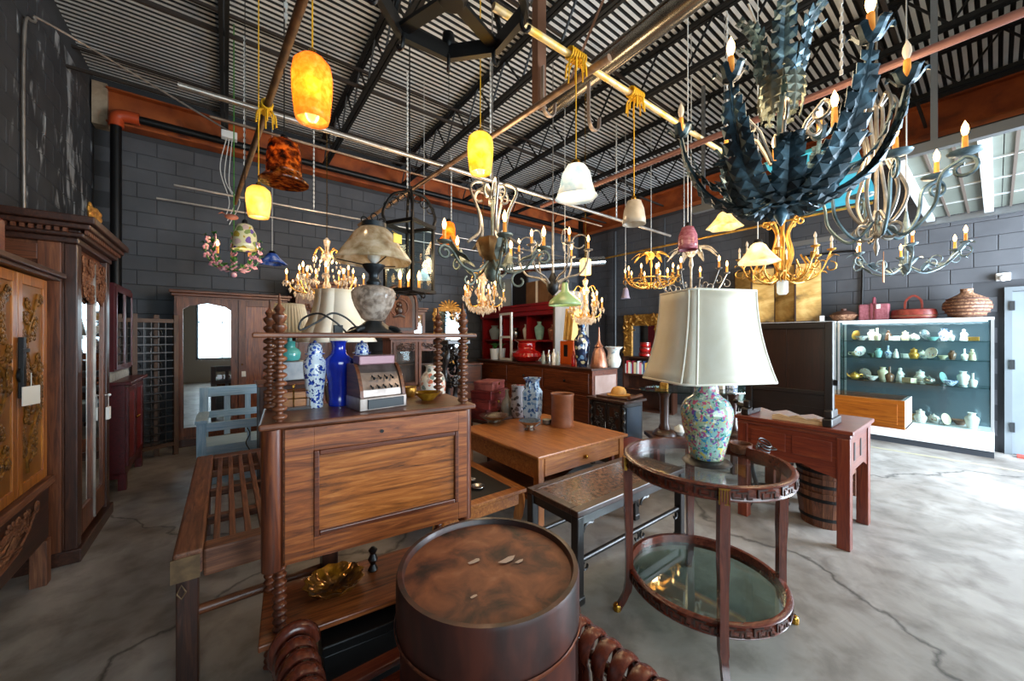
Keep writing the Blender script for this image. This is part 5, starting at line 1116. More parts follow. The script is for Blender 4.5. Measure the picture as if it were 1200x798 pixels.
# ------------------------------------------------------------------ right middle: carved cabinet, low tables, books
t = thing('carved_side_cabinet', 'black carved side cabinet with barley-twist corner posts', 'cabinet', (3.42, 2.96, 0), -PI/2)
L, W, H = .5, .38, .80
part('carcase', box(.02, L-.02, .03, W-.01, .06, H-.03), 'blackwood'); part('top', box(-.02, L+.02, -.02, W+.02, H-.03, H), 'darkwood', bev=.006)
for x in (.025, L-.025):
    pts = [(x+.012*math.cos(i*.9), .02+.012*math.sin(i*.9), .06+i*.0145) for i in range(49)]; part('twist_post', B().tube(pts, .014, 6), 'blackwood')
door(.06, .245, .12, H-.06, .014, .03, 'blackwood', 'darkwood', knob=(.23, .42)); door(.255, .44, .12, H-.06, .014, .03, 'blackwood', 'darkwood', knob=(.27, .42))
part('front_carving', vine(.09, .22, .16, .7, .016, 8, .007, 61).ext(vine(.28, .41, .16, .7, .016, 8, .007, 62)), 'blackwood', kind='stuff')
part('side_panel', box(L-.019, L-.008, .06, W-.05, .12, H-.08), P('slate_blue_panel', '#2b3440', .35, c2='#3a4654', scale=3))
for x in (0, L-.05):
    for y in (.01, W-.06): part('foot', box(x, x+.05, y, y+.05, 0, .06), 'blackwood')
single('price_tag', B().box(-.02, .02, -.002, .002, -.09, 0).tube([(0, 0, 0), (0, 0, .12)], .002, 4), M_PAPER, 'white tag hanging on the door of the black carved cabinet', 'tag', (3.405, 2.7, .42), PI/2+.2)
t = thing('wooden_tray', 'dark wooden board tray on the black carved cabinet', 'tray', (3.62, 2.68, .801), .1)
part('board', box(-.16, .16, -.2, .2, .0, .025), 'darkwood', bev=.004); part('roller', B().tube([(-.14, -.21, .03), (.14, -.21, .03)], .02, 8), 'walnut')
ware('straw_hat', [(.13, 0), (.135, .008), (.09, .012), (.085, .05), (.065, .085), (.03, .098), (.004, .1)], P('golden_straw', '#b57b33', .6, c2='#c99449', scale=20), 'round golden brown hat lying on the wooden tray', 'hat', (3.62, 2.68, .8265), 20)
t = thing('low_brown_stool', 'low brown stool table beside the black carved cabinet', 'stool', (2.98, 2.0, 0), .0)
part('top', box(0, .42, 0, .36, .42, .45), 'redwood', bev=.006)
for x in (.02, .36):
    for y in (.02, .3): part('leg', box(x, x+.04, y, y+.04, 0, .42), 'redwood')
single('leaflet', box(-.06, .06, -.04, .04, 0, .004), P('pink_paper', '#c58a86', .7), 'pink leaflet lying on the low brown stool table', 'paper', (3.13, 2.12, .4505), .4)
# pedestal table with glass top
t = thing('pedestal_table', 'long glass-topped table on two dark turned columns behind the lamp', 'table', (3.98, 1.93, 0), math.atan2(-.5, .62))
part('glass_top', B().lathe([(1, .935), (1, .95)], 40), pane('green_edge_glass', '#cfe3dc', .9, .08)).scale = (.62, .30, 1)
for x in (-.36, .36):
    part('column', pot([(.055, .52), (.06, .54), (.045, .58), (.045, .86), (.06, .9), (.075, .934)], 18), 'darkwood', loc=(x, 0, 0)); part('column_base', pot([(.12, .46), (.12, .48), (.08, .52)], 20), 'darkwood', loc=(x, 0, 0))
part('lower_shelf', box(-.52, .52, -.18, .18, .42, .46), 'darkwood', bev=.008)
for x in (-.46, .42):
    for y in (-.15, .11): part('leg', box(x, x+.05, y, y+.05, 0, .42), 'darkwood')
PT = T(3.98, 1.93, 0) @ Rz(math.atan2(-.5, .62))
for k, (x, y, m, lab) in enumerate(((.38, .05, M_BLUEWHITE, 'blue and white porcelain box on the glass-topped table'), (.22, -.02, M_PORC, 'white porcelain box on the glass-topped table'), (-.36, .0, M_GOLD, 'gilt box on the glass-topped table'))):
    q = PT @ Vector((x, y, .951)); t = thing('trinket_box', lab, 'box', q, .2*k)
    part('box_base', box(-.05, .05, -.035, .035, 0, .05), m, bev=.004); part('box_lid', box(-.052, .052, -.037, .037, .05, .065), m, bev=.004)
q = PT @ Vector((-.2, .0, .461)); ware('white_teapot', [(.03, 0), (.06, .04), (.05, .08), (.02, .1), (.008, .11)], M_PORC, 'white pot on the lower shelf of the pedestal table', 'pot', q)
q = PT @ Vector((.05, .0, .461)); ware('black_pot', [(.03, 0), (.06, .05), (.04, .1), (.03, .13), (.02, .13)], M_BLACK, 'black pot on the lower shelf of the pedestal table', 'pot', q)
# bookcase with books below the carved mirror
t = thing('low_bookcase', 'low dark bookcase of pale and red books below the gilt carved mirror', 'bookcase', (6.55, 4.75, 0), -PI/2+.25)
L, W, H = 1.0, .3, 1.1
part('case', B().box(0, .03, 0, W, 0, H).box(L-.03, L, 0, W, 0, H).box(.03, L-.03, W-.02, W, 0, H), 'darkwood')
for z in (0, .42, .72, H-.03): part('shelf', box(.03, L-.03, 0, W-.02, z, z+.03), 'darkwood')
BM = T(6.55, 4.75, 0) @ Rz(-PI/2+.25)
bc = ['#d6d3cc', '#c6343c', '#ece2c4', '#a8b9d4', '#8e1c34', '#d3bf93', '#8a9a90', '#f0efea', '#d98d9a', '#bfe0d2', '#3a4c78', '#e0b050', '#5a5a5c', '#b06a3a', '#2f6b50', '#b4a4d0', '#7a4a30', '#101012', '#e87860', '#cfe3ee', '#9aa03a', '#c0c0c0']; bn = ['off-white', 'red', 'cream', 'pale blue', 'crimson', 'buff', 'grey-green', 'white', 'pink', 'mint', 'navy', 'mustard', 'charcoal', 'tan', 'dark green', 'lilac', 'brown', 'black', 'coral', 'ice blue', 'olive', 'silver-grey']
x = .045
for k in range(22):
    w_ = .024+.014*((k*7) % 3)
    if x+w_ > L-.04: break
    h = .2+.03*((k*5) % 3); q = BM @ Vector((x+w_/2, .1, .7505))
    single('book', box(-w_/2+.001, w_/2-.001, -.07, .07, 0, h), P('book_cloth_%d' % k, bc[k], .6), '%s book in the top row of the low bookcase' % bn[k], 'book', q, -PI/2+.25, 'books in the low bookcase'); x += w_
for k in range(3):
    q = BM @ Vector((.42, .15, H+.001+.1*k)); t = thing('lacquer_box', 'round red lacquer box on the bookcase, %s of three stacked' % ('lowest', 'middle', 'top')[k], 'box', q)
    part('bowl', pot([(.1, 0), (.13-.012*k, .02), (.13-.012*k, .055)], 22), M_RED); part('lid', pot([(.132-.012*k, .055), (.134-.012*k, .06), (.11, .092), (.05, .098)], 22), P('red_brown_lacquer', '#7a241c', .25, coat=.4))
for k, (xx, m, lab) in enumerate(((.62, M_SILVER, 'silver beaker on the low bookcase'), (.75, M_COPPER, 'copper cup on the low bookcase'), (.9, M_BRASS, 'brass pot on the low bookcase'))):
    ware('metal_cup', [(.05, 0), (.055, .02), (.05, .12), (.06, .15), (.05, .15), (.04, .02), (.001, .015)], m, lab, 'cup', BM @ Vector((xx, .15, H+.001)))
# carved gilt mirror on the right wall
t = thing('carved_mirror', 'wall mirror in a thick golden brown carved frame', 'mirror', (XR-.015, 5.72, .75), -PI/2)
W, H = 1.12, 1.3; b = B()
part('frame_board', B().box(0, .26, -.08, 0, 0, H).box(W-.26, W, -.08, 0, 0, H).box(.26, W-.26, -.08, 0, 0, .2).box(.26, W-.26, -.08, 0, H-.28, H), M_GOLDW, bev=.03)
rd = random.Random(4)
for k in range(70):
    s = k % 4; q = {0: (rd.uniform(.03, .22), rd.uniform(.03, H-.03)), 1: (rd.uniform(W-.22, W-.03), rd.uniform(.03, H-.03)), 2: (rd.uniform(.1, W-.1), rd.uniform(H-.24, H-.03)), 3: (rd.uniform(.1, W-.1), rd.uniform(.03, .16))}[s]
    an = rd.uniform(0, PI); L = rd.uniform(.04, .09); b.tube(catmull([(q[0]-L*math.cos(an), -.085, q[1]-L*math.sin(an)), (q[0], -.105, q[1]+.01), (q[0]+L*math.cos(an), -.085, q[1]+L*math.sin(an))], 3), [.01, .02, .024, .026, .024, .02, .01], 6)
part('frame_carving', b, M_GOLDW, kind='stuff'); part('glass', box(.25, W-.25, -.04, -.03, .19, H-.27), M_MIRROR)
single('corner_pipe_frame', B().tube([(7.955, 6.3, 0), (7.955, 6.3, 2.1), (7.955, 7.1, 2.1), (7.955, 7.1, 0)], .02, 6), M_BLACK, 'black pipe frame standing against the right wall in the corner', 'frame')
# ------------------------------------------------------------------ glass-topped wooden counter and display cases
t = thing('wooden_counter', 'orange wood counter box with glass lid in front of the display case', 'counter', (5.2, 1.72, 0), -PI/2)
L, W = 1.18, .5
part('front_board', box(0, L, 0, .03, .6, .88), 'orangewood', bev=.004)
for i in range(2): part('front_panel', box(.05+i*.56, .57+i*.56, -.008, 0, .64, .84), 'orangewood', bev=.003)
part('end_board', box(L-.03, L, .03, W, .6, .88), M_WHITE); part('back_board', box(0, L, W-.03, W, .6, .88), 'orangewood'); part('floor_board', box(0, L, .03, W-.03, .6, .62), 'orangewood')
part('glass_lid', box(0, L, 0, W, .882, .89), M_CASEGL)
for x in (.05, .55): part('pedestal', box(x, x+.1, .08, W-.08, 0, .6), 'walnut')
M_CASE = P('case_white', '#dfe2e2', .35); M_ALU = P('case_aluminium', '#c3c8ca', .3, .7)
SHZ = (.33, .86, 1.2, 1.45)
def case(y0, y1, lab):
    t = thing('display_case', lab, 'display case', (7.5, y1, 0), -PI/2)
    L, W, H = y1-y0, .44, 1.75
    part('plinth', box(.0, L, .02, W, 0, .08), P('dark_kick', '#2c3138', .6)); part('base', box(0, L, 0, W, .08, .32), M_CASE, bev=.004)
    part('lid', box(0, L, 0, W, H-.03, H), M_CASE, bev=.004)
    for x in (0, L-.025):
        for y in (0, W-.025): part('post', box(x, x+.025, y, y+.025, .32, H-.03), M_ALU)
    part('back_glass', box(.025, L-.025, W-.012, W-.006, .32, H-.03), P('case_back_mirror', '#65737a', .1, .5))
    part('front_glass', box(.025, L-.025, .006, .010, .32, H-.03), M_CASEGL); part('side_glass', box(L-.012, L-.008, .025, W-.025, .32, H-.03), M_CASEGL); part('side_glass', box(.008, .012, .025, W-.025, .32, H-.03), M_CASEGL)
    for z in SHZ[1:]: part('glass_shelf', box(.026, L-.026, .03, W-.03, z-.012, z-.002), pane('shelf_glass', '#d9ece9', .8, .10))
    part('light_strip', box(.05, L-.05, .05, .09, H-.05, H-.032), glow('case_strip_light', '#f4faff', 5))
    l = bpy.data.lights.new('case_lamp', 'AREA'); l.shape = 'RECTANGLE'; l.size = L-.2; l.size_y = .05; l.energy = 11; l.color = (.93, .97, 1)
    lo_ = bpy.data.objects.new('case_lamp', l); COL.objects.link(lo_); lo_.parent = t; lo_.location = (L/2, .12, H-.055)
case(.02, 1.5, 'tall glass display case of ceramics beside the grey door'); case(1.52, 3.1, 'tall glass display case of ceramics below the gold folding screen')
GM = {'white': M_PORC, 'celadon': M_CELADON, 'blue and white': M_BLUEWHITE, 'red': M_RED, 'gilt': M_GOLD, 'copper': M_COPPER, 'silver': M_SILVER, 'cream': P('cream_glaze', '#d9cba8', .2, coat=.4), 'brown': P('brown_glaze', '#6b4a35', .25, coat=.3), 'flowered': vor('small_flowered_ware', '#e4ddcf', ['#c4564e', '#5d7fae', '#caa24a'], 40, .3)}
def ceramic(kind, col, s, loc, label, rz, group):
    m = GM[col]
    if kind in ('vase', 'bottle', 'jar'):
        pr = {'vase': vase_prof(.055*s, .17*s, .45, .65), 'bottle': vase_prof(.045*s, .19*s, .25, .3, .7, .35), 'jar': vase_prof(.065*s, .13*s, .6, .62, .7, .5)}[kind]
        if kind != 'jar': return ware(kind, pr, m, label, kind, loc, 16, group)
        t = thing('jar', label, 'jar', loc, rz, group); part('body', pot(pr, 16), m); part('lid', pot([(.045*s, .13*s), (.04*s, .145*s), (.012*s, .155*s), (.014*s, .165*s), (.004*s, .172*s)], 14), m); return t
    if kind == 'bowl': return ware('bowl', [(.03*s, 0), (.035*s, .006), (.07*s, .05*s), (.08*s, .065*s), (.075*s, .065*s), (.03*s, .012), (.001, .01)], m, label, 'bowl', loc, 18, group)
    if kind == 'teapot':
        t = thing('teapot', label, 'teapot', loc, rz, group); part('body', pot([(.04*s, 0), (.07*s, .03*s), (.075*s, .06*s), (.055*s, .095*s), (.03*s, .1*s)], 16), m)
        part('spout', B().tube(catmull([(.06*s, 0, .04*s), (.1*s, 0, .06*s), (.12*s, 0, .1*s)], 4), [.016*s]*3+[.012*s]*3+[.009*s]*3, 8), m); part('handle', B().tube(catmull([(-.065*s, 0, .08*s), (-.11*s, 0, .085*s), (-.11*s, 0, .04*s), (-.068*s, 0, .03*s)], 4), .008*s, 6), m)
        part('lid', pot([(.04*s, .098*s), (.03*s, .112*s), (.008*s, .116*s), (.013*s, .128*s), (.003*s, .135*s)], 14), m); return t
    if kind == 'figurine':
        t = thing('figurine', label, 'figurine', loc, rz, group); part('robe', pot([(.04*s, 0), (.045*s, .01), (.035*s, .08*s), (.03*s, .11*s), (.022*s, .135*s), (.012*s, .142*s)], 12), m)
        part('head', B().ball((0, 0, .158*s), .02*s, 6), m); part('arm', B().tube([(.025*s, 0, .12*s), (.035*s, -.02*s, .09*s), (.01*s, -.035*s, .085*s)], .009*s, 6), m); part('arm', B().tube([(-.025*s, 0, .12*s), (-.035*s, -.02*s, .09*s), (-.01*s, -.035*s, .085*s)], .009*s, 6), m); return t
    if kind == 'plate':
        t = thing('plate_on_stand', label, 'plate', loc, rz, group); part('plate', B().lathe([(.001, 0), (.05*s, .004), (.09*s, .016), (.088*s, .019), (.05*s, .008), (.001, .005)], 20, cap=False), m, loc=(0, -.005, .095*s), rot=(PI/2-.25, 0, 0)); part('stand', B().tube([(-.04*s, -.03, .004), (-.04*s, .03, .004), (-.03*s, .035, .09*s)], .003, 5).tube([(.04*s, -.03, .004), (.04*s, .03, .004), (.03*s, .035, .09*s)], .003, 5), M_BLACK); return t
    t = thing('trinket_box', label, 'box', loc, rz, group); part('box_base', box(-.06*s, .06*s, -.04*s, .04*s, 0, .05*s), m, bev=.003); part('box_lid', box(-.062*s, .062*s, -.042*s, .042*s, .05*s, .066*s), m, bev=.003); return t
rd = random.Random(11); KD = ['vase', 'teapot', 'figurine', 'bowl', 'jar', 'bottle', 'plate', 'trinket']; CL2 = ['white', 'cream', 'flowered', 'white', 'blue and white', 'silver', 'cream', 'brown', 'flowered', 'gilt', 'white', 'celadon', 'flowered']
lvn = ['case floor', 'lowest shelf', 'middle shelf', 'top shelf']; seen = {}
for ci, (y0, y1) in enumerate(((.02, 1.5), (1.52, 3.1))):
    for lv, z in enumerate(SHZ):
        n = (11, 13, 14, 14)[lv]; hmax = (.48, .3, .22, .24)[lv]
        for i in range(n):
            kind = KD[(i*3+lv*5+ci*2) % 8]; col = CL2[(i*7+lv*3+ci*5) % len(CL2)]
            s = min({0: rd.uniform(1.1, 1.6), 1: rd.uniform(1.0, 1.25), 2: rd.uniform(.8, 1.1), 3: rd.uniform(.8, 1.15)}[lv], hmax/.2)
            if kind in ('teapot', 'plate'): s = min(s, .95)
            y = y0+.12+(y1-y0-.24)*(i+.5)/n+rd.uniform(-.01, .01); s *= .9; x = 7.5+(.14, .31)[i % 2]
            lab = '%s %s %s on %s, case %s' % (('small', 'large')[s > 1.1], col, {'trinket': 'trinket box', 'plate': 'standing plate'}.get(kind, kind), lvn[lv], ('by grey door', 'under gold screen')[ci])
            ceramic(kind, col, s, (x, y, z+(.0005 if lv else -.0095)), lab, rd.uniform(0, 6), 'ceramics in the display cases')
# baskets and bags on top of the case
t = thing('gourd_basket', 'round woven brown wicker basket with narrow neck on the display case', 'basket', (7.66, .24, 1.751), 0)
part('basket_body', B().lathe([(.09, 0), (.13, .03), (.17, .1), (.165, .15), (.12, .2), (.06, .235), (.045, .25), (.045, .28), (.05, .285)], 40, mod=lambda th, s: 1+.045*math.cos(20*th+s*26)), P('wicker', '#8a6046', .6, cols=('#3c241a', '#8a6046', '#c9a07c'), scale=55, lo=.3, hi=.7))
for k in range(6): part('woven_band', B().tube([((.1+.07*math.sin((k+1)*PI/7.5))*1.03*math.cos(2*PI*i/24), (.1+.07*math.sin((k+1)*PI/7.5))*1.03*math.sin(2*PI*i/24), .02+k*.033) for i in range(24)], .007, 5, True), P('wicker_dark', '#553324', .6))
t = thing('red_handbag', 'red lacquered basket bag with tall looped handle on the display case', 'bag', (7.67, .715, 1.751), .0)
part('bag_body', pot([(.15, 0), (.18, .012), (.19, .06), (.18, .1), (.14, .11)], 28), P('red_wicker', '#8f3427', .4, c2='#6b2019', scale=30)).scale = (.6, 1, 1)
part('handle', B().tube(catmull([(0, -.07, .1), (0, -.06, .2), (0, 0, .25), (0, .06, .2), (0, .07, .1)], 5), .012, 6, flat=.5), P('red_wicker', '#8f3427')); part('rim_band', B().tube([(.113*math.cos(2*PI*i/24), .188*math.sin(2*PI*i/24), .035) for i in range(24)], .008, 5, True), M_COPPER)
t = thing('pink_bag', 'pinkish woven square bag with centre strap on the display case', 'bag', (7.67, 1.115, 1.751), -PI/2)
part('bag_body', box(-.15, .15, -.05, .05, 0, .2), P('pink_weave', '#8a4650', .6, c2='#a9666e', scale=40), bev=.015); part('strap', B().box(-.03, -.012, -.06, -.05, 0, .21).box(.012, .03, -.06, -.05, 0, .21), P('pink_strap', '#7a3540', .5)); part('strap_top', B().tube(catmull([(0, -.055, .2), (0, -.03, .27), (0, .03, .27), (0, .055, .2)], 4), .012, 6), P('pink_strap', '#7a3540')); part('bag_tag', box(.03, .07, -.066, -.063, .14, .19), M_PAPER)
t = thing('brown_tureen', 'brown fluted covered basket on the display case next to the pink bag', 'basket', (7.67, 1.46, 1.751), 0)
part('bowl', pot([(.08, 0), (.12, .02), (.16, .07), (.165, .08)], 24, lambda th, s: 1+.05*math.cos(8*th)), P('wicker', '#8a6046')); part('lid', pot([(.165, .08), (.13, .11), (.06, .135), (.03, .14), (.035, .165), (.02, .17)], 24, lambda th, s: 1+.05*math.cos(8*th)*(1-s)), P('wicker_dark', '#553324'))
single('paper_card', B().box(-.03, .03, -.002, .002, 0, .09).box(-.03, .03, -.002, .03, 0, .003), M_PAPER, 'white paper card standing on the display case by the gold screen', 'card', (7.55, 1.7, 1.751), -PI/2)
# gold folding screen
t = thing('gold_screen', 'four-panel gold leaf folding screen painted with misty dark hills', 'folding screen', (0, 0, 0))
M_GS = P('gold_leaf_landscape', '#b98f4a', .4, .3, cols=('#3c3220', '#8a6a35', '#b98f4a', '#d2ae6c', '#c9a15a'), scale=1.6, mp=(1, 1, 2.2), lo=.34, hi=.66)
yy = [3.08, 2.75, 2.42, 2.09, 1.76]; xx = [7.78, 7.66, 7.78, 7.66, 7.78]
for k in range(4):
    p = Vector((xx[k], yy[k], 1.751)); q = Vector((xx[k+1], yy[k+1], 1.751)); d = q-p; an = math.atan2(d.y, d.x); L = d.length
    pn = part('screen_panel', box(.018, L-.004, -.008, .008, .02, .98), M_GS, loc=p, rot=(0, 0, an))
    part('panel_border', B().box(.0, .018, -.011, .011, 0, 1.0).box(L-.004, L, -.011, .011, 0, 1.0).box(.018, L-.004, -.011, .011, 0, .02).box(.018, L-.004, -.011, .011, .98, 1.0), M_BLACK if False else 'darkwood', pn)
single('floor_tape', box(-.03, .03, -1.1, 1.1, 0, .003), P('yellow_tape', '#b5ab8c', .7, c2='#a39c88', scale=20), 'worn strip of yellow tape on the floor before the display case', 'tape', (7.0, .7, .0005), .05)
single('door_strip', box(-.02, .1, -.45, .45, 0, .03), P('red_rubber', '#a8453a', .6), 'red rubber strip on the floor at the foot of the grey door', 'strip', (7.8, -.6, .0005), 0, bev=.006)

for n_, k_ in (('gourd_basket', 1.2), ('red_handbag', 1.2), ('pink_bag', 1.1), ('brown_tureen', 1.05)): bpy.data.objects[n_].scale = (k_, k_, k_*1.1)
# ================================================================== HANGING LIGHTS
def lamp_light(par, z, power, r=.06, col=(1, .72, .42), loc=None):
    l = bpy.data.lights.new('bulb_light', 'POINT'); l.energy = power*1.6; l.color = col; l.shadow_soft_size = r
    o = bpy.data.objects.new('bulb_light', l); COL.objects.link(o); o.parent = par; o.location = loc or (0, 0, z); return o
_cm = {}
def candle(par, pos, s=1.0, m=None, lit=True, drip=None):
    if 'c' not in _cm:
        b = B().lathe([(.011, 0), (.0115, .006), (.010, .075), (.007, .078)], 10); _cm['c'] = b.mesh('candle'); _cm['c'].materials.append(M_CANDLE)
        b = B().lathe([(.006, .078), (.011, .092), (.0135, .105), (.0115, .122), (.005, .138), (.001, .148)], 10); _cm['b'] = b.mesh('bulb'); _cm['b'].materials.append(M_BULB)
        _cm['u'] = b.mesh('bulb'); _cm['u'].materials.append(P('unlit_bulb_glass', '#d9d2c6', .1, trans=.5))
        _cm['g'] = B().lathe([(.011, 0), (.0115, .006), (.010, .075), (.007, .078)], 10).mesh('candle'); _cm['g'].materials.append(P('ivory_sleeve', '#d8cbb0', .6))
    o = bpy.data.objects.new('candle', _cm['c' if m is None else 'g']); COL.objects.link(o); o.parent = par; o.location = pos; o.scale = (s, s, s)
    q = bpy.data.objects.new('bulb', _cm['b' if lit else 'u']); COL.objects.link(q); q.parent = o
    return o
def cord(par_top, m=M_WIRE, r=.003, z0=0, name='cord'):
    return part(name, B().tube([(0, 0, z0), (0, 0, par_top)], r, 5), m)
def dish(z, r, m, x, y, nm='drip_pan'): return part(nm, pot([(.3*r, -.006), (r, .004), (r*1.05, .01), (r*.9, .008), (.2*r, .002)], 12), m, loc=(x, y, z))
# ------------------------------------------------------------------ glass pendants
def pendant(u, v0, v1, wpx, d, prof, m, label, ztop, cm=M_WIRE, lit=0, mod=None, bulb=None, n=28):
    """v0/v1: top and bottom of the shade in the picture"""
    s = d/FPX; h = (v1-v0)*s; r = wpx*s/2; p = PD(u, v1, d)
    t = thing('pendant_lamp', label, 'pendant lamp', p, 0)
    ztop = ztop if cm is M_YROPE and ztop < 3.2 and 'dome' in label+' ' or 'bell on a yellow' in label else ZC-.005
    cord(ztop-p.z, cm, .0035, h*.97); part('socket', pot([(r*.22, h*.96), (r*.25, h*1.0), (r*.2, h*1.12), (.004, h*1.16)], 12), M_BLACK if cm is not M_YROPE else M_BRASS)
    sh = part('shade', B().lathe([(a*r, b_*h) for a, b_ in prof], n, mod=mod, cap=False), m, solid=.003)
    if lit:
        part('bulb', B().ball((0, 0, h*.55), min(r*.42, .035), 8, 1, 1, 1.3), bulb or M_BULBW); lamp_light(t, h*.5, lit*1.6, .04)
    return t
TUMB = [(.78, 0), (.86, .1), (.98, .45), (1, .7), (.9, .88), (.6, .98), (.3, 1)]
BELL = [(1, 0), (.86, .1), (.72, .35), (.62, .65), (.45, .9), (.2, 1)]
FLOW = [(1, .0), (.97, .06), (.75, .3), (.5, .6), (.35, .85), (.15, 1)]
pendant(366, 68, 142, 43, 1.65, TUMB, shadeglass('amber_bubble_glass', ('#ee9a34', '#f4ac48', '#f8c06a'), .38, .3, 40), 'tall glowing amber bubble glass pendant on a yellow cord', 4.45, M_YROPE, 6)
t = pendant(333, 164, 206, 36, 2.2, [(.98, 0), (1, .1), (.98, .5), (.85, .88), (.4, 1)], shadeglass('mosaic_glass', ('#2a140a', '#7a3a12', '#c27a2a'), .22, .05, 30), 'brown mosaic glass pendant with wide tortoiseshell brim', 4.43, M_BLKWIRE, 2.5)
part('brim', pot([(.128, -.045), (.13, -.038), (.095, .0), (.088, .004)], 28), shadeglass('mosaic_glass', ()), t)
pendant(303, 219, 255, 25, 2.44, TUMB, shadeglass('pale_yellow_glass', ('#e8c46a', '#f6e0a0'), .3, .4), 'small pale yellow glowing tumbler pendant beside the brown pole', ZP, M_YROPE, 2)
pendant(287, 262, 293, 25, 3.3, [(1, 0), (.98, .2), (.9, .6), (.6, .92), (.2, 1)], vor('painted_glass', '#e8dfb0', ['#7a5fa0', '#c7a83a', '#d8b9b0', '#8a9a5a'], 18, .5), 'bell pendant painted with violet and yellow flowers', ZP, M_BLKWIRE, 1)
pendant(319, 296, 309, 29, 5.0, FLOW, P('blue_glass_shade', '#1f46b8', .15, cols=('#1433a0', '#4c78d8', '#cfd8ee'), scale=9, trans=.3), 'flat blue and white glass flower pendant', ZP, M_WIRE, 0, lambda th, s: 1+.1*math.cos(5*th)*(1-s))
pendant(563, 157, 203, 30, 2.35, TUMB, shadeglass('yellow_glass', ('#dcbc3a', '#f3e48e'), .3, .4), 'glowing yellow glass tumbler pendant over the middle of the shop', 4.44, M_YROPE, 5)
pendant(675, 193, 232, 48, 2.18, [(1, 0), (.9, .1), (.76, .4), (.68, .7), (.45, .94), (.15, 1)], shadeglass('opal_glass', ('#bcd2dc', '#eef2f2', '#f7f3e4'), .15, .12, 9), 'white and pale blue ruffled glass bell on a yellow rope', ZP+.04, M_YROPE, 4, lambda th, s: 1+.05*math.cos(6*th)*(1-s))
pendant(743, 234, 263, 26, 2.53, [(1, 0), (.98, .2), (.85, .6), (.6, .92), (.2, 1)], P('white_mottled_glass', '#e8e2d6', .25, c2='#d8cfc0', scale=16, trans=.4), 'small mottled white glass dome hanging on yellow rope', ZP+.02, M_YROPE, 0)
pendant(806, 265, 293, 21, 2.96, [(.96, 0), (1, .2), (.95, .6), (.6, .94), (.2, 1)], P('pink_glass', '#9a4a5a', .2, c2='#c98a98', scale=22, trans=.3, mp=(1, 1, 3)), 'dusky pink banded glass pendant on a white cord', ZP, M_WIRE, 0)
pendant(849, 248, 267, 36, 4.0, FLOW, shadeglass('cream_flower_glass', ('#eec77a', '#fbeec8'), .2, .4), 'cream glowing flower-shaped pendant under the rusty beam', 4.45, M_WIRE, 3, lambda th, s: 1+.1*math.cos(6*th)*(1-s))
pendant(888, 284, 308, 42, 2.9, FLOW, shadeglass('cream_flower_glass2', ('#e9d6a8', '#faf2dc'), .2, .3), 'large white and cream flower glass pendant beside the gilt chandelier', 4.45, M_WIRE, 3, lambda th, s: 1+.08*math.cos(5*th)*(1-s))
pendant(526, 260, 284, 24, 4.5, [(1, 0), (.9, .12), (.62, .32), (.6, .7), (.5, .92), (.2, 1)], shadeglass('orange_flower_glass', ('#e07c0c', '#f9b44a'), .25, .4), 'orange glass lily pendant near the back wall', ZP+.04, M_BLKWIRE, 2, lambda th, s: 1+.12*math.cos(6*th)*max(0, .4-s)*2)
pendant(497, 314, 328, 15, 5.0, FLOW, P('ice_glass', '#cfe2ea', .2, trans=.5, emit=.3), 'tiny ice blue bell pendant near the back wall', ZP, M_WIRE, .5)
pendant(686, 303, 322, 13, 5.2, [(.95, 0), (1, .05), (1, .9), (.6, 1)], P('warm_drum_glass', '#f6dca0', .3, trans=.5, emit=1.2), 'small lit cylinder pendant above a crystal chandelier', ZP, M_WIRE, 1)
pendant(662, 330, 358, 38, 4.6, [(1, 0), (1, .08), (.9, .22), (.55, .42), (.22, .6), (.16, .95), (.1, 1)], P('green_enamel', '#7f9a68', .3, c2='#93a97c', scale=4), 'green enamelled metal factory shade', ZP, M_WIRE, 3)
pendant(733, 337, 350, 11, 6.2, BELL, P('lilac_glass', '#9c93a6', .2, trans=.3), 'tiny lilac bell pendant below the gilt ring chandelier', ZP, M_WIRE, 0)
pendant(397, 297, 315, 14, 4.6, BELL, P('pink_bell_glass', '#d9a0a8', .2, trans=.4), 'small pink glass bell beside the big crystal chandelier', ZP, M_YROPE, 0) if False else None
# ------------------------------------------------------------------ chandelier A: big acanthus leaf chandelier
c = PD(915, 395, 1.745); c.z = 2.12
t = thing('acanthus_chandelier', 'big blue-black iron chandelier of curling acanthus leaves with candle bulbs', 'chandelier', c, 0)
M_ACA = P('blue_black_iron', '#16202a', .4, .45, cols=('#141c22', '#2f444f', '#64879a'), scale=9, lo=.3, hi=.72)
lat = Vector((CA, -SA)); fwd = Vector((SA, CA))
part('stem', B().tube([(0, 0, .0), (0, 0, .95)], .016, 8), M_ACA); part('hub', pot([(.02, -.02), (.06, .02), (.07, .08), (.03, .16), (.02, .2)], 16), M_ACA)
part('drop_leaves', B().lathe([(.004, -.1), (.03, -.05), (.02, -.02)], 10), M_ACA)
def polar(th, pts): return [(q[0]*math.cos(th), q[0]*math.sin(th), q[1]) for q in pts]
def fine(p): return [(q[0], q[2]) for q in catmull([(a, 0, b) for a, b in p], 3)]
base = math.atan2((lat*-.877+fwd*.48).y, (lat*-.877+fwd*.48).x)
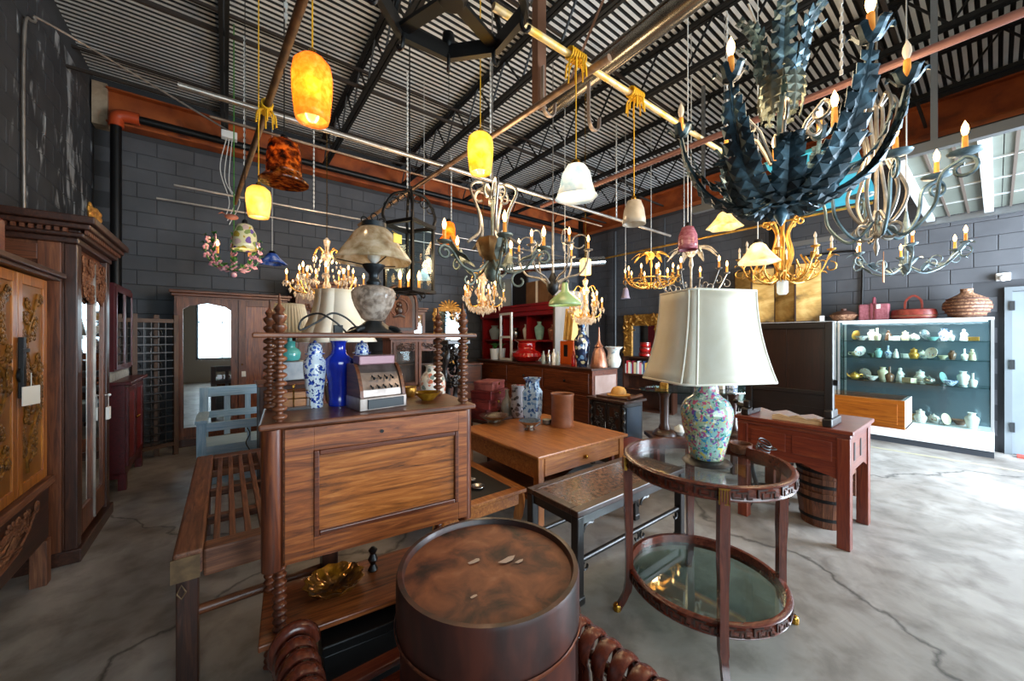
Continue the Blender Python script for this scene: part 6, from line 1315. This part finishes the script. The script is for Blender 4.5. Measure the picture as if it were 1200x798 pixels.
for k in range(6):
    th = base+k*PI/3; sd = (-math.sin(th), math.cos(th), 0)
    pts = [(q[0], q[2]) for q in catmull([(.05, 0, .06), (.16, 0, .02), (.30, 0, .10), (.39, 0, .27), (.427, 0, .42)], 6)]
    am = part('arm', B().tube(polar(th, pts), .010, 6), M_ACA)
    part('arm_leaf', B().acanthus(polar(th, fine([(r_, z_-.012) for r_, z_ in pts])), .085, 12, sd), M_ACA, am, solid=.003)
    part('arm_leaf', B().acanthus(polar(th, fine([(r_+.02*math.sin(i*.2), z_+.03+.05*math.sin(PI*i/len(pts))) for i, (r_, z_) in enumerate(pts[:-5])])), .06, 9, sd), M_ACA, am, solid=.003)
    ex, ez = pts[-1]; x, y = ex*math.cos(th), ex*math.sin(th)
    for q in range(5):
        a2 = q*2*PI/5+th; part('cup_leaf', B().leaf(catmull([(x, y, ez+.0), (x+.03*math.cos(a2), y+.03*math.sin(a2), ez+.012), (x+.055*math.cos(a2), y+.055*math.sin(a2), ez+.05), (x+.07*math.cos(a2), y+.07*math.sin(a2), ez+.045)], 3), .022, 2, .4), M_ACA, am, solid=.002)
    candle(t, (x, y, ez+.02), 1.15, lit=(k not in (0, 3)))
    # inner curl and inner candle
    th2 = th+PI/6; cu = [(.04, .2), (.10, .34), (.16, .40)]+[(q[0], q[1]) for q in arc(.15, .36, .045, 70, -250, 12, .015)]
    part('scroll', B().tube(polar(th2, cu), .008, 6), M_GREYIRON)
    part('inner_leaf', B().acanthus(polar(th2, [(q[0], q[2]) for q in catmull([(.04, 0, .02), (.12, 0, -.02), (.2, 0, .06), (.24, 0, .18), (.3, 0, .2)], 10)]), .08, 10, (-math.sin(th2), math.cos(th2), 0)), M_ACA, solid=.003)
    part('upper_leaf', B().acanthus(polar(th2, [(q[0], q[2]) for q in catmull([(.02, 0, .5), (.08, 0, .62), (.11, 0, .78), (.2, 0, .86)], 10)]), .065, 9, (-math.sin(th2), math.cos(th2), 0)), M_ACA, solid=.003)
    part('drooping_leaf', B().acanthus(polar(th, [(q[0], q[2]) for q in catmull([(.02, 0, .74), (.06, 0, .66), (.09, 0, .52), (.075, 0, .4)], 10)]), .06, 9, sd), M_GREENIRON, solid=.003)
    if k % 2 == 0: candle(t, (.2*math.cos(th2), .2*math.sin(th2), .27), 1.05)
part('chain', B().tube([(0, 0, .95), (0, 0, ZC-.005-c.z)], .008, 6), M_BLACK); lamp_light(t, .55, 28, .25)
part('hanging_cable', B().tube(catmull([(-.1, .1, ZP-c.z-.02), (0, .05, .75), (.05, .0, .62), (.1, -.03, .7), (.02, .02, .6), (-.03, .03, .5)], 6), .005, 5), M_WIRE)
# ------------------------------------------------------------------ chandelier B: grey iron scrolls
c = PD(1027, 395, 2.2); c.z = 1.98
t = thing('scroll_chandelier', 'grey wrought iron chandelier of tall looping scrolls with six candle bulbs', 'chandelier', c, 0)
part('stem', B().tube([(0, 0, .1), (0, 0, .92)], .010, 8), M_GREYIRON); part('bottom_finial', pot([(.003, 0), (.014, .05), (.006, .09), (.02, .12), (.01, .15)], 10), M_GREYIRON)
part('price_tag', B().box(-.02, .02, -.002, .002, -.16, -.04).tube([(0, 0, -.04), (0, 0, .02)], .002, 4), P('kraft_tag', '#c98a5e', .7), loc=(0, -.03, 0))
for k in range(6):
    th = k*PI/3+.35
    cage = [(q[0], q[2]) for q in catmull([(.015, 0, .88), (.06, 0, .93), (.09, 0, .84), (.05, 0, .6), (.13, 0, .36), (.07, 0, .2), (.02, 0, .26)], 6)]
    part('cage_scroll', B().tube(polar(th+PI/6, cage), .009, 6), M_GREYIRON)
    arm = [(q[0], q[2]) for q in catmull([(.02, 0, .2), (.12, 0, .10), (.23, 0, .22), (.26, 0, .38), (.34, 0, .44)], 6)]+arc(.335, .385, .055, 80, -280, 14, .02)
    a_ = part('arm', B().tube(polar(th, arm), .009, 6), M_IRON); part('lower_curl', B().tube(polar(th, arc(.07, .15, .06, 200, 520, 14, .02)), .008, 6), M_GREYIRON)
    x, y = .34*math.cos(th), .34*math.sin(th); part('drip_pan', pot([(.02, -.004), (.06, .004), (.066, .014), (.06, .012), (.015, .003)], 16), M_IRON, a_, loc=(x, y, .455)); candle(t, (x, y, .462), 1.1)
part('chain', B().tube([(0, 0, .92), (0, 0, ZC-.005-c.z)], .006, 6), M_GREYIRON); lamp_light(t, .6, 14, .2)
# ------------------------------------------------------------------ chandelier C: leafy tole chandelier
def leafy(nm, u, d, z0, R, label, m, n=6, leaf=.05, power=4, cs=.8, sup=.0, lit=True, H=.5, mcan=None, palm=False, curls=True, rot=0):
    c = PD(u, 395, d); c.z = z0; t = thing(nm, label, 'chandelier', c, rot)
    part('stem', pot([(.004, -.02), (.02, .0), (.03, .03), (.012, .07), (.01, H*.6), (.025, H*.7), (.008, H)], 12), m)
    for k in range(n):
        th = k*2*PI/n+.2; arm = [(q[0], q[2]) for q in catmull([(.015, 0, .05), (R*.35, 0, -.01), (R*.75, 0, .04), (R, 0, .16+sup)], 5)]
        a_ = part('arm', B().tube(polar(th, arm), .006, 5), m)
        if curls: part('curl', B().tube(polar(th, arc(R*.55, .07, .05, 260, -60, 10, .02)), .005, 5), m, a_); part('end_curl', B().tube(polar(th, arc(R*.98, .10, .05, 90, -200, 10, .018)), .005, 5), m, a_)
        if leaf:
            for q in range(3):
                s_ = .3+.3*q; i = int(s_*(len(arm)-1)); r_, z_ = arm[i]; a2 = th+(.5 if q % 2 else -.5)
                b = B().leaf(catmull([(r_*math.cos(th), r_*math.sin(th), z_), (r_*math.cos(th)+leaf*.8*math.cos(a2), r_*math.sin(th)+leaf*.8*math.sin(a2), z_+leaf*.7), (r_*math.cos(th)+leaf*1.6*math.cos(a2), r_*math.sin(th)+leaf*1.6*math.sin(a2), z_+leaf*.5)], 4), leaf*.4, 3, .35)
                part('leaf', b, m, a_, solid=.002)
        x, y = R*math.cos(th), R*math.sin(th); part('drip_pan', pot([(.008, -.008), (.03, .004), (.034, .012), (.006, .002)], 12), m, a_, loc=(x, y, .165+sup)); candle(t, (x, y, .17+sup), cs, mcan, lit)
    if palm:
        for k in range(8):
            th = k*PI/4; part('palm_leaf', B().leaf(polar(th, [(q[0], q[2]) for q in catmull([(.01, 0, H*.9), (.1, 0, H+.06), (R*.55, 0, H+.04), (R*.8, 0, H-.06)], 5)]), .045, 7, .3, side=(-math.sin(th), math.cos(th), 0)), m, solid=.002)
    part('chain', B().tube([(0, 0, H), (0, 0, ZC-.005-c.z)], .005, 5), M_WIRE)
    if power: lamp_light(t, H*.7, power*2, .15)
    return t
leafy('tole_chandelier', 1062, 3.05, 2.03, .33, 'small blue-grey painted leaf chandelier near the garage door', P('pale_blue_tole', '#5d7079', .45, .4, c2='#8fa0a4', scale=10), 6, .07, 4, .85)
t = leafy('gilt_chandelier', 917, 3.5, 2.02, .35, 'gilded chandelier of curling stems with ivory candles', M_GOLD, 8, .06, 3, .85, .08, False, .55, 1)
for k in range(8): th = k*PI/4+.4; part('gilt_plume', B().tube(polar(th, [(q[0], q[2]) for q in catmull([(.02, 0, .05), (.08, 0, .25), (.05, 0, .45), (.12, 0, .58)], 5)]+arc(.13, .55, .03, 60, -200, 8, .01)), .009, 6), M_GOLD, t); part('gilt_tendril', B().tube(polar(th, [(q[0], q[2]) for q in catmull([(.03, 0, .1), (.13, 0, .0), (.22, 0, .1), (.17, 0, .22)], 5)]), .008, 6), M_GOLD, t)
part('glass_jar_bulb', pot([(.03, -.12), (.045, -.1), (.045, .0), (.02, .02)], 14), shadeglass('opal_glass', ()), t)
leafy('palm_chandelier', 810, 4.2, 1.99, .37, 'silvery chandelier with palm leaves above scrolled candle arms', M_GREYIRON, 6, .0, 4, .95, .05, True, .46, None, True)
t = leafy('ring_chandelier', 763, 6.0, 2.3, .40, 'gilt chandelier with a ring of many candle bulbs and palm crown', M_GOLD, 10, .05, 6, 1.1, .0, True, .5, None, True)
part('ring', B().tube([(.36*math.cos(2*PI*i/32), .36*math.sin(2*PI*i/32), .12) for i in range(32)], .012, 6, True), M_GOLD, t)
# ------------------------------------------------------------------ chandelier G: green-grey scrolls over the middle
c = PD(577, 395, 3.05); c.z = 1.93
t = thing('iron_scroll_chandelier', 'green-grey iron chandelier with large S scrolls over the middle of the shop', 'chandelier', c, 0)
part('stem', B().tube([(0, 0, .05), (0, 0, .8)], .012, 8), M_GREENIRON)
part('basket', pot([(.03, .18), (.10, .24), (.13, .34), (.12, .37), (.09, .26)], 16, lambda th, s: 1+.08*math.cos(8*th)), P('bronze_leaf', '#6b4b2a', .5, .5, c2='#8a6a3e', scale=12))
part('bottom_globe', pot([(.01, .02), (.05, .05), (.07, .1), (.05, .16), (.02, .2)], 16), M_GREENIRON)
for k in range(5):
    th = k*2*PI/5+.55
    part('crown_scroll', B().tube(polar(th, [(q[0], q[2]) for q in catmull([(.02, 0, .72), (.1, 0, .82), (.2, 0, .76), (.13, 0, .58), (.12, 0, .42), (.22, 0, .32)], 6)]), .013, 6), M_GREYIRON)
    part('crown_curl', B().tube(polar(th+.6, arc(.1, .72, .08, 200, -120, 12, .03)), .010, 6), M_GREYIRON)
    arm = [(q[0], q[2]) for q in catmull([(.03, 0, .2), (.14, 0, .1), (.27, 0, .13), (.36, 0, .24), (.42, 0, .27)], 6)]+arc(.415, .215, .055, 80, -300, 14, .018)
    a_ = part('arm', B().tube(polar(th, arm), .011, 6), M_GREENIRON); part('arm_curl', B().tube(polar(th, arc(.22, .03, .075, 80, 420, 14, .02)), .009, 6), M_GREENIRON, a_)
    part('arm_leaf', B().leaf(polar(th, [(.2, .17), (.25, .22), (.31, .24), (.36, .31), (.37, .35)]), .05, 3, .4, side=(-math.sin(th), math.cos(th), 0)), M_GREENIRON, a_, solid=.003)
    x, y = .42*math.cos(th), .42*math.sin(th); part('drip_pan', pot([(.012, -.006), (.055, .006), (.06, .016), (.01, .004)], 14), M_GREENIRON, a_, loc=(x, y, .285)); candle(t, (x, y, .29), 1.25)
part('chain', B().tube([(0, 0, .8), (0, 0, ZC-.005-c.z)], .006, 5), M_GREYIRON); lamp_light(t, .75, 20, .2)
# ------------------------------------------------------------------ chandelier H: dark antler-like chandelier behind
c = PD(648, 395, 4.3); c.z = 1.98
t = thing('branch_chandelier', 'dark iron chandelier of upswept branch arms with tulip base', 'chandelier', c, 0)
part('tulip', pot([(.01, 0), (.06, .05), (.08, .12), (.05, .2), (.02, .26)], 16), M_BLACK); part('stem', B().tube([(0, 0, .2), (0, 0, .85)], .014, 8), M_GREYIRON)
for k in range(6):
    th = k*PI/3+.2; arm = [(q[0], q[2]) for q in catmull([(.03, 0, .1), (.16, 0, .2), (.3, 0, .24), (.38, 0, .36), (.4, 0, .5)], 6)]
    a_ = part('arm', B().tube(polar(th, arm), .012, 6), M_GREYIRON); part('arm_ring', B().tube(polar(th, arc(.3, .6, .1, 0, 330, 16, .06)), .008, 6), M_GREYIRON, a_)
    x, y = .4*math.cos(th), .4*math.sin(th); part('drip_pan', pot([(.012, -.006), (.05, .006), (.055, .014), (.01, .004)], 12), M_GREYIRON, a_, loc=(x, y, .5)); candle(t, (x, y, .505), 1.2)
part('chain', B().tube([(0, 0, .85), (0, 0, ZC-.005-c.z)], .006, 5), M_GREYIRON); lamp_light(t, .6, 10, .2)
# ------------------------------------------------------------------ crystal chandeliers
def crystal(u, d, z0, R, H, n, label, power, rows=3):
    c = PD(u, 395, d); c.z = z0; t = thing('crystal_chandelier', label, 'chandelier', c, 0)
    part('stem', pot([(.01, .0), (.04, .03), (.03, .08), (.05, .14), (.02, .2), (.03, H*.6), (.06, H*.7), (.02, H*.8), (.04, H*.95), (.01, H)], 14), M_CRYSTAL)
    dr = B(); rd = random.Random(n)
    def drop(x, y, z, s): dr.add([(x, y, z), (x+s*.3, y, z-s*.5), (x, y+s*.3, z-s*.5), (x-s*.3, y, z-s*.5), (x, y-s*.3, z-s*.5), (x, y, z-s*1.3)], [(0, 1, 2), (0, 2, 3), (0, 3, 4), (0, 4, 1), (5, 2, 1), (5, 3, 2), (5, 4, 3), (5, 1, 4)])
    for k in range(n):
        th = k*2*PI/n; R2 = R*(1 if k % 2 else .72); zz = .16 if k % 2 else .24
        arm = [(q[0], q[2]) for q in catmull([(.03, 0, .12), (R2*.4, 0, .04), (R2*.8, 0, .06), (R2, 0, zz)], 4)]
        a_ = part('arm', B().tube(polar(th, arm), .007, 5), M_GOLD); x, y = R2*math.cos(th), R2*math.sin(th)
        part('bobeche', pot([(.01, -.004), (.035, .004), (.01, .006)], 10), M_CRYSTAL, a_, loc=(x, y, zz)); candle(t, (x, y, zz+.005), .95)
        for q in range(4): an = q*PI/2; drop(x+.03*math.cos(an), y+.03*math.sin(an), zz, .05)
        for q in range(5): r_, z_ = arm[2+2*q]; drop(r_*math.cos(th), r_*math.sin(th), z_-.006, .06)
        up = [(q[0], q[2]) for q in catmull([(.03, 0, H*.72), (.1, 0, H*.82), (.15, 0, H*.7)], 4)]
        if k % 2 == 0: part('upper_arm', B().tube(polar(th, up), .006, 5), M_GOLD); drop(.15*math.cos(th), .15*math.sin(th), H*.69, .045)
        for q in range(6): s = q/5; r_ = .15*(1-s)+R2*s; drop(r_*math.cos(th+.1), r_*math.sin(th+.1), H*.66*(1-s)+zz*s-.08*math.sin(PI*s), .042)
    for k in range(16): an = k*PI/8; drop(.08*math.cos(an), .08*math.sin(an), -.0, .05); drop(R*.5*math.cos(an), R*.5*math.sin(an), .04, .06)
    drop(0, 0, 0, .08)
    part('crystal_drops', dr, M_CRYSTAL, kind='stuff'); part('chain', B().tube([(0, 0, H), (0, 0, ZC-.005-z0)], .005, 5), M_BRASS); lamp_light(t, .45, power*2, .15)
crystal(383, 4.5, 1.98, .42, .72, 14, 'large crystal chandelier with amber-lit candle bulbs near the back wall', 9)
crystal(566, 4.9, 1.86, .27, .6, 10, 'crystal chandelier hanging in front of the red lacquer cabinet', 5)
crystal(686, 4.9, 1.72, .22, .55, 10, 'crystal chandelier hanging above the sideboard and blue flowered vase', 5)
# ------------------------------------------------------------------ iron lantern
c = PD(480, 395, 3.4); c.z = 1.90
t = thing('iron_lantern', 'dark iron square lantern with scrolled crown and amber candles', 'lantern', c, .5)
for x in (-.15, .15):
    for y in (-.15, .15): part('corner_post', box(x-.012, x+.012, y-.012, y+.012, 0, .62), M_BLACK)
for z in (0, .6): part('frame', B().box(-.17, .17, -.17, -.14, z, z+.03).box(-.17, .17, .14, .17, z, z+.03).box(-.17, -.14, -.14, .14, z, z+.03).box(.14, .17, -.14, .14, z, z+.03), M_BLACK)
part('cross_bar', B().box(-.14, .14, -.012, .012, 0, .02).box(-.012, .012, -.14, .14, 0, .02), M_BLACK)
for x, y in ((-.06, -.06), (.06, -.06), (-.06, .06), (.06, .06)): candle(t, (x, y, .02), 1.3)
for k in range(4):
    th = k*PI/2+PI/4; part('crown_scroll', B().tube(polar(th, [(q[0], q[2]) for q in catmull([(.21, 0, .62), (.23, 0, .72), (.15, 0, .88), (.02, 0, .93)], 6)]), .014, 6), M_BLACK)
    for q in range(3): part('crown_ring', B().tube(polar(th, arc(.19-.06*q, .78+.045*q, .032, 0, 345, 12)), .006, 5), M_BLACK)
for k in range(4):
    th = k*PI/2; part('skirt_scroll', B().tube(polar(th, arc(.15, -.03, .03, 90, -200, 10, .012)), .007, 5), M_BLACK)
    part('side_pane', box(-.138, .138, -.152, -.149, .035, .6), M_CLEAR, rot=(0, 0, th))
part('chain', B().tube([(0, 0, .93), (0, 0, ZC-.005-c.z)], .006, 5), M_BLACK); lamp_light(t, .3, 6, .08)
# ------------------------------------------------------------------ black octagonal ring chandelier overhead
c = PD(530, 395, 1.62); c.z = 2.98
t = thing('octagon_chandelier', 'heavy black iron octagonal ring chandelier high overhead', 'chandelier', c, .35)
oc = [(.33*math.cos(k*PI/4), .33*math.sin(k*PI/4)) for k in range(8)]
for k in range(8):
    a, b_ = oc[k], oc[(k+1) % 8]; part('ring_bar', B().bar((*a, 0), (*b_, 0), .03, .075), M_BLACK); part('drop_scroll', B().tube([(a[0]*(1+.06*math.cos(q)), a[1]*(1+.06*math.cos(q)), -.05+.04*math.sin(q)) for q in [PI*1.5*i/10+1.2 for i in range(11)]], .010, 6), M_BLACK)
    part('upright', B().tube(catmull([(*a, .03), (a[0]*1.1, a[1]*1.1, .12), (a[0]*.7, a[1]*.7, .3), (0, 0, .5)], 5), .014, 6), M_BLACK) if k % 2 == 0 else None
    if k % 2: part('candle_cup', pot([(.02, .03), (.035, .05), (.03, .1)], 12), M_BLACK, loc=(a[0], a[1], 0))
part('cross_strap', B().bar((-.33, 0, 0), (.33, 0, 0), .06, .02).bar((0, -.33, 0), (0, .33, 0), .06, .02), M_BLACK); part('hub', pot([(.05, -.03), (.07, 0), (.05, .05), (.02, .5)], 16), M_BLACK); part('chain', B().tube([(0, 0, .5), (0, 0, ZC-.005-c.z)], .008, 6), M_BLACK)
# ------------------------------------------------------------------ flower chandelier at the end of the brown pole
c = PD(274, 320, 4.1)
t = thing('flower_chandelier', 'green wire chandelier covered with pink porcelain flowers', 'chandelier', c, 0)
M_GRN = P('green_enamel_wire', '#2f6b2d', .4, c2='#4f8a3c', scale=12); M_PNK = P('pink_porcelain', '#d98aa0', .3, c2='#e9b6bd', scale=14, coat=.3)
part('stem', B().tube([(0, 0, .02), (0, 0, ZC-.005-c.z)], .006, 5), M_GRN); part('bottom_bud', B().ball((0, 0, -.02), .03, 6), M_PNK)
part('bird', B().ball((-.02, 0, ZP-c.z-.28), .04, 6, 1.6, .8, .8).leaf([(-.06, 0, ZP-c.z-.28), (-.1, 0, ZP-c.z-.25), (-.14, 0, ZP-c.z-.27)], .03, 1, .2, depth=0), P('terracotta_bird', '#b06a52', .5))
fl = None
for k in range(8):
    th = k*PI/4; arm = [(q[0], q[2]) for q in catmull([(.01, 0, .03), (.16, 0, .06), (.24, 0, .2), (.22, 0, .34)], 5)]
    a_ = part('arm', B().tube(polar(th, arm), .008, 5), M_GRN)
    if k % 2 == 0: candle(t, (.14*math.cos(th), .14*math.sin(th), .2), 1.0)
    for q in range(5):
        r_, z_ = arm[3+q*3]; p = (r_*math.cos(th), r_*math.sin(th), z_)
        if fl is None:
            b = B()
            for i in range(5): a2 = i*2*PI/5; b.ball((.022*math.cos(a2), .022*math.sin(a2), 0), .018, 5, 1, 1, .5)
            fl = part('flower', b.ball((0, 0, .008), .01, 5), M_PNK, loc=p, rot=(.6, .3, th))
        else: copypart(fl, t, p, (.7, .4*q, th))
        part('leaf', B().leaf([(p[0], p[1], p[2]), (p[0]*1.1, p[1]*1.1, p[2]+.05), (p[0]*1.22, p[1]*1.22, p[2]+.03)], .032, 1, .3, depth=0), M_GRN, a_, solid=.002)
lamp_light(t, .3, 1.5, .05)
